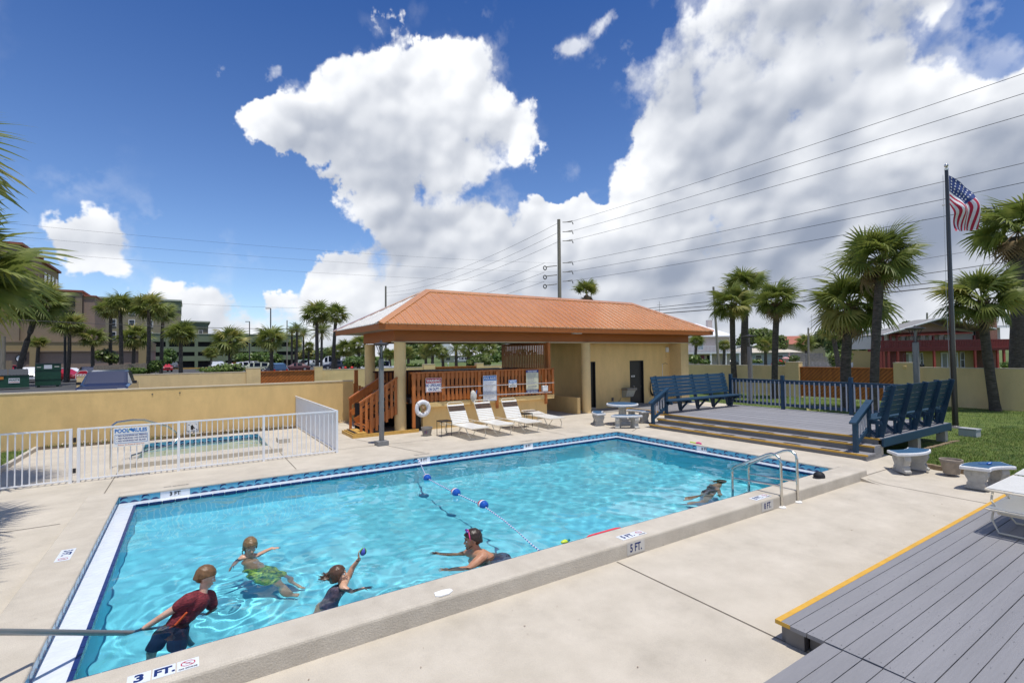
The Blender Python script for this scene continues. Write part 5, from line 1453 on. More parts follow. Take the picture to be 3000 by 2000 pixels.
def frond_mesh(seed, m, droop=.35, n=27, wid=1.):
    r = random.Random(seed); mb = MB()
    pet = .47
    mb.tube([(0, 0, 0), (.2, 0, .01), (pet, 0, -.01)], [.016, .012, .009], 4, False)
    for i in range(n):
        th = R(-128) + R(256) * i / (n - 1) + r.uniform(-.03, .03)
        L = (.56 - .12 * abs(th) / 2.2) * r.uniform(.85, 1.12); sag = droop * r.uniform(.7, 1.4)
        ct, s_ = math.cos(th), math.sin(th)
        fold = .16 * abs(s_)
        pts = []
        for k, (u, w) in enumerate(((0.02, .004), (.28, .021), (.55, .017), (.8, .009), (1., .0))):
            d = L * u
            z = -.01 - fold * u * .5 - sag * L * max(0, u - .45) ** 1.5 * 1.2 - .10 * u * u * max(0, ct)
            pts.append(((pet + d * ct, d * s_, z), w * wid * (1 + .2 * L)))
        o = len(mb.v)
        for (p, w) in pts[:-1]:
            mb.v.append((p[0] + s_ * w, p[1] - ct * w, p[2] - .008)); mb.v.append((p[0] - s_ * w, p[1] + ct * w, p[2] + .008))
        mb.v.append(pts[-1][0])
        for k in range(3):
            mb.f.append([o + 2 * k, o + 2 * k + 2, o + 2 * k + 3, o + 2 * k + 1]); mb.mi.append(0)
        mb.f.append([o + 6, o + 8, o + 7]); mb.mi.append(0)
    return mb
def feather_mesh(seed, m):
    r = random.Random(seed); mb = MB(); n = 26; spine = []
    for i in range(n + 1):
        u = i / n; spine.append(Vector((u * .95, 0, .22 * u - .55 * u * u)))
    mb.tube(spine[::4], [.016] * len(spine[::4]), 4, False)
    for i in range(3, n):
        p = spine[i]; L = .30 * math.sin(PI * min(1, .12 + i / n * .92)) + .05
        for s_ in (-1, 1):
            q = p + Vector((L * .55, s_ * L * .85, -.10 * L + r.uniform(-.05, .05)))
            mb.add([p + Vector((-.008, 0, 0)), p + Vector((.014, 0, 0)), q], [(0, 1, 2)])
    return mb
FR = [frond_mesh(i, palm_g, .25 + .12 * i).mesh('frond_mesh', palm_g) for i in range(4)]
FY_ = [frond_mesh(20 + i, palm_y, .5).mesh('frond_mesh', palm_y) for i in range(2)]
FD = [frond_mesh(30 + i, palm_d, 1.0).mesh('dry_frond_mesh', palm_d) for i in range(2)]
FF = [feather_mesh(40 + i, palm_y) for i in range(2)]
def crown_layout(r, n, style):
    out = []
    for i in range(n):
        u = (i + .5) / n
        az = i * 2.39996 + r.uniform(-.25, .25)
        hi, lo = {'full': (82, -48), 'up': (80, -5), 'sparse': (75, -55), 'ball': (85, -70)}[style]
        el = hi - (hi - lo) * u ** .85 + r.uniform(-9, 9)
        sc = r.uniform(.82, 1.08) * (.80 + .25 * math.sin(PI * min(1, u + .15)))
        tw = r.uniform(-.9, .9)
        out.append((az, R(el), sc, tw, u))
    return out
def frond_matrix(az, el, sc, tw):
    return Matrix.Rotation(az, 4, 'Z') @ Matrix.Rotation(-el, 4, 'Y') @ Matrix.Rotation(tw, 4, 'X') @ Matrix.Scale(sc, 4)
CR_CACHE = {}
def far_crown(style, seed):
    k = (style, seed)
    if k in CR_CACHE: return CR_CACHE[k]
    r = random.Random(seed); mb = MB()
    if style == 'date':
        for i in range(34):
            M = frond_matrix(i * 2.4 + r.uniform(-.2, .2), R(75 - 105 * (i / 34)), r.uniform(.9, 1.1), r.uniform(-.4, .4))
            s = FF[i % 2]; o = len(mb.v)
            mb.v.extend([tuple(M @ Vector(v)) for v in s.v]); mb.f.extend([[o + a for a in f] for f in s.f]); mb.mi.extend([0 if i < 26 else 1] * len(s.f))
    else:
        base = [frond_mesh(60 + seed + j, None, .3 + .15 * j, 15, 1.45) for j in range(3)]
        for az, el, sc, tw, u in crown_layout(r, 34 if style != 'sparse' else 24, style):
            M = frond_matrix(az, el, sc, tw); s = base[r.randrange(3)]; o = len(mb.v)
            mb.v.extend([tuple(M @ Vector(v)) for v in s.v]); mb.f.extend([[o + a for a in f] for f in s.f])
            mb.mi.extend([1 if (u > .72 and r.random() < .55) or r.random() < .10 else (2 if u > .9 and r.random() < .5 else 0)] * len(s.f))
    CR_CACHE[k] = mb.mesh('palm_crown_mesh', [palm_g, palm_y, palm_d])
    return CR_CACHE[k]
def trunk_mb(b, c, r0, r1, bend=0., boots=False, seed=0):
    r = random.Random(seed); pts = []; rs = []
    b = Vector(b); c = Vector(c); n = 10
    side = Vector((r.uniform(-1, 1), r.uniform(-1, 1), 0)) * bend
    for i in range(n + 1):
        u = i / n
        pts.append(b.lerp(c, u) + side * math.sin(PI * u)); rs.append((r0 + (r1 - r0) * u) * (1.25 if i == 0 else 1) * r.uniform(.97, 1.03))
    return MB().tube(pts, rs, 12)
PALM_KIDS = 'palm trees around the pool lawn'
def boots_mb(c, rad, h, n, seed):
    r = random.Random(seed); mb = MB()
    for i in range(n):
        a = i * 2.4; z = c[2] - h + h * i / n; o = Vector((math.cos(a), math.sin(a), 0))
        p = Vector((c[0], c[1], z)) + o * rad * .7
        L = r.uniform(.7, 1.25)
        mb.beam(p, p + o * rad * L + Vector((0, 0, rad * 1.15 * L)), .09, .03, o)
    return mb
def palm(label, b, c, rad, near=True, style='full', n=36, r0=.17, r1=.14, bend=.1, seed=1, dry=0, group=None, boots=0, yel=.06, upmost=0):
    t = thing('palm_tree', label, 'palm tree', b, group=group)
    trunk_mb((b[0], b[1], b[2] - .1), (c[0], c[1], c[2] - .12 * rad), r0, r1, bend, seed=seed).build('trunk', bark, t, smooth=True)
    if boots:
        boots_mb((c[0], c[1], c[2] - .05 * rad), r1 * 1.1, boots, int(26 + boots * 14), seed).build('leaf_boots', boots_m, t)
    r = random.Random(seed)
    if near:
        for az, el, sc, tw, u in crown_layout(r, n, style):
            pick = FD[r.randrange(2)] if (dry and u > 1 - dry) else (FY_[r.randrange(2)] if r.random() < yel or (u > .8 and r.random() < .35) else FR[r.randrange(4)])
            if dry and u > 1 - dry: el = R(r.uniform(-80, -45))
            M = frond_matrix(az, el, sc * rad, tw)
            o = bpy.data.objects.new('frond', pick); COL.objects.link(o); o.parent = t
            o.matrix_local = Matrix.Translation(rel(t, c)) @ M
    else:
        o = inst('crown', far_crown(style, seed % 4), t, rel(t, c), (0, 0, r.uniform(0, 6)), (rad, rad, rad))
    return t
def Gp(x, y, z=0.):
    d = CM.T @ np.array([(x - 1500) / 1455., (y - 1000) / 1455., 1.]); return Vector(HC + d * (z - 2.6) / d[2])
def Dp(x, y, t):
    return Vector(HC + CM.T @ np.array([(x - 1500) / 1455., (y - 1000) / 1455., 1.]) * t)
g = 'cabbage palms on the lawn'
palm('palm leaning in front of the striped boundary wall, right of the flagpole', (27.5, 6.3, .06), (27.0, 6.5, 4.55), 1.78, n=34, r0=.18, r1=.155, seed=3, group=g, style='full', dry=.09, boots=.35)
palm('tall dark palm with the biggest round crown, behind the near end of the stage', (22.0, 8.5, .06), (22.25, 8.2, 6.0), 1.72, n=36, r0=.15, r1=.15, seed=5, group=g, boots=.8, bend=.12, dry=.06)
palm('bushy green palm with low hanging fronds, behind the middle of the stage railing', (23.6, 10.1, .06), (23.75, 9.9, 4.55), 1.95, n=42, r0=.21, r1=.17, seed=8, group=g, style='ball', yel=.22, dry=.06, boots=.5)
palm('slender palm with a neat round crown left of the orange fence panel', (26.4, 14.8, .06), (26.5, 14.6, 5.2), 1.6, n=32, r0=.16, r1=.15, seed=12, group=g, boots=.5, dry=.08)
palm('palm beside the restroom building, leftmost palm on the lawn', (26.9, 17.4, .06), (26.8, 17.4, 5.35), 1.55, n=30, r0=.16, r1=.15, seed=17, group=g, yel=.2, boots=.3)
palm('tall shaggy fan palm just beyond the boundary wall, above two shorter palms', (30.0, 18.7, .06), (30.0, 18.5, 6.7), 1.55, n=34, r0=.24, r1=.2, seed=21, style='up', dry=.12, group='fan palms beyond the walls')
palm('huge shaggy fan palm cut by the right edge of the photo', (33.3, 6.9, .06), (33.2, 6.6, 8.2), 2.25, n=30, r0=.34, r1=.30, seed=26, style='sparse', dry=.26, group='fan palms beyond the walls', yel=.0)
palm('fan palm with dry brown skirts rising behind the restroom roof', (21.5, 24.2, .06), (21.4, 24.1, 6.45), 1.15, n=26, r0=.2, r1=.18, seed=33, dry=.35, style='up', group='fan palms beyond the walls')
palm('large palm whose fronds hang into the left edge of the photo', (-5.6, 13.7, .1), (-3.75, 13.2, 4.2), 1.8, n=36, r0=.2, r1=.17, seed=41, boots=.8, style='ball', group='palms left of the pool', yel=.04)
palm('palm out of frame on the left that shades the near deck', (-5.2, 9.2, .1), (-3.3, 9.5, 5.2), 1.5, n=34, seed=47, group='palms left of the pool')
palm('nearest palm out of frame on the left beside the pool curb', (-5.4, 7.0, .1), (-3.0, 7.4, 5.5), 1.4, n=34, seed=48, group='palms left of the pool')
c_ = Dp(112, 893, 49); palm('palm with a crooked dark trunk beside the green dumpsters', (Dp(42, 1076, 49).x, Dp(42, 1076, 49).y, .06), c_, 3.1, n=40, r0=.26, r1=.22, bend=.45, seed=44, group='palms left of the pool', style='ball', yel=.2)
gl = 'palms along the parking lot'
far = [('small young palm in front of the hotel wall', 113, 1010, 32, 110, 55, 'up', 1), ('palm with a half dry crown beside the dark pole', 203, 955, 52, 196, 56, 'full', 2), ('short palm standing before the two tone hotel wall', 272, 992, 42, 275, 57, 'full', 3),
       ('left palm of the pair above the wooden dumpster fence', 325, 908, 44, 326, 60, 'full', 4), ('taller palm of the pair above the wooden dumpster fence', 352, 893, 50, 356, 52, 'full', 5), ('tall palm right of the wooden dumpster fence', 436, 902, 58, 432, 52, 'full', 6),
       ('palm with a thin trunk right behind the tall one', 478, 922, 44, 472, 57, 'full', 7), ('stocky palm with a stubby dark trunk behind the dumpster fence', 394, 988, 50, 392, 58, 'ball', 8), ('palm alone before the garage, left of the hedge', 530, 981, 52, 530, 50, 'full', 9),
       ('wide palm before the middle of the green garage', 673, 1000, 58, 673, 54, 'ball', 10), ('wide palm right of the two street lights', 795, 993, 52, 797, 51, 'ball', 11), ('taller of two palms left of the orange roof', 928, 922, 52, 930, 50, 'full', 12), ('shorter of two palms left of the orange roof', 984, 925, 44, 975, 50, 'full', 13),
       ('tiny palm below the second hedge palm', 620, 1035, 26, 620, 90, 'full', 14), ('palm clump left of the open bar column', 1015, 1022, 36, 1015, 55, 'ball', 15), ('second palm clump behind the bar column', 1052, 1012, 38, 1052, 50, 'ball', 16), ('dark palm clump beside the orange roof corner', 985, 1030, 30, 985, 70, 'ball', 17),
       ('stout palm in the middle of the view through the bar', 1269, 1020, 42, 1268, 58, 'full', 18), ('short palm left of the stout one in the view through the bar', 1247, 1036, 28, 1248, 60, 'full', 19), ('short palm right of the stout one in the view through the bar', 1296, 1036, 26, 1297, 62, 'full', 20),
       ('bushy palm right of the small date palm through the bar', 1374, 1022, 36, 1370, 60, 'ball', 21), ('bushy palm next to the slat screen through the bar', 1428, 1020, 36, 1426, 58, 'ball', 22), ('palm seen between the two left bar columns', 1141, 1040, 26, 1141, 62, 'full', 23), ('palm just right of the second bar column', 1196, 1035, 26, 1196, 62, 'full', 24),
       ('palm in front of the white house, left one', 2041, 1000, 28, 2036, 60, 'full', 25), ('palm in front of the white house, right one', 2121, 1013, 24, 2117, 62, 'full', 26), ('short palm on the neighbour lawn left of the straight trunk', 2243, 1010, 34, 2243, 62, 'ball', 27), ('pale palm before the far grey fence', 2360, 1005, 34, 2362, 78, 'ball', 28),
       ('thin bent palm beside the road, right of the grey fence', 2440, 975, 40, 2462, 40, 'full', 29), ('palm clump behind the garage palms', 865, 1008, 22, 865, 100, 'ball', 30), ('low palm left of the tall garage palms', 905, 1015, 20, 905, 98, 'ball', 31)]
for lab, x, y, rp, bx_, t_, sty, sd in far:
    c_ = Dp(x, y, t_); b_ = Dp(bx_, 1060, t_)
    palm(lab, (b_.x, b_.y, .06), c_, rp * t_ / 1455. * 1.04, near=False, style=sty, r0=.2, r1=.16, seed=sd, group=gl, boots=.5 if sd in (8, 10, 11, 18) else 0)
for lab, x, y, rp, bx_, t_, sd in (('left date palm of the group beyond the lot', 855, 974, 20, 855, 95, 1), ('middle date palm of the group beyond the lot', 870, 968, 24, 869, 92, 2), ('right date palm of the group beyond the lot', 889, 980, 24, 889, 95, 3), ('date palm behind the two tall palms', 943, 974, 34, 941, 80, 4), ('small date palm seen through the open bar', 1336, 1024, 22, 1337, 62, 5)):
    c_ = Dp(x, y, t_); b_ = Dp(bx_, 1060, t_)
    t = thing('date_palm', lab, 'palm tree', (b_.x, b_.y, .06), group='feather palms in the distance')
    trunk_mb((b_.x, b_.y, 0), c_, .22, .17).build('trunk', bark, t, smooth=True)
    inst('crown', far_crown('date', sd % 2), t, rel(t, c_), (0, 0, sd), (rp * t_ / 1455. * 1.25,) * 3)

def leaf_cloud(lobes, n, size, seed, nm=2):
    r = random.Random(seed); mb = MB(); tot = sum(a * b * c for _, (a, b, c) in lobes)
    for ctr, (a, b, c) in lobes:
        for _ in range(int(n * a * b * c / tot) + 4):
            while True:
                x, y, z = r.uniform(-1, 1), r.uniform(-1, 1), r.uniform(-1, 1); d = x * x + y * y + z * z
                if .25 < d < 1 and r.random() < .35 + .65 * d: break
            k = 1 + r.uniform(-.12, .12)
            p = Vector((ctr[0] + a * x * k, ctr[1] + b * y * k, ctr[2] + c * z * k))
            nrm = Vector((x / a, y / b, z / c + .25)).normalized() + Vector((r.uniform(-.8, .8), r.uniform(-.8, .8), r.uniform(-.8, .8)))
            nrm.normalize(); u = nrm.orthogonal().normalized(); v = nrm.cross(u); th = r.uniform(0, 6.3); s = size * r.uniform(.6, 1.4)
            u2 = u * math.cos(th) + v * math.sin(th); v2 = nrm.cross(u2)
            mb.add([p - u2 * s, p - v2 * s * .5, p + u2 * s, p + v2 * s * .5], [(0, 1, 2, 3)]); mb.mi[-1] = r.randrange(nm)
    return mb
def bush(label, cat, lobes, n, size, seed, mats, name='bush', group=None, flowers=None):
    ctr = lobes[0][0]
    t = thing(name, label, cat, (ctr[0], ctr[1], .06), group=group)
    leaf_cloud(lobes, n, size, seed, len(mats)).build('foliage', mats, t)
    mb = MB()
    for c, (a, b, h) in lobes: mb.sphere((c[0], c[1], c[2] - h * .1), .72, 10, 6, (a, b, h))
    mb.build('shade_core', mat('foliage_shade_dark', (.012, .02, .006), .95, var=.3), t)  # dark solid core paints the shade inside the foliage
    if flowers:
        for p, s in flowers:
            MB().sphere(p, s, 8, 5).build('flower', mat('hibiscus_red', (.65, .03, .02), .5), t)
    return t
def pxl(x, y, t, rx, ry, rd=None):                      # an ellipsoid lobe at its own distance
    p = Dp(x, y, t); k = t / 1455.; return ((p.x, p.y, p.z), (rx * k * .9, (rd or rx) * k * .9, ry * k))
bush('glossy hibiscus hedge with red flowers behind the wall, left of the open bar', 'hedge', [pxl(1035, 1060, 41, 34, 18), pxl(1090, 1062, 41, 40, 17)], 1800, .10, 1, [leaf_a, leaf_b], 'hedge', flowers=[(Dp(1012, 1077, 39.6), .11), (Dp(1031, 1077, 39.6), .12), (Dp(995, 1079, 39.6), .08)])
bush('low light green shrub on the wall left of the parked wagon', 'shrub', [pxl(640, 1082, 40, 60, 9), pxl(690, 1078, 40, 32, 14), pxl(655, 1076, 40, 30, 12)], 1300, .11, 2, [leaf_b, leaf_b], 'bush')
bush('long clipped dark hedge in the middle of the parking lot', 'hedge', [pxl(715, 1050, 112, 36, 17), pxl(760, 1048, 112, 45, 18), pxl(800, 1052, 108, 32, 17)], 2600, .32, 3, [leaf_a, leaf_a, leaf_b], 'hedge')
bush('dark round bush under the tall palm by the dumpster fence', 'shrub', [pxl(400, 1087, 50, 28, 10), pxl(430, 1080, 52, 14, 14)], 900, .16, 4, [leaf_a, leaf_b])
bush('feathery green shrub right of the tall palm trunk', 'shrub', [pxl(455, 1072, 52, 18, 18), pxl(470, 1065, 54, 12, 12)], 700, .16, 5, [leaf_b, leaf_a])
bush('dark leafy tree beside the hotel entrance, left of the white sedan', 'tree', [pxl(496, 1042, 70, 20, 22), pxl(486, 1055, 68, 16, 12)], 900, .22, 6, [leaf_a, leaf_a], 'leafy_tree')
bush('spiky bush behind the wooden dumpster fence', 'shrub', [pxl(307, 1040, 60, 30, 18), pxl(330, 1050, 60, 26, 14)], 900, .2, 7, [leaf_b, leaf_c])
bush('yellow flowering tree beyond the parking lot', 'tree', [pxl(900, 1035, 130, 26, 14), pxl(880, 1042, 130, 18, 10)], 700, .4, 8, [leaf_c, MATS['palm_yellow_green']], 'leafy_tree')
bush('clipped box hedge in front of the road, seen between the bar columns', 'hedge', [pxl(1215, 1069, 45, 30, 6), pxl(1180, 1070, 45, 22, 6)], 800, .09, 9, [leaf_a, leaf_b], 'hedge')
bush('spiky palmetto clump behind the right pillar through the bar', 'shrub', [pxl(1411, 1055, 46, 34, 18), pxl(1385, 1062, 46, 20, 12)], 900, .22, 10, [leaf_b, leaf_c])
bush('trees filling the left of the view through the bar', 'tree', [pxl(1225, 1010, 95, 45, 30), pxl(1200, 1030, 92, 28, 20)], 1500, .34, 11, [leaf_c, leaf_a], 'leafy_tree')
bush('dark tree against the slat screen in the view through the bar', 'tree', [pxl(1462, 1020, 90, 22, 36), pxl(1455, 1045, 86, 18, 18)], 900, .3, 12, [leaf_a, leaf_b], 'leafy_tree')
bush('green trees on the skyline behind the white A frame roof', 'tree', [pxl(1330, 1000, 190, 60, 14), pxl(1400, 1003, 190, 55, 16)], 1000, .6, 13, [leaf_c, leaf_a], 'leafy_tree')
bush('airy green tree right of the white house', 'tree', [pxl(2200, 985, 92, 34, 24), pxl(2235, 985, 92, 36, 24), pxl(2175, 1005, 92, 22, 22), pxl(2290, 1005, 90, 20, 26)], 3000, .28, 14, [leaf_b, leaf_c], 'leafy_tree')
bush('dark spreading tree behind the grey fence at the road', 'tree', [pxl(2420, 985, 82, 34, 24), pxl(2450, 1005, 80, 38, 28), pxl(2390, 1002, 84, 24, 20), pxl(2485, 1000, 78, 30, 34)], 2800, .26, 15, [leaf_a, leaf_c], 'leafy_tree')
bush('green tree left of the house with the red balcony', 'tree', [pxl(2560, 995, 74, 30, 32), pxl(2600, 985, 76, 36, 16), pxl(2530, 1010, 72, 24, 28)], 2200, .22, 16, [leaf_b, leaf_a], 'leafy_tree')
bush('round dark tree top behind the red balcony roof', 'tree', [pxl(2660, 950, 95, 18, 9), pxl(2645, 957, 95, 10, 8)], 500, .26, 17, [leaf_a, leaf_c], 'leafy_tree')
bush('dark tree behind the brick chimney', 'tree', [pxl(2968, 940, 90, 18, 14), pxl(2985, 955, 90, 18, 12)], 500, .26, 18, [leaf_a, leaf_c], 'leafy_tree')
bush('clipped yellow green hedge on the neighbour lawn', 'hedge', [pxl(2200, 1058, 56, 20, 6), pxl(2222, 1058, 56, 14, 6)], 500, .1, 19, [leaf_b, leaf_b], 'hedge')
bush('flower bed with red flowers by the road corner', 'flower bed', [pxl(2290, 1062, 50, 22, 7), pxl(2325, 1050, 52, 18, 10)], 700, .1, 20, [leaf_a, leaf_c], 'flower_bed', flowers=[(Dp(2268, 1063, 49), .10), (Dp(2285, 1056, 49), .10), (Dp(2290, 1058, 49), .09), (Dp(2300, 1060, 49), .07), (Dp(2262, 1066, 49), .09)])
bush('tangled green bush at the road edge right of the bent palm', 'shrub', [pxl(2450, 1050, 42, 22, 26), pxl(2475, 1040, 42, 20, 30)], 1100, .13, 21, [leaf_b, leaf_c])
bush('small dark shrub below the red house balcony, at the right edge', 'shrub', [pxl(2960, 1068, 48, 26, 10)], 500, .1, 22, [leaf_a, leaf_b])
bush('agave like clump behind the wall beside the restroom', 'shrub', [pxl(2035, 1052, 46, 18, 12), pxl(2065, 1060, 46, 18, 6)], 600, .16, 23, [leaf_b, leaf_a])
bush('small spiky plant on the lawn behind the stage railing', 'plant', [((19.2, 9.2, .22), (.35, .35, .22))], 260, .12, 24, [leaf_b, palm_y], 'plant')
bush('low green trees along the far edge of the parking lot', 'trees', [pxl(820, 1035, 170, 60, 16), pxl(960, 1035, 120, 40, 20), pxl(700, 1040, 170, 40, 12)], 1900, .5, 25, [leaf_c, leaf_a], 'leafy_tree')
ww = MB(); r = random.Random(5)                          # the far wood along the horizon
lobs = []
for i in range(46):
    x = -300 + i * 80 + r.uniform(-20, 20); t_ = r.uniform(190, 260); lobs.append(pxl(x, 1049 - (x - 750) * .0123 - 6, t_, r.uniform(50, 80), r.uniform(9, 17), 20))
tag(leaf_cloud(lobs, 9000, .95, 77, 2).build('far_wood', [leaf_c, leaf_a]), kind='stuff')

# ================================================================ VEHICLES
glass_d = mat('car_glass', (.008, .012, .022), .25, var=0, spec=.05)
tyre_m = mat('tyre_rubber', (.012, .012, .012), .8, var=.1)
rim_m = mat('alloy_rim', (.45, .45, .46), .3, metal=.8, var=.05)
hl_m = mat('headlight_glass', (.70, .72, .75), .1, var=.02, coat=.5); tl_m = mat('taillight_red', (.40, .01, .012), .2, var=.02, coat=.5); plast = mat('black_plastic', (.018, .018, .02), .5, var=.1); plate_m = mat('number_plate', (.65, .66, .68), .4, var=.05)
PAINT = {}
def paint(name, c):
    if name not in PAINT: PAINT[name] = mat('car_paint_' + name, c, .28, var=0., spec=.6, coat=.8, metal=.0)
    return PAINT[name]
# stations: x, z_low, half width low, half width mid, z_shoulder, half width top, z_top ; kind of the bay that follows
CARS = {
 'sedan': ([(-2.35, .45, .70, .74, .62, .70, .66, 'b'), (-2.25, .30, .80, .86, .86, .72, .90, 'b'), (-1.75, .24, .84, .90, .96, .74, 1.00, 'r'), (-1.05, .24, .84, .90, .95, .60, 1.40, 'c'), (-.15, .24, .84, .90, .93, .62, 1.46, 'p'), (-.05, .24, .84, .90, .93, .62, 1.46, 'c'), (.45, .24, .84, .90, .91, .62, 1.41, 'w'), (1.25, .24, .84, .90, .90, .74, .95, 'b'), (2.05, .26, .82, .88, .80, .70, .84, 'b'), (2.32, .32, .74, .80, .62, .66, .66, 'e')], (-1.42, 1.40), .33),
 'suv': ([(-2.35, .50, .78, .84, .95, .78, .98, 'b'), (-2.30, .36, .86, .93, 1.05, .80, 1.10, 'r'), (-2.05, .30, .88, .95, 1.08, .68, 1.68, 'c'), (-1.15, .30, .88, .95, 1.07, .70, 1.76, 'p'), (-1.02, .30, .88, .95, 1.07, .70, 1.76, 'c'), (-.10, .30, .88, .95, 1.06, .70, 1.76, 'p'), (.02, .30, .88, .95, 1.06, .70, 1.75, 'c'), (.55, .30, .88, .95, 1.05, .68, 1.68, 'w'), (1.25, .30, .88, .95, 1.04, .80, 1.10, 'b'), (2.15, .32, .86, .93, .96, .78, 1.00, 'b'), (2.36, .38, .78, .85, .70, .72, .74, 'e')], (-1.42, 1.42), .37),
 'van': ([(-2.95, .45, .90, .96, 1.2, .92, 2.6, 'p'), (-2.85, .36, .94, 1.0, 1.3, .88, 2.66, 'p'), (-1.9, .34, .94, 1.0, 1.3, .88, 2.7, 'c'), (-.5, .34, .94, 1.0, 1.3, .88, 2.7, 'p'), (-.3, .34, .94, 1.0, 1.3, .88, 2.7, 'c'), (.7, .34, .94, 1.0, 1.3, .88, 2.68, 'p'), (.85, .34, .94, 1.0, 1.28, .86, 2.6, 'c'), (1.5, .34, .94, 1.0, 1.25, .80, 2.35, 'w'), (2.2, .34, .94, 1.0, 1.2, .86, 1.3, 'b'), (2.85, .36, .90, .96, 1.0, .82, 1.06, 'b'), (2.98, .42, .84, .90, .8, .78, .84, 'e')], (-1.75, 1.9), .38),
 'pickup': ([(-2.95, .60, .92, .98, 1.2, .96, 1.22, 'b'), (-2.9, .52, .94, 1.0, 1.24, .97, 1.26, 'b'), (-1.05, .48, .94, 1.0, 1.24, .97, 1.26, 'b'), (-1.0, .48, .94, 1.0, 1.26, .80, 1.90, 'c'), (-.15, .48, .94, 1.0, 1.26, .80, 1.98, 'p'), (-.03, .48, .94, 1.0, 1.26, .80, 1.98, 'c'), (.65, .48, .94, 1.0, 1.26, .79, 1.92, 'w'), (1.35, .48, .94, 1.0, 1.26, .86, 1.36, 'b'), (2.5, .48, .92, .98, 1.20, .86, 1.28, 'b'), (2.85, .52, .90, .96, .98, .84, 1.02, 'e')], (-1.85, 1.85), .42),
}
def vehicle(label, cat, name, kind, pname, col, loc, heading, scale=1., plate=True, group='vehicles in the parking lot'):
    stn, axl, wr = CARS[kind]; pm = paint(pname, col)
    t = thing(name, label, cat, loc, heading, group); t.scale = (scale,) * 3
    body = MB(); gl = MB(); prev = None
    def ring(s):
        x, zl, wl, wm, zs, wt, zt, _ = s; zm = zl + (zs - zl) * .45
        return [(x, -wl, zl), (x, -wm, zm), (x, -wm * .985, zs), (x, -wt, zt - .03), (x, -wt * .82, zt), (x, wt * .82, zt), (x, wt, zt - .03), (x, wm * .985, zs), (x, wm, zm), (x, wl, zl)]
    rings = [ring(s) for s in stn]
    for a, b, s in zip(rings[:-1], rings[1:], stn):
        for k in range(10):
            k2 = (k + 1) % 10
            body.add([a[k], b[k], b[k2], a[k2]], [(3, 2, 1, 0)])
        def inset(q, m=.10, off=.008):
            q = [Vector(p) for p in q]; c = sum(q, Vector()) / 4; n = (q[1] - q[0]).cross(q[3] - q[0]).normalized()
            if n.dot(c - Vector((c.x * .6, 0, .9))) < 0: n = -n
            gl.add([p.lerp(c, m) + n * off for p in q], [(0, 1, 2, 3)])
        if s[7] == 'c':
            inset([a[2], b[2], b[3], a[3]], .09); inset([a[7], b[7], b[6], a[6]], .09)
        if s[7] in 'wr':
            inset([a[3], b[3], b[6], a[6]], .05)
    n = len(rings[0]); body.add(rings[0], [list(range(n))]); body.add(rings[-1], [list(range(n))[::-1]])
    bo = body.build('body', pm, t, True, False)
    gl.build('windows', glass_d, t, False, False)
    for x in axl:
        for sy in (-1, 1):
            w = stn[3][3] - .02
            wb = MB().lathe([(wr * .6, -.11), (wr * .96, -.11), (wr, -.07), (wr, .07), (wr * .96, .11), (wr * .6, .11)], n=18).xform(Matrix.Translation((x, sy * (w - .08), wr)) @ Matrix.Rotation(PI / 2, 4, 'X')).build('wheel', tyre_m, t, True, False)
            mb = MB().lathe([(.03, -.02), (wr * .62, -.015), (wr * .62, .015), (.03, .02)], n=14).xform(Matrix.Translation((x, sy * (w + .028), wr)) @ Matrix.Rotation(PI / 2, 4, 'X')); mb.build('rim', rim_m, wb, False, False)
    f, b = stn[-2], stn[1]
    zf, zb = f[4], b[4]
    for sy in (-1, 1):
        MB().cbox((f[0] + .10, sy * f[3] * .74, zf - .12), (.22, .32, .13)).build('headlight', hl_m, t, False, False)
        MB().cbox((b[0] - .03, sy * b[3] * .82, zb - .16), (.08, .22, .22)).build('taillight', tl_m, t, False, False)
        MB().cbox((stn[-4][0] + .25, sy * (stn[-4][3] + .09), stn[-4][4] + .10), (.12, .18, .14)).build('mirror', pm if kind != 'pickup' else plast, t, False, False)
    MB().cbox((stn[-1][0] - .02, 0, f[4] - .20), (.14, f[3] * .95, .16)).build('grille', plast, t, False, False)
    MB().cbox((stn[-1][0] - .06, 0, f[1] + .12), (.20, f[3] * 1.75, .14)).build('bumper', plast if kind == 'pickup' else pm, t, False, False)
    if plate: MB().cbox((b[0] - .075, 0, b[1] + .38), (.02, .32, .16)).build('number_plate', plate_m, t, False, False)
    return t
YV = R(57)
def side(a=0.): return YV - PI / 2 + R(a)                # facing right in the view
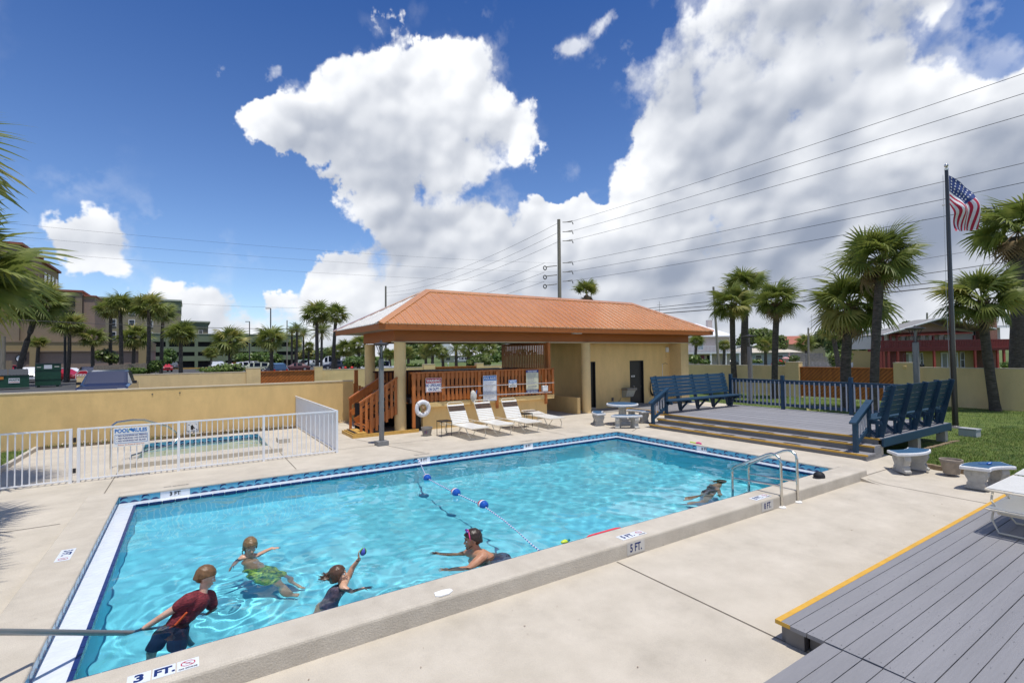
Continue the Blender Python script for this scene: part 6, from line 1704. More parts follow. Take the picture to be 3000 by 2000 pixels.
lot = [
 ('maroon sedan parked behind the orange panel', 'car', 'sedan_car', 'sedan', 'maroon', (.10, .012, .02), 868, 90, side(180)),
 ('blue minivan seen from the rear behind the orange panel', 'car', 'minivan_car', 'suv', 'blue', (.03, .07, .14), 808, 66, YV + R(14)),
 ('beige green wagon behind the left wall pillar', 'car', 'wagon_car', 'suv', 'sage', (.38, .40, .30), 745, 80, side(172)),
 ('small white hatchback behind the light green shrub', 'car', 'hatchback_car', 'suv', 'white', (.72, .73, .75), 706, 92, side(200)),
 ('large white wagon with a roof rack in front of the lot hedge', 'car', 'suv_car', 'suv', 'white', (.72, .73, .75), 725, 108, side(180)),
 ('red car half hidden behind the white wagon', 'car', 'sedan_car', 'sedan', 'red', (.42, .012, .02), 690, 110, side(30)),
 ('white sedan left of the red car', 'car', 'sedan_car', 'sedan', 'white', (.72, .73, .75), 664, 104, side(170)),
 ('white pickup rear behind the light green shrub', 'truck', 'pickup_truck', 'pickup', 'white', (.72, .73, .75), 636, 84, YV + R(8)),
 ('silver sport utility car left of the wide garage palm', 'car', 'suv_car', 'suv', 'silver', (.42, .44, .47), 632, 150, side(20)),
 ('red sedan next to the silver sport utility car', 'car', 'sedan_car', 'sedan', 'red', (.42, .012, .02), 645, 138, side(25)),
 ('far white van above the garage palm trunk', 'van', 'delivery_van', 'van', 'white', (.72, .73, .75), 660, 168, side(160)),
 ('far white pickup at the end of the lot hedge', 'truck', 'pickup_truck', 'pickup', 'white', (.72, .73, .75), 845, 190, side(200)),
 ('white sport utility car left of the black one', 'car', 'suv_car', 'suv', 'white', (.72, .73, .75), 873, 150, side(165)),
 ('black sport utility car between two light ones', 'car', 'suv_car', 'suv', 'black', (.012, .012, .015), 893, 128, side(155)),
 ('silver sport utility car left of the white passenger van', 'car', 'suv_car', 'suv', 'silver', (.42, .44, .47), 916, 122, side(215)),
 ('white high roof passenger van left of the orange roof', 'van', 'passenger_van', 'van', 'white', (.72, .73, .75), 972, 112, side(180)),
 ('dark blue car in front of the white passenger van', 'car', 'suv_car', 'suv', 'navy', (.012, .018, .05), 982, 98, side(184)),
 ('white sedan in front of the garage entrance', 'car', 'sedan_car', 'sedan', 'white', (.72, .73, .75), 534, 150, side(0)),
 ('red coupe behind the white sedan at the garage', 'car', 'sedan_car', 'sedan', 'red', (.42, .012, .02), 532, 166, side(0)),
 ('blue sedan farthest at the garage', 'car', 'sedan_car', 'sedan', 'blue', (.03, .07, .14), 540, 180, side(0)),
 ('grey jeep beside the red car near the tall palm', 'car', 'suv_car', 'suv', 'grey', (.15, .16, .17), 500, 120, side(110)),
 ('red car facing the camera near the tall palm', 'car', 'suv_car', 'suv', 'red', (.42, .012, .02), 482, 96, YV + PI + R(12)),
 ('white jeep facing the camera left of the tall dumpster', 'car', 'suv_car', 'suv', 'white', (.72, .73, .75), 92, 58, YV + PI - R(6)),
 ('red car beside the right edge of the tall dumpster', 'car', 'sedan_car', 'sedan', 'red', (.42, .012, .02), 188, 60, YV + PI + R(40)),
 ('white sedan behind the red car by the dumpster', 'car', 'sedan_car', 'sedan', 'white', (.72, .73, .75), 204, 68, YV + PI + R(40)),
 ('dark blue sport utility car in front of the hotel wall', 'car', 'suv_car', 'suv', 'navy', (.012, .018, .05), 264, 54, YV + PI + R(4)),
 ('red pickup behind the low dumpster at the left edge', 'truck', 'pickup_truck', 'pickup', 'red', (.42, .012, .02), 22, 62, side(10)),
 ('dark pickup close behind the wading pool wall, facing the camera', 'truck', 'pickup_truck', 'pickup', 'navy', (.012, .018, .05), 322, 25.5, YV + PI - R(6)),
 ('white boxy car in front of the red balcony house', 'car', 'suv_car', 'suv', 'white', (.72, .73, .75), 2556, 63, side(180)),
 ('dark sedan parked before the white house', 'car', 'sedan_car', 'sedan', 'black', (.012, .012, .015), 2122, 84, side(0)),
 ('silver car parked at the house seen through the bar', 'car', 'suv_car', 'suv', 'silver', (.42, .44, .47), 1350, 165, side(180)),
 ('white pickup seen between the two left bar columns', 'truck', 'pickup_truck', 'pickup', 'white', (.72, .73, .75), 1116, 62, side(180)),
]
for lab, cat, nm, kd, pn, col, px, t_, hd in lot:
    p = Dp(px, 1050, t_); vehicle(lab, cat, nm, kd, pn, col, (p.x, p.y, .085), hd - math.atan((px - 1500) / 1455.), 1.0)
# ================================================================ STREET THINGS
grn = mat('dumpster_green', (.008, .06, .032), .5, var=.2, scale=3); grn_l = mat('dumpster_lid', (.05, .055, .06), .6, var=.1)
def local_thing(name, label, cat, px, t_, rz=YV - PI / 2, group=None):
    p = Dp(px, 1050, t_); return thing(name, label, cat, (p.x, p.y, .075), rz - math.atan((px - 1500) / 1455.), group)
d1 = local_thing('dumpster', 'tall dark green dumpster with a white label', 'dumpster', 142, 47)
MB().box(-.88, .88, -.7, .7, .18, 2.18).build('bin', grn, d1, False, False); MB().box(-.91, .91, -.74, .74, 2.185, 2.25).build('lid', grn_l, d1, False, False)
for z in (.75, 1.62): MB().box(-.90, .90, -.74, -.702, z, z + .07).build('rib', grn, d1, False, False)
MB().box(-.3, .25, -.722, -.703, 1.72, 2.08).build('label', plate_m, d1, False, False)
MB().box(-.78, -.5, -.722, -.703, 1.84, 1.92).box(.42, .75, -.722, -.703, 1.86, 1.96).build('stencil', mat('stencil', (.5, .5, .42), .6), d1, False, False)
for x in (-.65, .65): MB().box(x - .1, x + .1, -.6, .6, .0, .18).build('skid', grn, d1, False, False)
d2 = local_thing('dumpster', 'low dark green dumpster with sloping grey lids at the left edge', 'dumpster', 28, 44)
MB().box(-1.4, 1.25, -.8, .8, .15, 1.25).build('bin', grn, d2, False, False)
for x0, x1 in ((-1.4, -.12), (-.06, 1.2)):
    mb = MB().add([(x0, -.85, 1.26), (x1, -.85, 1.26), (x1, .85, 1.75), (x0, .85, 1.75), (x0, -.85, 1.20), (x1, -.85, 1.20), (x1, .85, 1.69), (x0, .85, 1.69)], [(0, 1, 2, 3), (7, 6, 5, 4), (0, 4, 5, 1), (1, 5, 6, 2), (2, 6, 7, 3), (3, 7, 4, 0)])
    for k in range(6): mb.beam((x0 + .1 + k * .21, -.84, 1.275), (x0 + .1 + k * .21, .84, 1.765), .06, .03)
    mb.build('lid', grn_l, d2, False, False)
MB().box(-.05, .65, -.83, -.802, .55, .98).build('label', plate_m, d2, False, False)
text('lettering', 'WASTE', .2, d2, (.3, -.832, .82), (PI / 2, 0, 0), grn, .008, world=False); MB().box(0, .6, -.8325, -.8315, .62, .66).build('stripe', orange_ink, d2, False, False)
MB().box(-.7, -.35, -.83, -.802, .9, 1.15).build('warning_label', mat('warn_orange', (.6, .22, .03), .5), d2, False, False)
sp_ = local_thing('stop_sign', 'red stop sign partly hidden by the dark pickup', 'sign', 244, 29)
MB().prism([(.36 * math.cos(PI / 8 + k * PI / 4), .36 * math.sin(PI / 8 + k * PI / 4)) for k in range(8)], -.01, .01).xform(Matrix.Translation((0, 0, 1.57)) @ Matrix.Rotation(PI / 2, 4, 'X')).build('plate', white_plain, sp_, False, False)
MB().prism([(.335 * math.cos(PI / 8 + k * PI / 4), .335 * math.sin(PI / 8 + k * PI / 4)) for k in range(8)], .0105, .013).xform(Matrix.Translation((0, 0, 1.57)) @ Matrix.Rotation(PI / 2, 4, 'X')).build('face', red_ink, sp_, False, False)
text('lettering', 'STOP', .30, sp_, (0, -.016, 1.57), (PI / 2, 0, 0), white_plain, .008, sx=.78, world=False)
MB().tube([(0, .03, 0), (0, .03, 1.9)], .025, 8).build('post', steel, sp_, False, False)
wf = local_thing('wooden_fence', 'weathered grey board fence around the dumpster yard below the palms', 'fence', 355, 50)
bm = MB().cbox((0, 0, .95), (.145, .03, 1.9)).mesh('fence_board_mesh', mat('grey_board', (.22, .185, .145), .9, var=.3, scale=7))
for i in range(28):
    inst('board', bm, wf, (-2.05 + i * .15, rnd.uniform(-.01, .01), rnd.uniform(-.03, .03) + .0), (0, 0, 0), (1, 1, 1 + i * .004))
gs = local_thing('lot_sign', 'pale green and white sign board at the far side of the lot', 'sign', 886, 135)
MB().box(-1.25, 1.25, -.05, .05, .6, 1.85).build('board', mat('sign_pale', (.62, .70, .64), .5), gs, False, False); MB().box(-1.25, 1.25, -.06, .06, 1.852, 1.98).build('header', mat('sign_green2', (.2, .5, .15), .5), gs, False, False); MB().box(-.9, .9, -.056, -.051, 1.2, 1.35).build('stripe', mat('sign_green2', (.2, .5, .15), .5), gs, False, False)
hy = local_thing('fire_hydrant', 'red fire hydrant by the grey fence across the road', 'hydrant', 2326, 58)
MB().lathe([(.17, .8), (.15, .85), (.15, 1.2), (.18, 1.22), (.18, 1.28), (.13, 1.36), (.05, 1.42), (.05, 1.48)], n=14).build('barrel', mat('hydrant_red', (.5, .015, .02), .4), hy, True, False)
MB().tube([(-.28, 0, 1.08), (.28, 0, 1.08)], .08, 10).build('nozzle', MATS['hydrant_red'], hy, True, False); MB().lathe([(.2, 0), (.2, .8)], n=12).build('base', MATS['hydrant_red'], hy, True, False)
fgm = local_thing('garden_flamingo', 'pink flamingo figure standing in the flower bed', 'figurine', 2302, 52)
MB().sphere((0, 0, 1.75), .2, 12, 8, (1.7, .8, .8)).build('body', mat('flamingo_pink', (.75, .38, .36), .6), fgm, True, False); MB().tube([(.25, 0, 1.8), (.35, 0, 2.0), (.26, 0, 2.15), (.30, 0, 2.28), (.40, 0, 2.26)], [.06, .05, .045, .06, .03], 8).build('neck', MATS['flamingo_pink'], fgm, True, False); MB().tube([(0, 0, 1.7), (0, 0, .0)], .02, 6).build('leg', MATS['flamingo_pink'], fgm, False, False)
gf = local_thing('picket_fence', 'long weathered grey picket fence beyond the side road', 'fence', 2375, 70)
bm2 = MB().cbox((0, 0, .85), (.14, .03, 1.7)).mesh('far_board_mesh', mat('grey_fence', (.24, .225, .21), .9, var=.3, scale=4))
for i in range(72):
    inst('board', bm2, gf, (-2.6 + i * .16, 0, rnd.uniform(-.06, .02)), (0, 0, 0), (1, 1, 1.3 if i < 26 else 1.0))
mbx_ = local_thing('mail_box', 'white mail box on a post seen through the open bar', 'mailbox', 1313, 85)
MB().box(-.12, .12, -.25, .25, 1.0, 1.3).build('box', white_plain, mbx_, False, False); MB().box(-.05, .05, -.05, .05, 0, 1.0).build('post', white_plain, mbx_, False, False)
# poles, street lights
wood_pole = mat('utility_pole_wood', (.27, .24, .19), .9, var=.15, scale=6, stretch=(1, 1, .1))
def pole(label, px, ytop, t_, r0, r1, m=wood_pole, arms=(), group='utility poles', cat='utility pole', name='utility_pole', xb=None):
    top = Dp(px, ytop, t_); b = Dp(xb or px, 1040, t_)
    t = thing(name, label, cat, (b.x, b.y, .06), group=group)
    MB().tube([(b.x, b.y, 0), tuple(top)], [r0, r1], 10).build('pole', m, t)
    return t, top, b
RT = Vector(rt); 
bp_, btop, bbase = pole('tall grey utility pole with six insulators behind the bar roof', 1637, 643, 45, .20, .15, xb=1641)
WP = []
for k, yy in enumerate((651, 679, 706, 770, 797, 824)):
    a = Dp(1640, yy, 45)
    sd = 1
    ins = MB().tube([a + RT * .25, a + RT * .55], .035, 6)
    for q in range(4): ins.lathe([(.04, -.02), (.10, 0), (.04, .02)], a + RT * (.62 + q * .13), 8)
    ins.tube([a + RT * .55, a + RT * 1.15 + Vector((0, 0, .12))], .03, 6); ins.tube([a + RT * 1.15, a + RT * 1.2 - Vector((0, 0, .22))], .04, 6)
    ins.build('insulator', dark_grey, bp_)
    if k > 2:
        i2 = MB().tube([a - RT * .25 - Vector((0, 0, .25)), a - RT * 1.2 - Vector((0, 0, .35))], .04, 6)
        i2.add([], []); torus(tuple(a - RT * 1.35 - Vector((0, 0, .45))), .17, .05, 14, 6, 'y').build('jumper_loop', dark_grey, bp_)
        i2.build('insulator', dark_grey, bp_)
    WP.append(a)
p2, p2top, _ = pole('distant utility pole left of the orange roof', 1130, 838, 90, .2, .15)
p3, p3top, _ = pole('leaning grey utility pole right of the restroom roof', 2090, 840, 56, .16, .11, xb=2106)
MB().tube([p3top - Vector((0, 0, .6)) - RT * .5, p3top - Vector((0, 0, .6)) + RT * .5], .05, 6).build('crossarm', dark_grey, p3)
p4, p4top, _ = pole('pale green pole beside the grey picket fence', 2368, 960, 62, .13, .1)
p5, p5top, _ = pole('thin distant pole beyond the date palms', 841, 938, 110, .14, .1)
p6, p6top, _ = pole('wooden pole tip behind the red balcony house roof', 2716, 916, 95, .2, .15)
p7, p7top, _ = pole('dark pole in front of the hotel wall', 191, 915, 57, .13, .12, bronze, cat='light pole', name='light_pole', group=None)
p8, p8top, _ = pole('grey pole behind the low dumpster at the left edge', 9, 985, 50, .2, .2, wood_pole, name='light_pole', cat='light pole', group=None)
def streetlight(label, px, yt, t_):
    t, top, b = pole(label, px, yt, t_, .11, .08, bronze, name='street_light', cat='street light', group='street lights in the parking lot')
    MB().beam(top, top - RT * .75, .16, .10).build('lamp_head', bronze, t)
streetlight('taller brown street light above the parking lot', 793, 903, 75); streetlight('shorter brown street light left of the taller one', 731, 942, 92)
streetlight('small street light above the garage parapet', 692, 965, 150)
for px, yt, t_, lab in ((1932, 883, 110, 'thin aerial mast above the restroom roof edge'), (2377, 920, 160, 'thin red white radio mast on the right skyline')):
    t, top, b = pole(lab, px, yt, t_, .06, .03, dark_grey, cat='mast', name='radio_mast', group=None)
    MB().tube([top - RT * .5 - Vector((0, 0, .8)), top + RT * .5 - Vector((0, 0, .8))], .04, 5).build('crossbar', dark_grey, t)
wire_m = mat('wire_dark', (.03, .03, .035), .6, var=0)
def wire(label, a, b, sag, r, group='overhead power lines'):
    a = Vector(a); b = Vector(b); n = 28
    pts = [a.lerp(b, i / n) - Vector((0, 0, sag * 4 * (i / n) * (1 - i / n))) for i in range(n + 1)]
    tag(MB().tube(pts, r, 5, False).build('power_line', wire_m), label, 'power line', group)
names = ('topmost', 'second', 'third', 'fourth', 'fifth', 'sixth')
for k, (a, zz) in enumerate(zip(WP, (13.53, 12.76, 11.93, 10.07, 9.32, 8.59))):
    s = a + RT * .9
    e = Vector((27.0, 5.0, zz)); e2 = s + (e - s) * 1.6
    wire(f'{names[k]} of six power lines rising from the tall pole to the right', s, e2, .35, .012)
for k, (a, yy) in enumerate(zip(WP[:3], (842, 857, 866))):
    wire(f'{names[k]} of the lines from the tall pole to the distant pole on the left', a, Dp(1131, yy, 90), 1.2, .013)
for k, (a, yy) in enumerate(zip(WP[3:], (905, 915, 925))):
    wire(f'lower line {("upper", "middle", "lower")[k]} one, from the tall pole toward the roof on the left', a - RT * 1.4, Dp(1131, yy, 90), 1.0, .013)
for k, (ya, yb) in enumerate(((771, 651), (797, 689), (827, 732))):
    wire(f'faint {("top", "middle", "bottom")[k]} wire across the blue sky on the left', Dp(1636, ya, 45.5), Dp(-150, yb - 14, 24), .35, .005)
wire('low telephone cable in front of the hotel and garage', Dp(-50, 931, 45), Dp(1060, 965, 60), .3, .028)
wire('thin cable above the hotel palms', Dp(-50, 858, 48), Dp(1000, 905, 75), .25, .012)
for k, (ya, yb, r_) in enumerate(((905, 752, .032), (912, 790, .035), (922, 806, .05), (880, 700, .018))):
    wire(f'{("upper", "second", "thick lower", "thin top")[k]} cable behind the lawn palms on the right', Dp(1880, ya, 60), Dp(3050, yb, 40), .25, r_)
# ================================================================ FLAG
fp = thing('flagpole', 'tall dark flagpole on the lawn behind the stage bench', 'flagpole', (20.76, 5.73, .05))
MB().tube([(20.76, 5.73, .05), (20.76, 5.73, 8.45)], [.085, .05], 14).build('pole', mat('flagpole_black', (.018, .015, .015), .3, var=.1, coat=.4), fp, smooth=True)
MB().lathe([(.25, 0), (.25, .03), (.12, .06), (.09, .09)], (20.76, 5.73, .05), 18).build('flange', dark_grey, fp)
MB().lathe([(.055, 0), (.06, .05), (.03, .08)], (20.76, 5.73, 8.45), 12).build('truck', steel, fp); MB().sphere((20.76, 5.73, 8.60), .06, 12, 8).build('ball', steel, fp, smooth=True)
MB().tube([(20.71, 5.81, 8.3), (20.70, 5.83, 4.0), (20.72, 5.80, 1.3)], .006, 5, False).build('halyard', mat('rope_grey', (.5, .5, .5), .7), fp)
MB().tube([(20.72, 5.79, 7.32), (20.70, 5.86, 7.32)], .02, 6).build('snap_hook', steel, fp)
fr_, fb_, fw_ = mat('flag_red', (.42, .012, .05), .7, var=.05), mat('flag_blue', (.018, .045, .19), .7, var=.05), mat('flag_white', (.74, .74, .78), .7, var=.03)
flg = thing('flag', 'red white and blue striped flag with stars hanging limp from the flagpole', 'flag', (20.76, 5.6, 7.4))
Rr = Vector((.839, -.545, 0)); Ff = Vector((.545, .839, 0))
def flag_pt(u, v):                                       # u along the fly, v down the hoist; the cloth droops from the pole
    f = min(u / .58, 1.); g = max(0, u - .58) / .42
    out = (.95 - .80 * v) * math.sin(f * PI / 2) - .08 * g * (1 - v)
    z = 8.28 - .98 * v - (1.0 - .62 * v) * f ** 1.15 - g * (.78 - .30 * v)
    wv = .08 * math.sin(7 * u + 2.5 * v) * f + .05 * math.sin(13 * v + 5 * u) * f
    return Vector((20.76, 5.73, z)) + Rr * (.075 + out + wv * .35) + Ff * (wv * 1.3 + .05 * math.sin(14 * out) * f)
NU, NV = 26, 39
mb = MB()
for i in range(NU + 1):
    for j in range(NV + 1):
        mb.v.append(tuple(flag_pt(i / NU, j / NV)))
for i in range(NU):
    for j in range(NV):
        a = i * (NV + 1) + j; st_i = int(j / 3)
        c = 1 if (i < NU * .4 and st_i < 7) else (0 if st_i % 2 == 0 else 2)
        mb.f.append([a, a + NV + 1, a + NV + 2, a + 1]); mb.mi.append(c)
mb.build('cloth', [fr_, fb_, fw_], flg, smooth=True)
mb = MB()
for ii in range(6):
    for jj in range(5):
        u = (.035 + ii * .063); v = (.05 + jj * .105); p = flag_pt(u, v); du = (flag_pt(u + .02, v) - p).normalized(); dv = (flag_pt(u, v + .02) - p).normalized()
        nn = du.cross(dv).normalized()
        if nn.dot(Ff) > 0: nn = -nn
        star = []
        for k in range(10):
            rr = .042 if k % 2 == 0 else .017; th = PI / 2 + k * PI / 5
            star.append(p + nn * .006 + du * rr * math.cos(th) - dv * rr * math.sin(th))
        mb.add(star, [list(range(10))])
tag(mb.build('stars', fw_, flg))
# ================================================================ BUILDINGS
def L(t, name, m, *bx):
    mb = MB()
    for b in bx: mb.box(*b)
    return mb.build(name, m, t, False, False)
win_m = mat('window_glass', (.03, .04, .05), .1, var=.05, spec=.8); dark_op = mat('dark_opening', (.012, .012, .012), .9, var=0)
def windows(t, rects, y, fm, gm=win_m, fr=.06):
    for x0, x1, z0, z1 in rects:
        f = L(t, 'window', fm, (x0 - fr, x1 + fr, y - .05, y + .02, z0 - fr, z0), (x0 - fr, x1 + fr, y - .05, y + .02, z1, z1 + fr), (x0 - fr, x0, y - .05, y + .02, z0, z1), (x1, x1 + fr, y - .05, y + .02, z0, z1), (x0, x1, y - .045, y + .02, (z0 + z1) / 2 - .025, (z0 + z1) / 2 + .025))
        L(f, 'pane', gm, (x0, x1, y - .02, y + .02, z0, (z0 + z1) / 2 - .026), (x0, x1, y - .02, y + .02, (z0 + z1) / 2 + .026, z1))
# hotel on the left
h_pink = mat('hotel_pink', (.28, .20, .15), .85, var=.06, scale=.4); h_yel = mat('hotel_ochre', (.30, .225, .11), .85, var=.06, scale=.4); h_tan = mat('hotel_tan', (.25, .19, .125), .85, var=.06, scale=.4); h_trim = mat('hotel_trim', (.32, .10, .06), .7); h_pale = mat('hotel_pale', (.40, .33, .20), .8)
ho = thing('hotel', 'stepped tan hotel with towers behind the palms on the far left', 'building', (-20, 110, 0))
def LW(name, m, *bx):
    mb = MB()
    for b in bx: mb.box(*b)
    return mb.build(name, m, ho)
LW('podium_wall', h_pink, (-70, -5.6, 105, 120, 0, 3.9)); LW('podium_band', h_yel, (-70, -5.55, 104.9, 120, 4.1, 5.4)); LW('podium_ledge', h_tan, (-70, -5.5, 104.6, 120, 3.9, 4.1)); LW('podium_coping', h_tan, (-70, -5.5, 104.8, 120, 5.4, 5.6))
LW('buttress', h_yel, (-20.6, -19.6, 104.2, 104.9, 0, 5.4)); LW('buttress', h_yel, (-7.2, -5.6, 104.2, 104.9, 0, 5.4))
LW('tower', h_tan, (-46, -22.0, 105.2, 118.4, 5.6, 20.4)); LW('tower_cornice', h_trim, (-46, -21.7, 105, 118.5, 20.4, 20.8))
LW('tower', h_yel, (-46, -22.4, 118.6, 134.5, 5.6, 20.2)); LW('tower_cornice', h_trim, (-46, -22.0, 118.6, 134.7, 20.2, 20.6))
LW('tower', h_tan, (-22.0, -14.75, 106, 119, 5.6, 13.6)); LW('tower_cornice', h_trim, (-22.0, -14.6, 105.8, 119, 13.6, 13.9))
LW('tower', h_pink, (-14.7, -13.2, 106.6, 119, 5.6, 12.6)); LW('tower_band', h_yel, (-14.7, -13.15, 106.5, 119, 12.6, 13.0)); LW('tower_cornice', h_trim, (-14.7, -13.0, 106.4, 119, 13.01, 13.2))
for i in range(4):
    for k in range(4):
        w = LW('window', h_pale, (-22.38, -22.30, 122 + i * 3, 124 + i * 3, 7 + k * 3.2, 9.2 + k * 3.2)); mb = MB().box(-22.29, -22.27, 122.15 + i * 3, 123.85 + i * 3, 7.15 + k * 3.2, 9.05 + k * 3.2); mb.build('pane', win_m, w)
for k in range(3):
    LW('balcony_opening', dark_op, (-17.0, -15.6, 105.9, 105.98, 6.6 + k * 2.3, 8.2 + k * 2.3))
mb = MB().lathe([(.001, 0), (.62, 0), (.62, .05)], n=24).xform(Matrix.Translation((-21.7, 104.88, 2.9)) @ Matrix.Rotation(PI / 2, 4, 'X')); w = mb.build('round_window', black, ho)
mb = MB().lathe([(.001, .06), (.48, .06), (.48, .08)], n=24).xform(Matrix.Translation((-21.7, 104.88, 2.9)) @ Matrix.Rotation(PI / 2, 4, 'X')); mb.build('pane', white_plain, w)
gw = tag(MB().box(-32, -16.9, 78, 78.4, 0, 2.6).build('parapet_wall', h_tan), 'low tan wall in front of the hotel at the left edge', 'wall')
# green hotel block and garage
ggr = mat('garage_green', (.17, .215, .135), .85, var=.04, scale=.3); gcr = mat('garage_cream', (.27, .24, .16), .85, var=.04, scale=.3); gtrim = mat('garage_trim', (.42, .46, .36), .8)
gb = thing('hotel_block', 'cream and green hotel block with sash windows behind the tan towers', 'building', (-14, 150, 0))
def LG(t, name, m, *bx):
    mb = MB()
    for b in bx: mb.box(*b)
    return mb.build(name, m, t)
LG(gb, 'wall', gcr, (-26, -2, 150, 165, 0, 14.6)); LG(gb, 'upper_band', ggr, (-26, -1.9, 149.8, 165, 14.6, 16.9)); LG(gb, 'cornice', gtrim, (-26, -1.7, 149.5, 165, 16.9, 17.3))
for i in range(4):
    for k in range(4):
        x0 = -19.3 + i * 3.55; z0 = 4.6 + k * 2.95
        w = LG(gb, 'window', white_plain, (x0 - .12, x0 + 1.12, 149.9, 149.99, z0 - .12, z0 + 1.62)); MB().box(x0, x0 + 1, 149.86, 149.89, z0, z0 + .7).box(x0, x0 + 1, 149.86, 149.89, z0 + .8, z0 + 1.5).build('pane', win_m, w)
gt = thing('green_tower', 'green block with a flat cornice above the left end of the garage', 'building', (-2, 162, 0))
LG(gt, 'wall', gcr, (-12, 4.2, 158, 172, 0, 10.6)); LG(gt, 'upper_band', ggr, (-12, 4.25, 157.8, 172, 10.6, 12.2)); LG(gt, 'cornice', gtrim, (-12, 4.7, 157.5, 172, 12.2, 12.6))
w = LG(gt, 'window', white_plain, (2.0, 3.0, 157.9, 157.99, 9.0, 10.2)); MB().box(2.1, 2.9, 157.86, 157.89, 9.1, 10.1).build('pane', win_m, w)
ga = thing('parking_garage', 'green parking garage with dark horizontal openings behind the palms', 'building', (4, 146, 0))
XA, XB, YG = -8.0, 26.0, 146.
LG(ga, 'parapet', ggr, (XA, XB, YG, YG + .5, 6.7, 8.6)); LG(ga, 'coping', gtrim, (XA, XB, YG - .1, YG + .55, 8.6, 8.75))
LG(ga, 'spandrel', ggr, (XA, XB, YG, YG + .5, 4.2, 5.5)); LG(ga, 'spandrel', ggr, (XA, XB, YG, YG + .5, 1.95, 3.2)) 
LG(ga, 'dark_interior', dark_op, (XA, XB, YG + .6, YG + 20, 0, 8.4))  # dark block stands in for the shaded inside of the garage
for i in range(5):
    x = XA + 9.1 + i * 5.9 - 5.6; LG(ga, 'pillar', ggr, (x - .35, x + .35, YG - .02, YG + .55, 0, 6.7))
LG(ga, 'wheel_stop', yellow, (XA, XB, YG - 2, YG - 1.8, .08, .3)); LG(ga, 'ramp_wall', gcr, (XA, XB, YG + .51, YG + .58, 0, .45))
# white A-frame house beyond the bar, low cream house
ah = thing('white_roof_house', 'low cream house with a steep white roof seen through the open bar', 'building', Dp(1340, 1050, 175) * 1.0, YV - PI / 2); ah.location.z = 0; ah['_w'] = list(ah.location)
L(ah, 'wall', mat('cream_wall', (.45, .42, .33), .8), (-6, 16, 0, 9, 0, 2.6)); rm = mat('white_roof', (.78, .78, .80), .4, var=.02)
MB().add([(-7, -.6, 2.5), (17, -.6, 2.5), (17, 4.5, 4.4), (-7, 4.5, 4.4), (17, 9.6, 2.5), (-7, 9.6, 2.5)], [(0, 1, 2, 3), (3, 2, 4, 5)]).build('roof', rm, ah, False, False)
MB().add([(-12, -.2, 1.6), (-4.5, -.2, 7.9), (1.2, -.2, 3.0), (-12, 9, 1.6), (-4.5, 9, 7.9), (1.2, 9, 3.0)], [(0, 1, 4, 3), (1, 2, 5, 4), (0, 2, 1)]).build('gable_roof', rm, ah, False, False)
for i in range(5): L(ah, 'window', win_m, (-4 + i * 3.6, -2.6 + i * 3.6, -.03, -.005, .9, 2.0))
# white two storey house
wh = thing('white_house', 'white two storey house with a bright hip roof right of the restroom', 'building', Dp(2075, 1050, 75) * 1.0, YV - PI / 2); wh.location.z = 0; wh['_w'] = list(wh.location)
hw = mat('pale_pink_brick', (.58, .49, .46), .85, var=.1, scale=6); wp = mat('house_white', (.75, .75, .77), .6, var=.02)
L(wh, 'wall', hw, (-6, 3.3, 0, 8, 0, 5.0)); L(wh, 'side_wing', hw, (-8, -6, .5, 8, 0, 5.0))
MB().add([(-8.5, -.8, 4.95), (4.0, -.8, 4.95), (4.0, 8.8, 4.95), (-8.5, 8.8, 4.95), (-4, 4, 7.2), (-.2, 4, 7.2)], [(0, 1, 5, 4), (1, 2, 5), (2, 3, 4, 5), (3, 0, 4)]).build('roof', rm, wh, False, False)
L(wh, 'chimney', hw, (1.0, 1.7, 2.4, 3.2, 5.2, 7.6)); L(wh, 'balcony_floor', wp, (-6.2, 4.2, -1.6, -.02, 2.35, 2.55)); L(wh, 'fascia', wp, (-8.5, 4.0, -.82, -.78, 4.85, 5.02))
for x in (-4.6, -2.7, -.2, 2.0, 4.1): L(wh, 'column', wp, (x - .12, x + .12, -1.55, -1.31, 0, 2.35))
L(wh, 'balcony_rail', wp, (-6.2, 4.2, -1.6, -1.54, 3.42, 3.5), (-6.2, 4.2, -1.6, -1.54, 2.6, 2.66))
for i in range(52): L(wh, 'baluster', wp, (-6.15 + i * .2, -6.10 + i * .2, -1.585, -1.555, 2.67, 3.41))
windows(wh, [(-1.5, -.75, 3.0, 4.4), (-4.9, -4.2, 2.9, 4.1), (1.6, 2.3, 3.0, 4.3)], -.02, wp, mat('blue_glass', (.16, .26, .32), .15))
L(wh, 'garage_door', wp, (-5.4, -4.2, -.04, -.01, .1, 2.0)); 
for x, m_ in ((-2.1, dark_op), (-.9, mat('plum_door', (.22, .05, .12), .5)), (.1, dark_op)): L(wh, 'door', m_, (x - .3, x + .3, -.04, -.01, .1, 2.1))
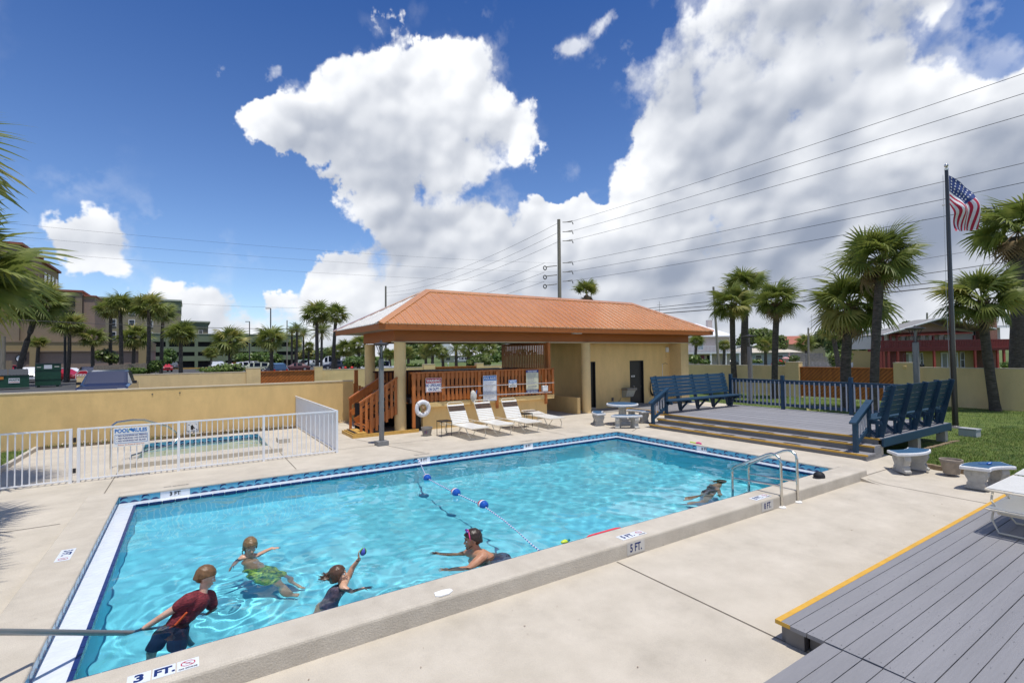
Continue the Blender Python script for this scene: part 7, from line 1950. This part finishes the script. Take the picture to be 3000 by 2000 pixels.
# red balcony house
rh = thing('balcony_house', 'pale two storey house with a dark red wooden balcony on the right', 'building', Dp(2785, 1050, 55) * 1.0, YV - PI / 2); rh.location.z = 0; rh['_w'] = list(rh.location)
sid = mat('peach_siding', (.50, .34, .26), .8, var=.03, scale=1); cre = mat('yellow_stucco', (.42, .32, .13), .85, var=.05); redw = mat('barn_red', (.16, .014, .014), .6, var=.15, scale=4); redl = mat('brick_red_trim', (.34, .05, .035), .6, var=.1); sidw = mat('white_siding', (.58, .55, .50), .8, var=.03); rf = mat('grey_shingle', (.24, .235, .23), .85, var=.1, scale=4)
k_ = 55 / 1455.
def X_(px): return (px - 2785) * k_
L(rh, 'lower_wall', cre, (X_(2652), X_(2915), 2.2, 9, 0, 2.55)); L(rh, 'upper_wall', sidw, (X_(2642), X_(2985), 2.0, 9, 2.72, 5.0)); L(rh, 'balcony_floor', redw, (X_(2580), X_(2985), .0, 1.98, 2.42, 2.70))
z_e, z_r, xr = 4.25, 6.05, X_(2752)
xl, xrr = X_(2578), X_(2905)
MB().add([(xl, -.6, z_e), (xr, -.6, z_r), (xrr, -.6, 4.75), (xl, 3.2, z_e), (xr, 3.2, z_r), (xrr, 3.2, 4.75), (xl, -.6, z_e - .12), (xr, -.6, z_r - .14), (xrr, -.6, 4.62), (xl, 3.2, z_e - .12), (xr, 3.2, z_r - .14), (xrr, 3.2, 4.62)], [(0, 1, 4, 3), (1, 2, 5, 4), (0, 6, 7, 1), (1, 7, 8, 2), (6, 9, 10, 7), (7, 10, 11, 8)]).build('roof', rf, rh, False, False)
MB().add([(X_(2650), 1.9, 4.4), (xr, 1.9, z_r - .2), (X_(2850), 1.9, 4.75), (X_(2850), 1.9, 4.3), (X_(2650), 1.9, 4.3)], [(0, 4, 3, 2, 1)]).build('gable', sid, rh, False, False)
MB().beam((xl, -.62, z_e + .03), (xr, -.62, z_r + .03), .10, .16, (0, 1, 0)).beam((xr, -.62, z_r + .03), (xrr, -.62, 4.78), .10, .16, (0, 1, 0)).build('verge_board', wp, rh, False, False)
L(rh, 'wing_roof', rf, (X_(2860), X_(2990), 1.2, 9, 5.02, 5.2)); L(rh, 'wing_fascia', wp, (X_(2860), X_(2990), 1.1, 1.19, 4.95, 5.15))
br = mat('chimney_brick', (.30, .15, .11), .9, var=.3, scale=9); L(rh, 'chimney', br, (X_(2908), X_(2948), .9, 1.9, 0, 7.2))
MB().add([(X_(2630), -.1, 4.20), (X_(2850), -.1, 4.42), (X_(2850), 2.0, 4.72), (X_(2630), 2.0, 4.52), (X_(2630), -.1, 4.08), (X_(2850), -.1, 4.30), (X_(2850), 2.0, 4.60), (X_(2630), 2.0, 4.40)], [(0, 1, 2, 3), (7, 6, 5, 4), (0, 4, 5, 1), (0, 3, 7, 4), (1, 5, 6, 2)]).build('porch_roof', redl, rh, False, False)
for px in (2590, 2612, 2631, 2738, 2858, 2935): 
    if px < 2930: L(rh, 'post', redw, (X_(px) - .09, X_(px) + .09, .0, .18, 2.7, 4.1 if px > 2620 else 4.2))
for px in (2583, 2591, 2606, 2633, 2740, 2860, 2926, 2945): L(rh, 'post', redl, (X_(px) - .1, X_(px) + .1, .05, .23, 0, 2.42))
L(rh, 'balcony_rail', redw, (X_(2580), X_(2985), -.06, .0, 3.52, 3.64), (X_(2580), X_(2985), -.06, .0, 2.66, 2.86))
bm3 = MB().cbox((0, 0, 0), (.15, .03, .72)).mesh('balcony_board_mesh', redw)
for i in range(85):
    inst('rail_board', bm3, rh, (X_(2580) + .1 + i * .179, -.03, 3.19))
windows(rh, [(X_(px), X_(px) + .58, 3.0, 4.25) for px in (2683, 2710, 2742, 2767, 2799, 2829)], 1.98, wp); windows(rh, [(X_(2902), X_(2908), 3.5, 4.6)], 1.98, wp)
windows(rh, [(X_(2667), X_(2678), .5, 2.2), (X_(2743), X_(2750), .5, 2.2), (X_(2866), X_(2876), .5, 2.2)], 2.18, wp)
for px in (2690, 2712, 2806, 2836):
    d = L(rh, 'door', wp, (X_(px), X_(px) + .80, 2.12, 2.19, .1, 2.25)); L(d, 'pane', mat('door_glass', (.25, .26, .22), .2), (X_(px) + .15, X_(px) + .65, 2.10, 2.118, .5, 2.1))
for i in range(14): L(rh, 'stair_board', redw, (X_(2614) + i * .17, X_(2614) + i * .17 + .12, 1.0, 1.05, 0, 2.4))
# pale low house with a white roof left of the bent pole
lh = thing('low_house', 'low pale house with a white roof behind the neighbour palms', 'building', Dp(2270, 1050, 88) * 1.0, YV - PI / 2); lh.location.z = 0; lh['_w'] = list(lh.location)
L(lh, 'wall', mat('pale_blue_wall', (.42, .47, .52), .8), (-6, 3.4, 0, 8, 0, 2.4)); MB().add([(-7, -1, 2.4), (4.4, -1, 2.4), (4.4, 9, 2.4), (-7, 9, 2.4), (-4, 4, 3.6), (1.5, 4, 3.6)], [(0, 1, 5, 4), (1, 2, 5), (2, 3, 4, 5), (3, 0, 4)]).build('roof', mat('cream_roof', (.55, .50, .42), .7), lh, False, False)
windows(lh, [(-3.4, -2.4, .9, 1.9), (.6, 1.4, .9, 1.9)], -.02, wp)
rr_ = thing('red_roof_house', 'house with a red hip roof half hidden by trees', 'building', Dp(2330, 1050, 115) * 1.0, YV - PI / 2); rr_.location.z = 0; rr_['_w'] = list(rr_.location)
L(rr_, 'wall', h_pale, (-4, 7, 0, 8, 0, 4.2)); MB().add([(-4.6, -.6, 4.2), (7.6, -.6, 4.2), (7.6, 8.6, 4.2), (-4.6, 8.6, 4.2), (-1, 4, 6.2), (4, 4, 6.2)], [(0, 1, 5, 4), (1, 2, 5), (2, 3, 4, 5), (3, 0, 4)]).build('roof', mat('terracotta', (.36, .12, .08), .8), rr_, False, False)
# ================================================================ PEOPLE
def skin_mat(name, a, b):
    m = mat(name, a, .42, var=.0, col2=b, spec=.45)
    p = m.node_tree.nodes['Principled BSDF']
    n = m.node_tree.nodes; l = m.node_tree.links
    t = n.new('ShaderNodeTexNoise'); t.inputs['Scale'].default_value = 14; t.inputs['Detail'].default_value = 4
    g = n.new('ShaderNodeNewGeometry'); l.new(g.outputs['Position'], t.inputs['Vector'])
    r = n.new('ShaderNodeValToRGB'); r.color_ramp.elements[0].position = .35; r.color_ramp.elements[1].position = .65
    r.color_ramp.elements[0].color = (*a, 1); r.color_ramp.elements[1].color = (*b, 1)
    l.new(t.outputs['Fac'], r.inputs[0]); l.new(r.outputs[0], p.inputs['Base Color'])
    p.inputs['Subsurface Weight'].default_value = .15; p.inputs['Subsurface Radius'].default_value = (.012, .005, .003); p.inputs['Subsurface Scale'].default_value = 1.0
    return m
def capsule(mb, a, b, ra, rb, n=12):
    a = Vector(a); b = Vector(b); d = b - a; L = d.length
    if L < 1e-6: return mb.sphere(a, ra, n, 8)
    d /= L; pts = []; rs = []
    for k in range(5):
        t = k / 4 * PI / 2; pts.append(a - d * ra * math.cos(t)); rs.append(max(.0008, ra * math.sin(t)))
    for k in range(5):
        t = k / 4 * PI / 2; pts.append(b + d * rb * math.sin(t)); rs.append(max(.0008, rb * math.cos(t)))
    return mb.tube(pts, rs, n)
def ell(mb, c, rx, ry, rz, M=None, n=18, m_=12):
    o = len(mb.v); mb.sphere((0, 0, 0), 1., n, m_, (rx, ry, rz))
    mm = Matrix.Translation(Vector(c)) @ (M.to_4x4() if M is not None else Matrix.Identity(4))
    return mb.xform(mm, o)
def frame(fwd, up):
    f = Vector(fwd).normalized(); u = Vector(up); s = u.cross(f).normalized(); u = f.cross(s).normalized()
    return Matrix((f, s, u)).transposed()               # columns: forward, left, up
def fuse(name, mb, m, parent, voxel=.0055, smooth=4):
    o = bpy.data.objects.new('tmp_fuse', mb.mesh('tmp_fuse', m)); COL.objects.link(o)
    md = o.modifiers.new('r', 'REMESH'); md.mode = 'VOXEL'; md.voxel_size = voxel
    ms_ = o.modifiers.new('s', 'SMOOTH'); ms_.iterations = smooth; ms_.factor = .5
    dg = bpy.context.evaluated_depsgraph_get(); dg.update()
    me = bpy.data.meshes.new_from_object(o.evaluated_get(dg)); me.name = name + '_mesh'
    bpy.data.objects.remove(o)
    me.materials.clear(); me.materials.append(m)
    w = Vector(parent['_w']); me.transform(Matrix.Translation(-w))
    me.polygons.foreach_set('use_smooth', [True] * len(me.polygons)); me.update()
    ob = bpy.data.objects.new(name, me); COL.objects.link(ob); ob.parent = parent; ob['_w'] = list(w); ob.cycles.is_caustics_receiver = True
    return ob
def hand(mb, wrist, d, nrm, s=1., curl=.35, spread=.16, thumb=1):
    """palm and five bent fingers; d points along the hand, nrm out of the back of the hand"""
    w = Vector(wrist); d = Vector(d).normalized(); nrm = (Vector(nrm) - d * Vector(nrm).dot(d)).normalized(); sd = d.cross(nrm) * thumb
    for k in (-1.5, -.5, .5, 1.5):
        capsule(mb, w + sd * k * .010 * s, w + d * .072 * s + sd * k * .017 * s, .0135 * s, .012 * s, 8)
    for k, L in ((-1.5, .058), (-.5, .070), (.5, .074), (1.5, .066)):
        a = w + d * .076 * s + sd * k * .0185 * s
        dd = (d + sd * k * spread).normalized(); p = a; ang = curl * .5
        for j, f in enumerate((.45, .32, .23)):
            q = p + (dd * math.cos(ang) - nrm * math.sin(ang)) * L * f * s
            capsule(mb, p, q, (.0088 - .0012 * j) * s, (.0080 - .0012 * j) * s, 8); p = q; ang += curl
    a = w + d * .022 * s + sd * .026 * s; dd = (d * .62 + sd * .75 - nrm * .25).normalized()
    b = a + dd * .034 * s; capsule(mb, a, b, .0115 * s, .0095 * s, 8); capsule(mb, b, b + (dd * .8 + d * .5 - nrm * .25).normalized() * .030 * s, .0092 * s, .0075 * s, 8)
def head(mb, c, F, s=1.):
    """head volumes around centre c; F columns forward, left, up; s=1 for an adult"""
    def q(f, l, u): return Vector(c) + (F @ Vector((f, l, u))) * s
    ell(mb, q(-.012, 0, .028), .096 * s, .077 * s, .088 * s, F)
    ell(mb, q(.028, 0, -.022), .062 * s, .060 * s, .074 * s, F)
    ell(mb, q(.030, 0, -.072), .050 * s, .045 * s, .038 * s, F)
    ell(mb, q(.068, 0, -.094), .018 * s, .022 * s, .016 * s, F)
    ell(mb, q(.078, 0, .022), .016 * s, .046 * s, .011 * s, F)
    capsule(mb, q(.086, 0, .010), q(.104, 0, -.026), .007 * s, .011 * s, 8)
    for sd in (-1, 1):
        capsule(mb, q(.098, sd * .008, -.030), q(.090, sd * .014, -.030), .007 * s, .006 * s, 6)
        ell(mb, q(.052, sd * .038, -.024), .026 * s, .020 * s, .022 * s, F)
        ell(mb, q(-.010, sd * .078, -.008), .016 * s, .008 * s, .030 * s, F)
    capsule(mb, q(.088, -.016, -.056), q(.088, .016, -.056), .0075 * s, .0075 * s, 6); capsule(mb, q(.085, -.013, -.067), q(.085, .013, -.067), .008 * s, .008 * s, 6)
def face(t, c, F, s, brow):
    def q(f, l, u): return Vector(c) + (F @ Vector((f, l, u))) * s
    for sd in (-1, 1):
        MB().sphere(q(.076, sd * .031, .002), .0125 * s, 10, 8).build('eye', mat('eye_white', (.7, .68, .65), .2, var=0), t, smooth=True)
        MB().sphere(q(.0845, sd * .031, .002), .0058 * s, 8, 6).build('iris', mat('iris_dark', (.03, .02, .015), .15, var=0), t, smooth=True)
        MB().tube([q(.084, sd * .012, .022), q(.089, sd * .03, .028), q(.074, sd * .052, .020)], [.003 * s, .0045 * s, .002 * s], 6).build('eyebrow', brow, t)
    MB().tube([q(.090, -.021, -.062), q(.097, 0, -.0605), q(.090, .021, -.062)], [.002 * s, .0045 * s, .002 * s], 6).build('lips', mat('lip', (.32, .10, .08), .4, var=.05), t, smooth=True)
def hair(name, t, c, F, s, m, front=.055, low=-.03, nape=-.08, strands=120, seed=1, sr=.011, tail=None, vox=.006):
    """cap of combed locks from the crown down to the hairline"""
    r = random.Random(seed); mb = MB()
    def q(f, l, u): return Vector(c) + (F @ Vector((f, l, u))) * s
    ell(mb, q(-.022, 0, .036), .092 * s, .078 * s, .088 * s, F)
    ell(mb, q(-.050, 0, -.01), .060 * s, .068 * s, .062 * s, F)
    for i in range(strands):
        a = r.uniform(-PI, PI); fx_, ly = math.cos(a), math.sin(a)
        fr = max(0, fx_)
        end = low + (nape - low) * max(0, -fx_) + (front - low) * fr ** .7
        pts = []
        for k in range(5):
            u = k / 4; th = u * PI * .62
            rad = math.sin(min(th, PI / 2)) ; z = .036 + .092 * math.cos(th) if th < PI / 2 else .036 - (th - PI / 2) * .2
            z = max(z, end)
            pts.append(q(-.014 + fx_ * .101 * rad + r.uniform(-.004, .004), ly * .084 * rad + r.uniform(-.004, .004), z))
        for p0, p1 in zip(pts[:-1], pts[1:]):
            capsule(mb, p0, p1, sr * s * r.uniform(.8, 1.1), sr * s * .9, 6)
    if tail:
        for _ in range(tail[0]):
            p0 = q(-.06 + r.uniform(-.03, .03), r.uniform(-.06, .06), r.uniform(-.05, .03)); e = Vector(tail[1]) + Vector((r.gauss(0, tail[2]), r.gauss(0, tail[2]), r.gauss(0, tail[2] * .5)))
            md = p0.lerp(e, .5) + Vector((r.gauss(0, .015), r.gauss(0, .015), r.uniform(0, .02)))
            capsule(mb, p0, md, .011 * s, .009 * s, 6); capsule(mb, md, e, .009 * s, .004 * s, 6)
    return fuse(name, mb, m, t, vox, 2)
def limb(mb, pts, rs):
    for a, b, ra, rb in zip(pts[:-1], pts[1:], rs[:-1], rs[1:]): capsule(mb, a, b, ra, rb)
UPV = Vector((0, 0, 1)); RV = Vector(rt); FV = Vector((math.cos(yaw), math.sin(yaw), 0))
# ---------------------------------------------------------------- boy in the red shirt, holding the rail
sk_fair = skin_mat('skin_fair', (.58, .33, .22), (.68, .42, .30)); sk_tan = skin_mat('skin_tan', (.43, .20, .11), (.54, .28, .165)); sk_gold = skin_mat('skin_gold', (.53, .29, .18), (.64, .39, .26))
h_brown = mat('hair_light_brown', (.16, .085, .035), .4, var=.35, scale=26, stretch=(1, 1, .3), bump=.3, bscale=70); h_blond = mat('hair_wet_blond', (.20, .125, .055), .32, var=.35, scale=26, bump=.3, bscale=60); h_dark = mat('hair_dark_brown', (.035, .020, .012), .35, var=.4, scale=30, bump=.3, bscale=60)
red_cloth = mat('red_mottled_cloth', (.10, .012, .022), .8, var=.5, scale=34, col2=(.30, .035, .045), stretch=(1, 1, 3.5), bump=.4, bscale=30)
navy_cloth = mat('navy_cloth', (.018, .03, .07), .8, var=.2)
b0 = Dp(530, 1850, 4.80)
boy = thing('person', 'child in a dark red shirt leaning out to hold the steel handrail', 'person', (b0.x, b0.y, 0))
P = dict(pel=Dp(505, 1862, 4.80), wst=Dp(524, 1822, 4.84), mid=Dp(549, 1790, 4.88), chs=Dp(576, 1762, 4.93), nek=Dp(594, 1738, 4.96), hed=Dp(603, 1690, 5.0), ls=Dp(553, 1757, 4.84), le=Dp(484, 1799, 4.78), lw=Dp(424, 1838, 4.74), rs=Dp(612, 1748, 5.06), re=Dp(628, 1790, 5.10), rw=Dp(606, 1806, 5.02))
mb = MB()
ell(mb, P['pel'], .105, .082, .09); capsule(mb, P['pel'], P['wst'], .090, .080, 16); capsule(mb, P['wst'], P['chs'], .082, .098, 16); capsule(mb, P['ls'].lerp(P['nek'], .15), P['rs'].lerp(P['nek'], .15), .052, .052)
capsule(mb, P['chs'], P['nek'], .075, .042); capsule(mb, P['nek'], P['hed'], .041, .04)
limb(mb, [P['ls'], P['le'], P['lw']], [.046, .033, .024]); limb(mb, [P['rs'], P['re'], P['rw']], [.046, .033, .024])
hd_ = (Vector(Dp(404, 1850, 4.735)) - P['lw']); hand(mb, P['lw'], hd_, UPV - RV * .3, .74, .75, .04, 1); hand(mb, P['rw'], -RV + UPV * .2, FV, .74, .4)
for sx in (-1, 1):
    hp = P['pel'] + RV * .06 * sx - UPV * .04; kn = hp + Vector((0, 0, -.36)) + RV * (.05 * sx - .04) - FV * .06; an = kn + Vector((0, 0, -.36)) - RV * .05
    limb(mb, [hp, kn, an], [.072, .046, .032]); capsule(mb, an, an + FV * .10 + RV * .05 - UPV * .03, .03, .022)
Fh = frame(RV * .80 + FV * .42 - UPV * .32, UPV * 1.0 + RV * .22 + FV * .1)
head(mb, P['hed'], Fh, .88)
fuse('body', mb, sk_fair, boy)
face(boy, P['hed'], Fh, .88, h_brown)
hair('hair', boy, P['hed'] + UPV * .004, Fh, .88, h_brown, front=.052, low=.014, nape=-.040, strands=170, seed=2, sr=.008)
mb = MB()
low_ = P['wst'] - UPV * .045 - RV * .012
capsule(mb, low_, P['mid'], .112, .100, 18); capsule(mb, P['mid'], P['chs'], .101, .112, 18); capsule(mb, P['ls'].lerp(P['nek'], .1), P['rs'].lerp(P['nek'], .1), .068, .068, 14); capsule(mb, P['chs'], P['chs'].lerp(P['nek'], .55), .098, .066, 14)
capsule(mb, P['ls'], P['ls'].lerp(P['le'], .42), .070, .058, 14); capsule(mb, P['rs'], P['rs'].lerp(P['re'], .5), .068, .058, 14)
fuse('shirt', mb, red_cloth, boy, .007, 3)
st1 = MB(); capsule(st1, P['ls'] + Vector((0, 0, -.09)) - FV * .065 + RV * .02, low_ - FV * .108 - RV * .015, .012, .016, 8); fuse('orange_stripe', st1, mat('shirt_orange', (.62, .09, .02), .8, var=.2, scale=20), boy, .006, 2)
torus((0, 0, 0), .050, .010, 24, 8, 'z').xform(Matrix.Translation(P['nek'] - UPV * .012) @ frame(FV * .8 - UPV * .5, UPV + RV * .35).to_4x4()).build('collar', navy_cloth, boy, smooth=True)
mb = MB(); capsule(mb, P['pel'] + UPV * .02, P['wst'] - UPV * .03, .108, .098, 16)
for sx in (-1, 1):
    hp = P['pel'] + RV * .06 * sx - UPV * .04; kn = hp + Vector((0, 0, -.36)) + RV * (.05 * sx - .04) - FV * .06
    capsule(mb, hp, hp.lerp(kn, .7), .088, .078, 14)
fuse('shorts', mb, navy_cloth, boy, .007, 2)
# ---------------------------------------------------------------- blond child in green shorts
def Gz(x, y, z): return Gp(x, y, z)
hd = Dp(733, 1601, 6.42)
bl = thing('person', 'child with wet blond hair and green shorts swimming in the middle of the shallow end', 'person', (hd.x, hd.y, 0))
nk = Dp(727, 1628, 6.40); ch = nk + RV * .03 - UPV * .17 - FV * .02; pv_ = nk + RV * .17 - UPV * .44 - FV * .08
ls, le, lw = Dp(709, 1637, 6.36), Dp(694, 1650, 6.30), Dp(683, 1672, 6.22); rs_, re_, rw_ = Dp(751, 1632, 6.46), Dp(778, 1616, 6.62), Dp(797, 1606, 6.68)
mb = MB(); capsule(mb, nk, hd, .042, .04); capsule(mb, ch, nk - UPV * .03, .085, .05, 14); capsule(mb, ls.lerp(nk, .2), rs_.lerp(nk, .2), .052, .052); capsule(mb, ch, pv_, .098, .088, 16)
limb(mb, [ls, le, lw], [.046, .034, .024]); limb(mb, [rs_, re_, rw_], [.046, .034, .024]); hand(mb, lw, -UPV * .7 - FV * .5 - RV * .1, -RV, .76, .3); hand(mb, rw_, RV * .9 + FV * .3, UPV, .76, .2)
for sx in (-1, 1):
    hp = pv_ + FV * .07 * sx; kn = hp + RV * .26 - UPV * .22 + FV * .03 * sx; an = kn + RV * .16 - UPV * .28
    limb(mb, [hp, kn, an], [.07, .045, .03]); capsule(mb, an, an + RV * .12 - UPV * .04, .028, .02)
Fh = frame(RV * .62 - FV * .70 - UPV * .22, UPV + RV * .05)
head(mb, hd, Fh, .92); fuse('body', mb, sk_gold, bl); face(bl, hd, Fh, .92, h_blond)
hair('hair', bl, hd, Fh, .94, h_blond, front=.066, low=-.075, nape=-.120, strands=170, seed=5, sr=.008, tail=(24, nk - FV * -.06 - RV * .05 - UPV * .015, .02))
grs = mat('green_print_shorts', (.03, .30, .16), .7, var=.5, scale=22, col2=(.45, .62, .10), thr=(.4, .6))
mb = MB(); capsule(mb, pv_ - RV * .06 + UPV * .07, pv_, .110, .112, 16)
for sx in (-1, 1):
    hp = pv_ + FV * .07 * sx; kn = hp + RV * .26 - UPV * .22 + FV * .03 * sx; capsule(mb, hp, hp.lerp(kn, .8), .095, .085, 14)
fuse('shorts', mb, grs, bl, .008, 2)
# ---------------------------------------------------------------- girl throwing the small football
hd = Dp(993, 1685, 5.60)
gl_ = thing('person', 'girl with trailing brown hair raising a small football in her hand', 'person', (hd.x, hd.y, 0))
nk = Dp(1001, 1705, 5.60); ch = nk - UPV * .14 - RV * .02 - FV * .05; pv_ = ch - UPV * .26 - RV * .10 - FV * .06
rs_, re_, rw_ = Dp(1017, 1697, 5.72), Dp(1033, 1662, 5.76), Dp(1052, 1637, 5.74); ls, le, lw = Dp(1006, 1722, 5.48), Dp(1030, 1738, 5.44), Dp(1066, 1724, 5.50)
mb = MB(); capsule(mb, nk, hd, .038, .038); capsule(mb, ch, nk - UPV * .03, .078, .046, 14); capsule(mb, ls.lerp(nk, .2), rs_.lerp(nk, .2), .046, .046); capsule(mb, ch, pv_, .088, .084, 16)
limb(mb, [rs_, re_, rw_], [.041, .030, .021]); limb(mb, [ls, le, lw], [.041, .030, .021])
bc = Dp(1064, 1615, 5.74)
hand(mb, rw_, (bc - rw_) - RV * .06, -RV - FV * .2, .72, .42, .10); hand(mb, lw, RV + FV * .15 + UPV * .05, UPV, .72, .2)
for sx in (-1, 1):
    hp = pv_ + RV * .05 * sx; kn = hp - UPV * .30 - RV * .1 - FV * .1; an = kn - UPV * .28 - RV * .14
    limb(mb, [hp, kn, an], [.066, .042, .03])
Fh = frame(RV * .86 + FV * .1 + UPV * .30, UPV * 1.0 - RV * .42)
head(mb, hd, Fh, .88); fuse('body', mb, sk_gold, gl_); face(gl_, hd, Fh, .88, h_dark)
hair('hair', gl_, hd, Fh, .90, mat('hair_brown_wet', (.085, .042, .022), .35, var=.5, scale=30, bump=.3), front=.055, low=-.06, nape=-.10, strands=150, seed=8, tail=(80, Dp(955, 1690, 5.60), .045))
mb = MB(); capsule(mb, ch + UPV * .03, pv_, .098, .096, 16)
fuse('swimsuit', mb, mat('swimsuit_blue_grey', (.05, .06, .12), .6, var=.5, scale=18, col2=(.35, .20, .26)), gl_, .008, 2)
torus(tuple(rw_.lerp(re_, .12)), .022, .005, 14, 6, 'z').build('wrist_band', black, gl_, smooth=True)
fbm_ = thing('football', 'small green and blue football held up in the girl\'s hand', 'ball', bc)
ax = (UPV * .9 + RV * .25).normalized(); q_ = Vector((0, 0, 1)).rotation_difference(ax).to_matrix().to_4x4()
mb = MB(); prof = [(.0005 if k in (0, 12) else .039 * math.sin(PI * (.06 + .88 * k / 12)), -.050 + .10 * k / 12) for k in range(13)]
for k in range(12):
    pass
o = 0
for r_, z in prof:
    for j in range(20): mb.v.append((r_ * math.cos(2 * PI * j / 20), r_ * math.sin(2 * PI * j / 20), z))
for k in range(12):
    for j in range(20):
        mb.f.append([k * 20 + j, k * 20 + (j + 1) % 20, (k + 1) * 20 + (j + 1) % 20, (k + 1) * 20 + j]); u = j % 20
        mb.mi.append(2 if u in (4, 9, 14, 19) else (0 if u < 4 or 9 < u < 14 else 1))
mb.xform(Matrix.Translation(bc) @ q_ @ Matrix.Rotation(2.2, 4, 'Z')); mb.build('panels', [mat('ball_green', (.16, .45, .02), .4, var=.05), mat('ball_blue', (.06, .09, .45), .4, var=.05), black], fbm_, smooth=True)
# ---------------------------------------------------------------- man at the near wall
hd = Dp(1384, 1580, 6.32)
mn = thing('person', 'man with pink goggles on his head reaching both arms forward near the pool wall', 'person', (hd.x, hd.y, 0))
nk = Dp(1396, 1612, 6.33); ch = Dp(1400, 1645, 6.36); ch.z = -.13; back = Dp(1440, 1640, 6.42); back.z = -.10; pv_ = Dp(1470, 1655, 6.36); pv_.z = -.12
ls, le, lw = Dp(1414, 1632, 6.16), Dp(1372, 1668, 6.02), Dp(1318, 1673, 6.0); rs_, re_, rw_ = Dp(1370, 1624, 6.50), Dp(1342, 1636, 6.50), Dp(1289, 1628, 6.46)
mb = MB(); capsule(mb, nk, hd - UPV * .03, .060, .055, 14); capsule(mb, nk, nk - UPV * .06 + RV * .03, .062, .085, 14)
capsule(mb, ls.lerp(nk, .12), rs_.lerp(nk, .12), .075, .075, 14); capsule(mb, nk - UPV * .08 + RV * .02, ch, .10, .125, 18); capsule(mb, ch, back, .128, .125, 18); capsule(mb, nk - UPV * .09 + RV * .06, back, .11, .12, 18); capsule(mb, back, pv_, .122, .118, 18)
limb(mb, [ls, ls.lerp(le, .5), le, le.lerp(lw, .35), lw], [.066, .060, .043, .046, .029]); limb(mb, [rs_, rs_.lerp(re_, .5), re_, re_.lerp(rw_, .35), rw_], [.066, .058, .042, .045, .029])
hand(mb, lw, -RV + UPV * .06, UPV, .98, .22, .20); hand(mb, rw_, -RV + UPV * .42 - FV * .1, UPV * .8 + RV * .4, .98, .30, .22)
for sx in (-1, 1):
    hp = pv_ + FV * .09 * sx; kn = hp + RV * .12 - UPV * .42; an = kn + RV * .22 - UPV * .34
    limb(mb, [hp, kn, an], [.095, .062, .045])
Fh = frame(-RV * .93 - FV * .25 - UPV * .10, UPV - RV * .02)
head(mb, hd, Fh, 1.04); fuse('body', mb, sk_tan, mn, .006); face(mn, hd, Fh, 1.04, h_dark)
hair('hair', mn, hd, Fh, 1.05, h_dark, front=.072, low=.016, nape=-.042, strands=200, seed=12, sr=.009)
bd = MB(); q = lambda f, l, u: Vector(hd) + (Fh @ Vector((f, l, u))) * 1.04
for sd in (-1, 1): capsule(bd, q(.062, sd * .046, -.078), q(.02, sd * .062, -.05), .009, .008, 6)
capsule(bd, q(.082, -.02, -.094), q(.082, .02, -.094), .011, .011, 6)
fuse('stubble', bd, mat('stubble_brown', (.16, .075, .042), .7, var=.2), mn, .006, 2)
pk_ = mat('goggle_pink', (.75, .05, .25), .35, var=.05, coat=.3)
go = MB().tube([q(.040 + .0 * k, .088 * math.sin(a), .118 * math.cos(a) + .01) for k, a in enumerate([R(-80 + 16 * i) for i in range(11)])], .0075, 6).build('goggles', pk_, mn, smooth=True)
for sd in (-1, 1): MB().sphere(q(.055, sd * .035, .118), .022, 10, 8, (1, 1, .7)).build('goggle_lens', mat('lens_purple', (.12, .05, .3), .1, coat=.5), mn, smooth=True)
torus(tuple(lw.lerp(le, .14)), .031, .006, 16, 6, 'z').xform(Matrix.Identity(4)).build('wrist_band', black, mn, smooth=True)
mb = MB(); capsule(mb, back.lerp(pv_, .55), pv_, .132, .130, 18)
for sx in (-1, 1):
    hp = pv_ + FV * .09 * sx; kn = hp + RV * .12 - UPV * .42; capsule(mb, hp, hp.lerp(kn, .7), .115, .105, 14)
fuse('swim_shorts', mb, mat('trunks_navy', (.015, .03, .09), .7, var=.4, scale=14, col2=(.03, .10, .22)), mn, .008, 2)
# ---------------------------------------------------------------- swimmer under water by the ladder
c_ = Gp(2105, 1452, -.32)
uw = thing('person', 'dark haired swimmer under the water beside the ladder', 'person', (c_.x, c_.y, -.3))
hd = c_ + RV * .12 + FV * .1; nk = hd - RV * .12 - UPV * .14 - FV * .05; ch = nk - RV * .08 - UPV * .16 - FV * .05; pv_ = ch - RV * .16 - UPV * .32 - FV * .1
mb = MB(); capsule(mb, nk, hd, .05, .05); capsule(mb, nk, ch, .08, .12, 14); capsule(mb, ch, pv_, .12, .10, 14); capsule(mb, ch + FV * .16, ch - FV * .16, .06, .06)
limb(mb, [ch + FV * .18, ch + FV * .30 - UPV * .2, ch + FV * .34 - UPV * .36], [.05, .036, .026]); limb(mb, [ch - FV * .18, ch - FV * .28 - UPV * .2, ch - FV * .2 - UPV * .38], [.05, .036, .026])
hand(mb, ch + FV * .34 - UPV * .36, -UPV, RV, .9, .2); hand(mb, ch - FV * .2 - UPV * .38, -UPV, RV, .9, .2)
for sx in (-1, 1):
    hp = pv_ + FV * .08 * sx; kn = hp - RV * .12 - UPV * .32 + FV * .05 * sx; limb(mb, [hp, kn, kn - RV * .30 - UPV * .16], [.08, .05, .036])
Fh = frame(RV - UPV * .1, UPV + RV * .2); head(mb, hd, Fh, .95); fuse('body', mb, sk_tan, uw, .007); face(uw, hd, Fh, .95, h_dark)
hair('hair', uw, hd, Fh, .97, h_dark, front=.06, low=-.07, nape=-.12, strands=150, seed=15, tail=(40, hd - RV * .16 + UPV * .05, .07), vox=.007)
mb = MB(); capsule(mb, ch - RV * .02, pv_, .130, .118, 14); fuse('swimwear', mb, mat('swimwear_dark', (.02, .03, .06), .7, var=.3), uw, .008, 2)
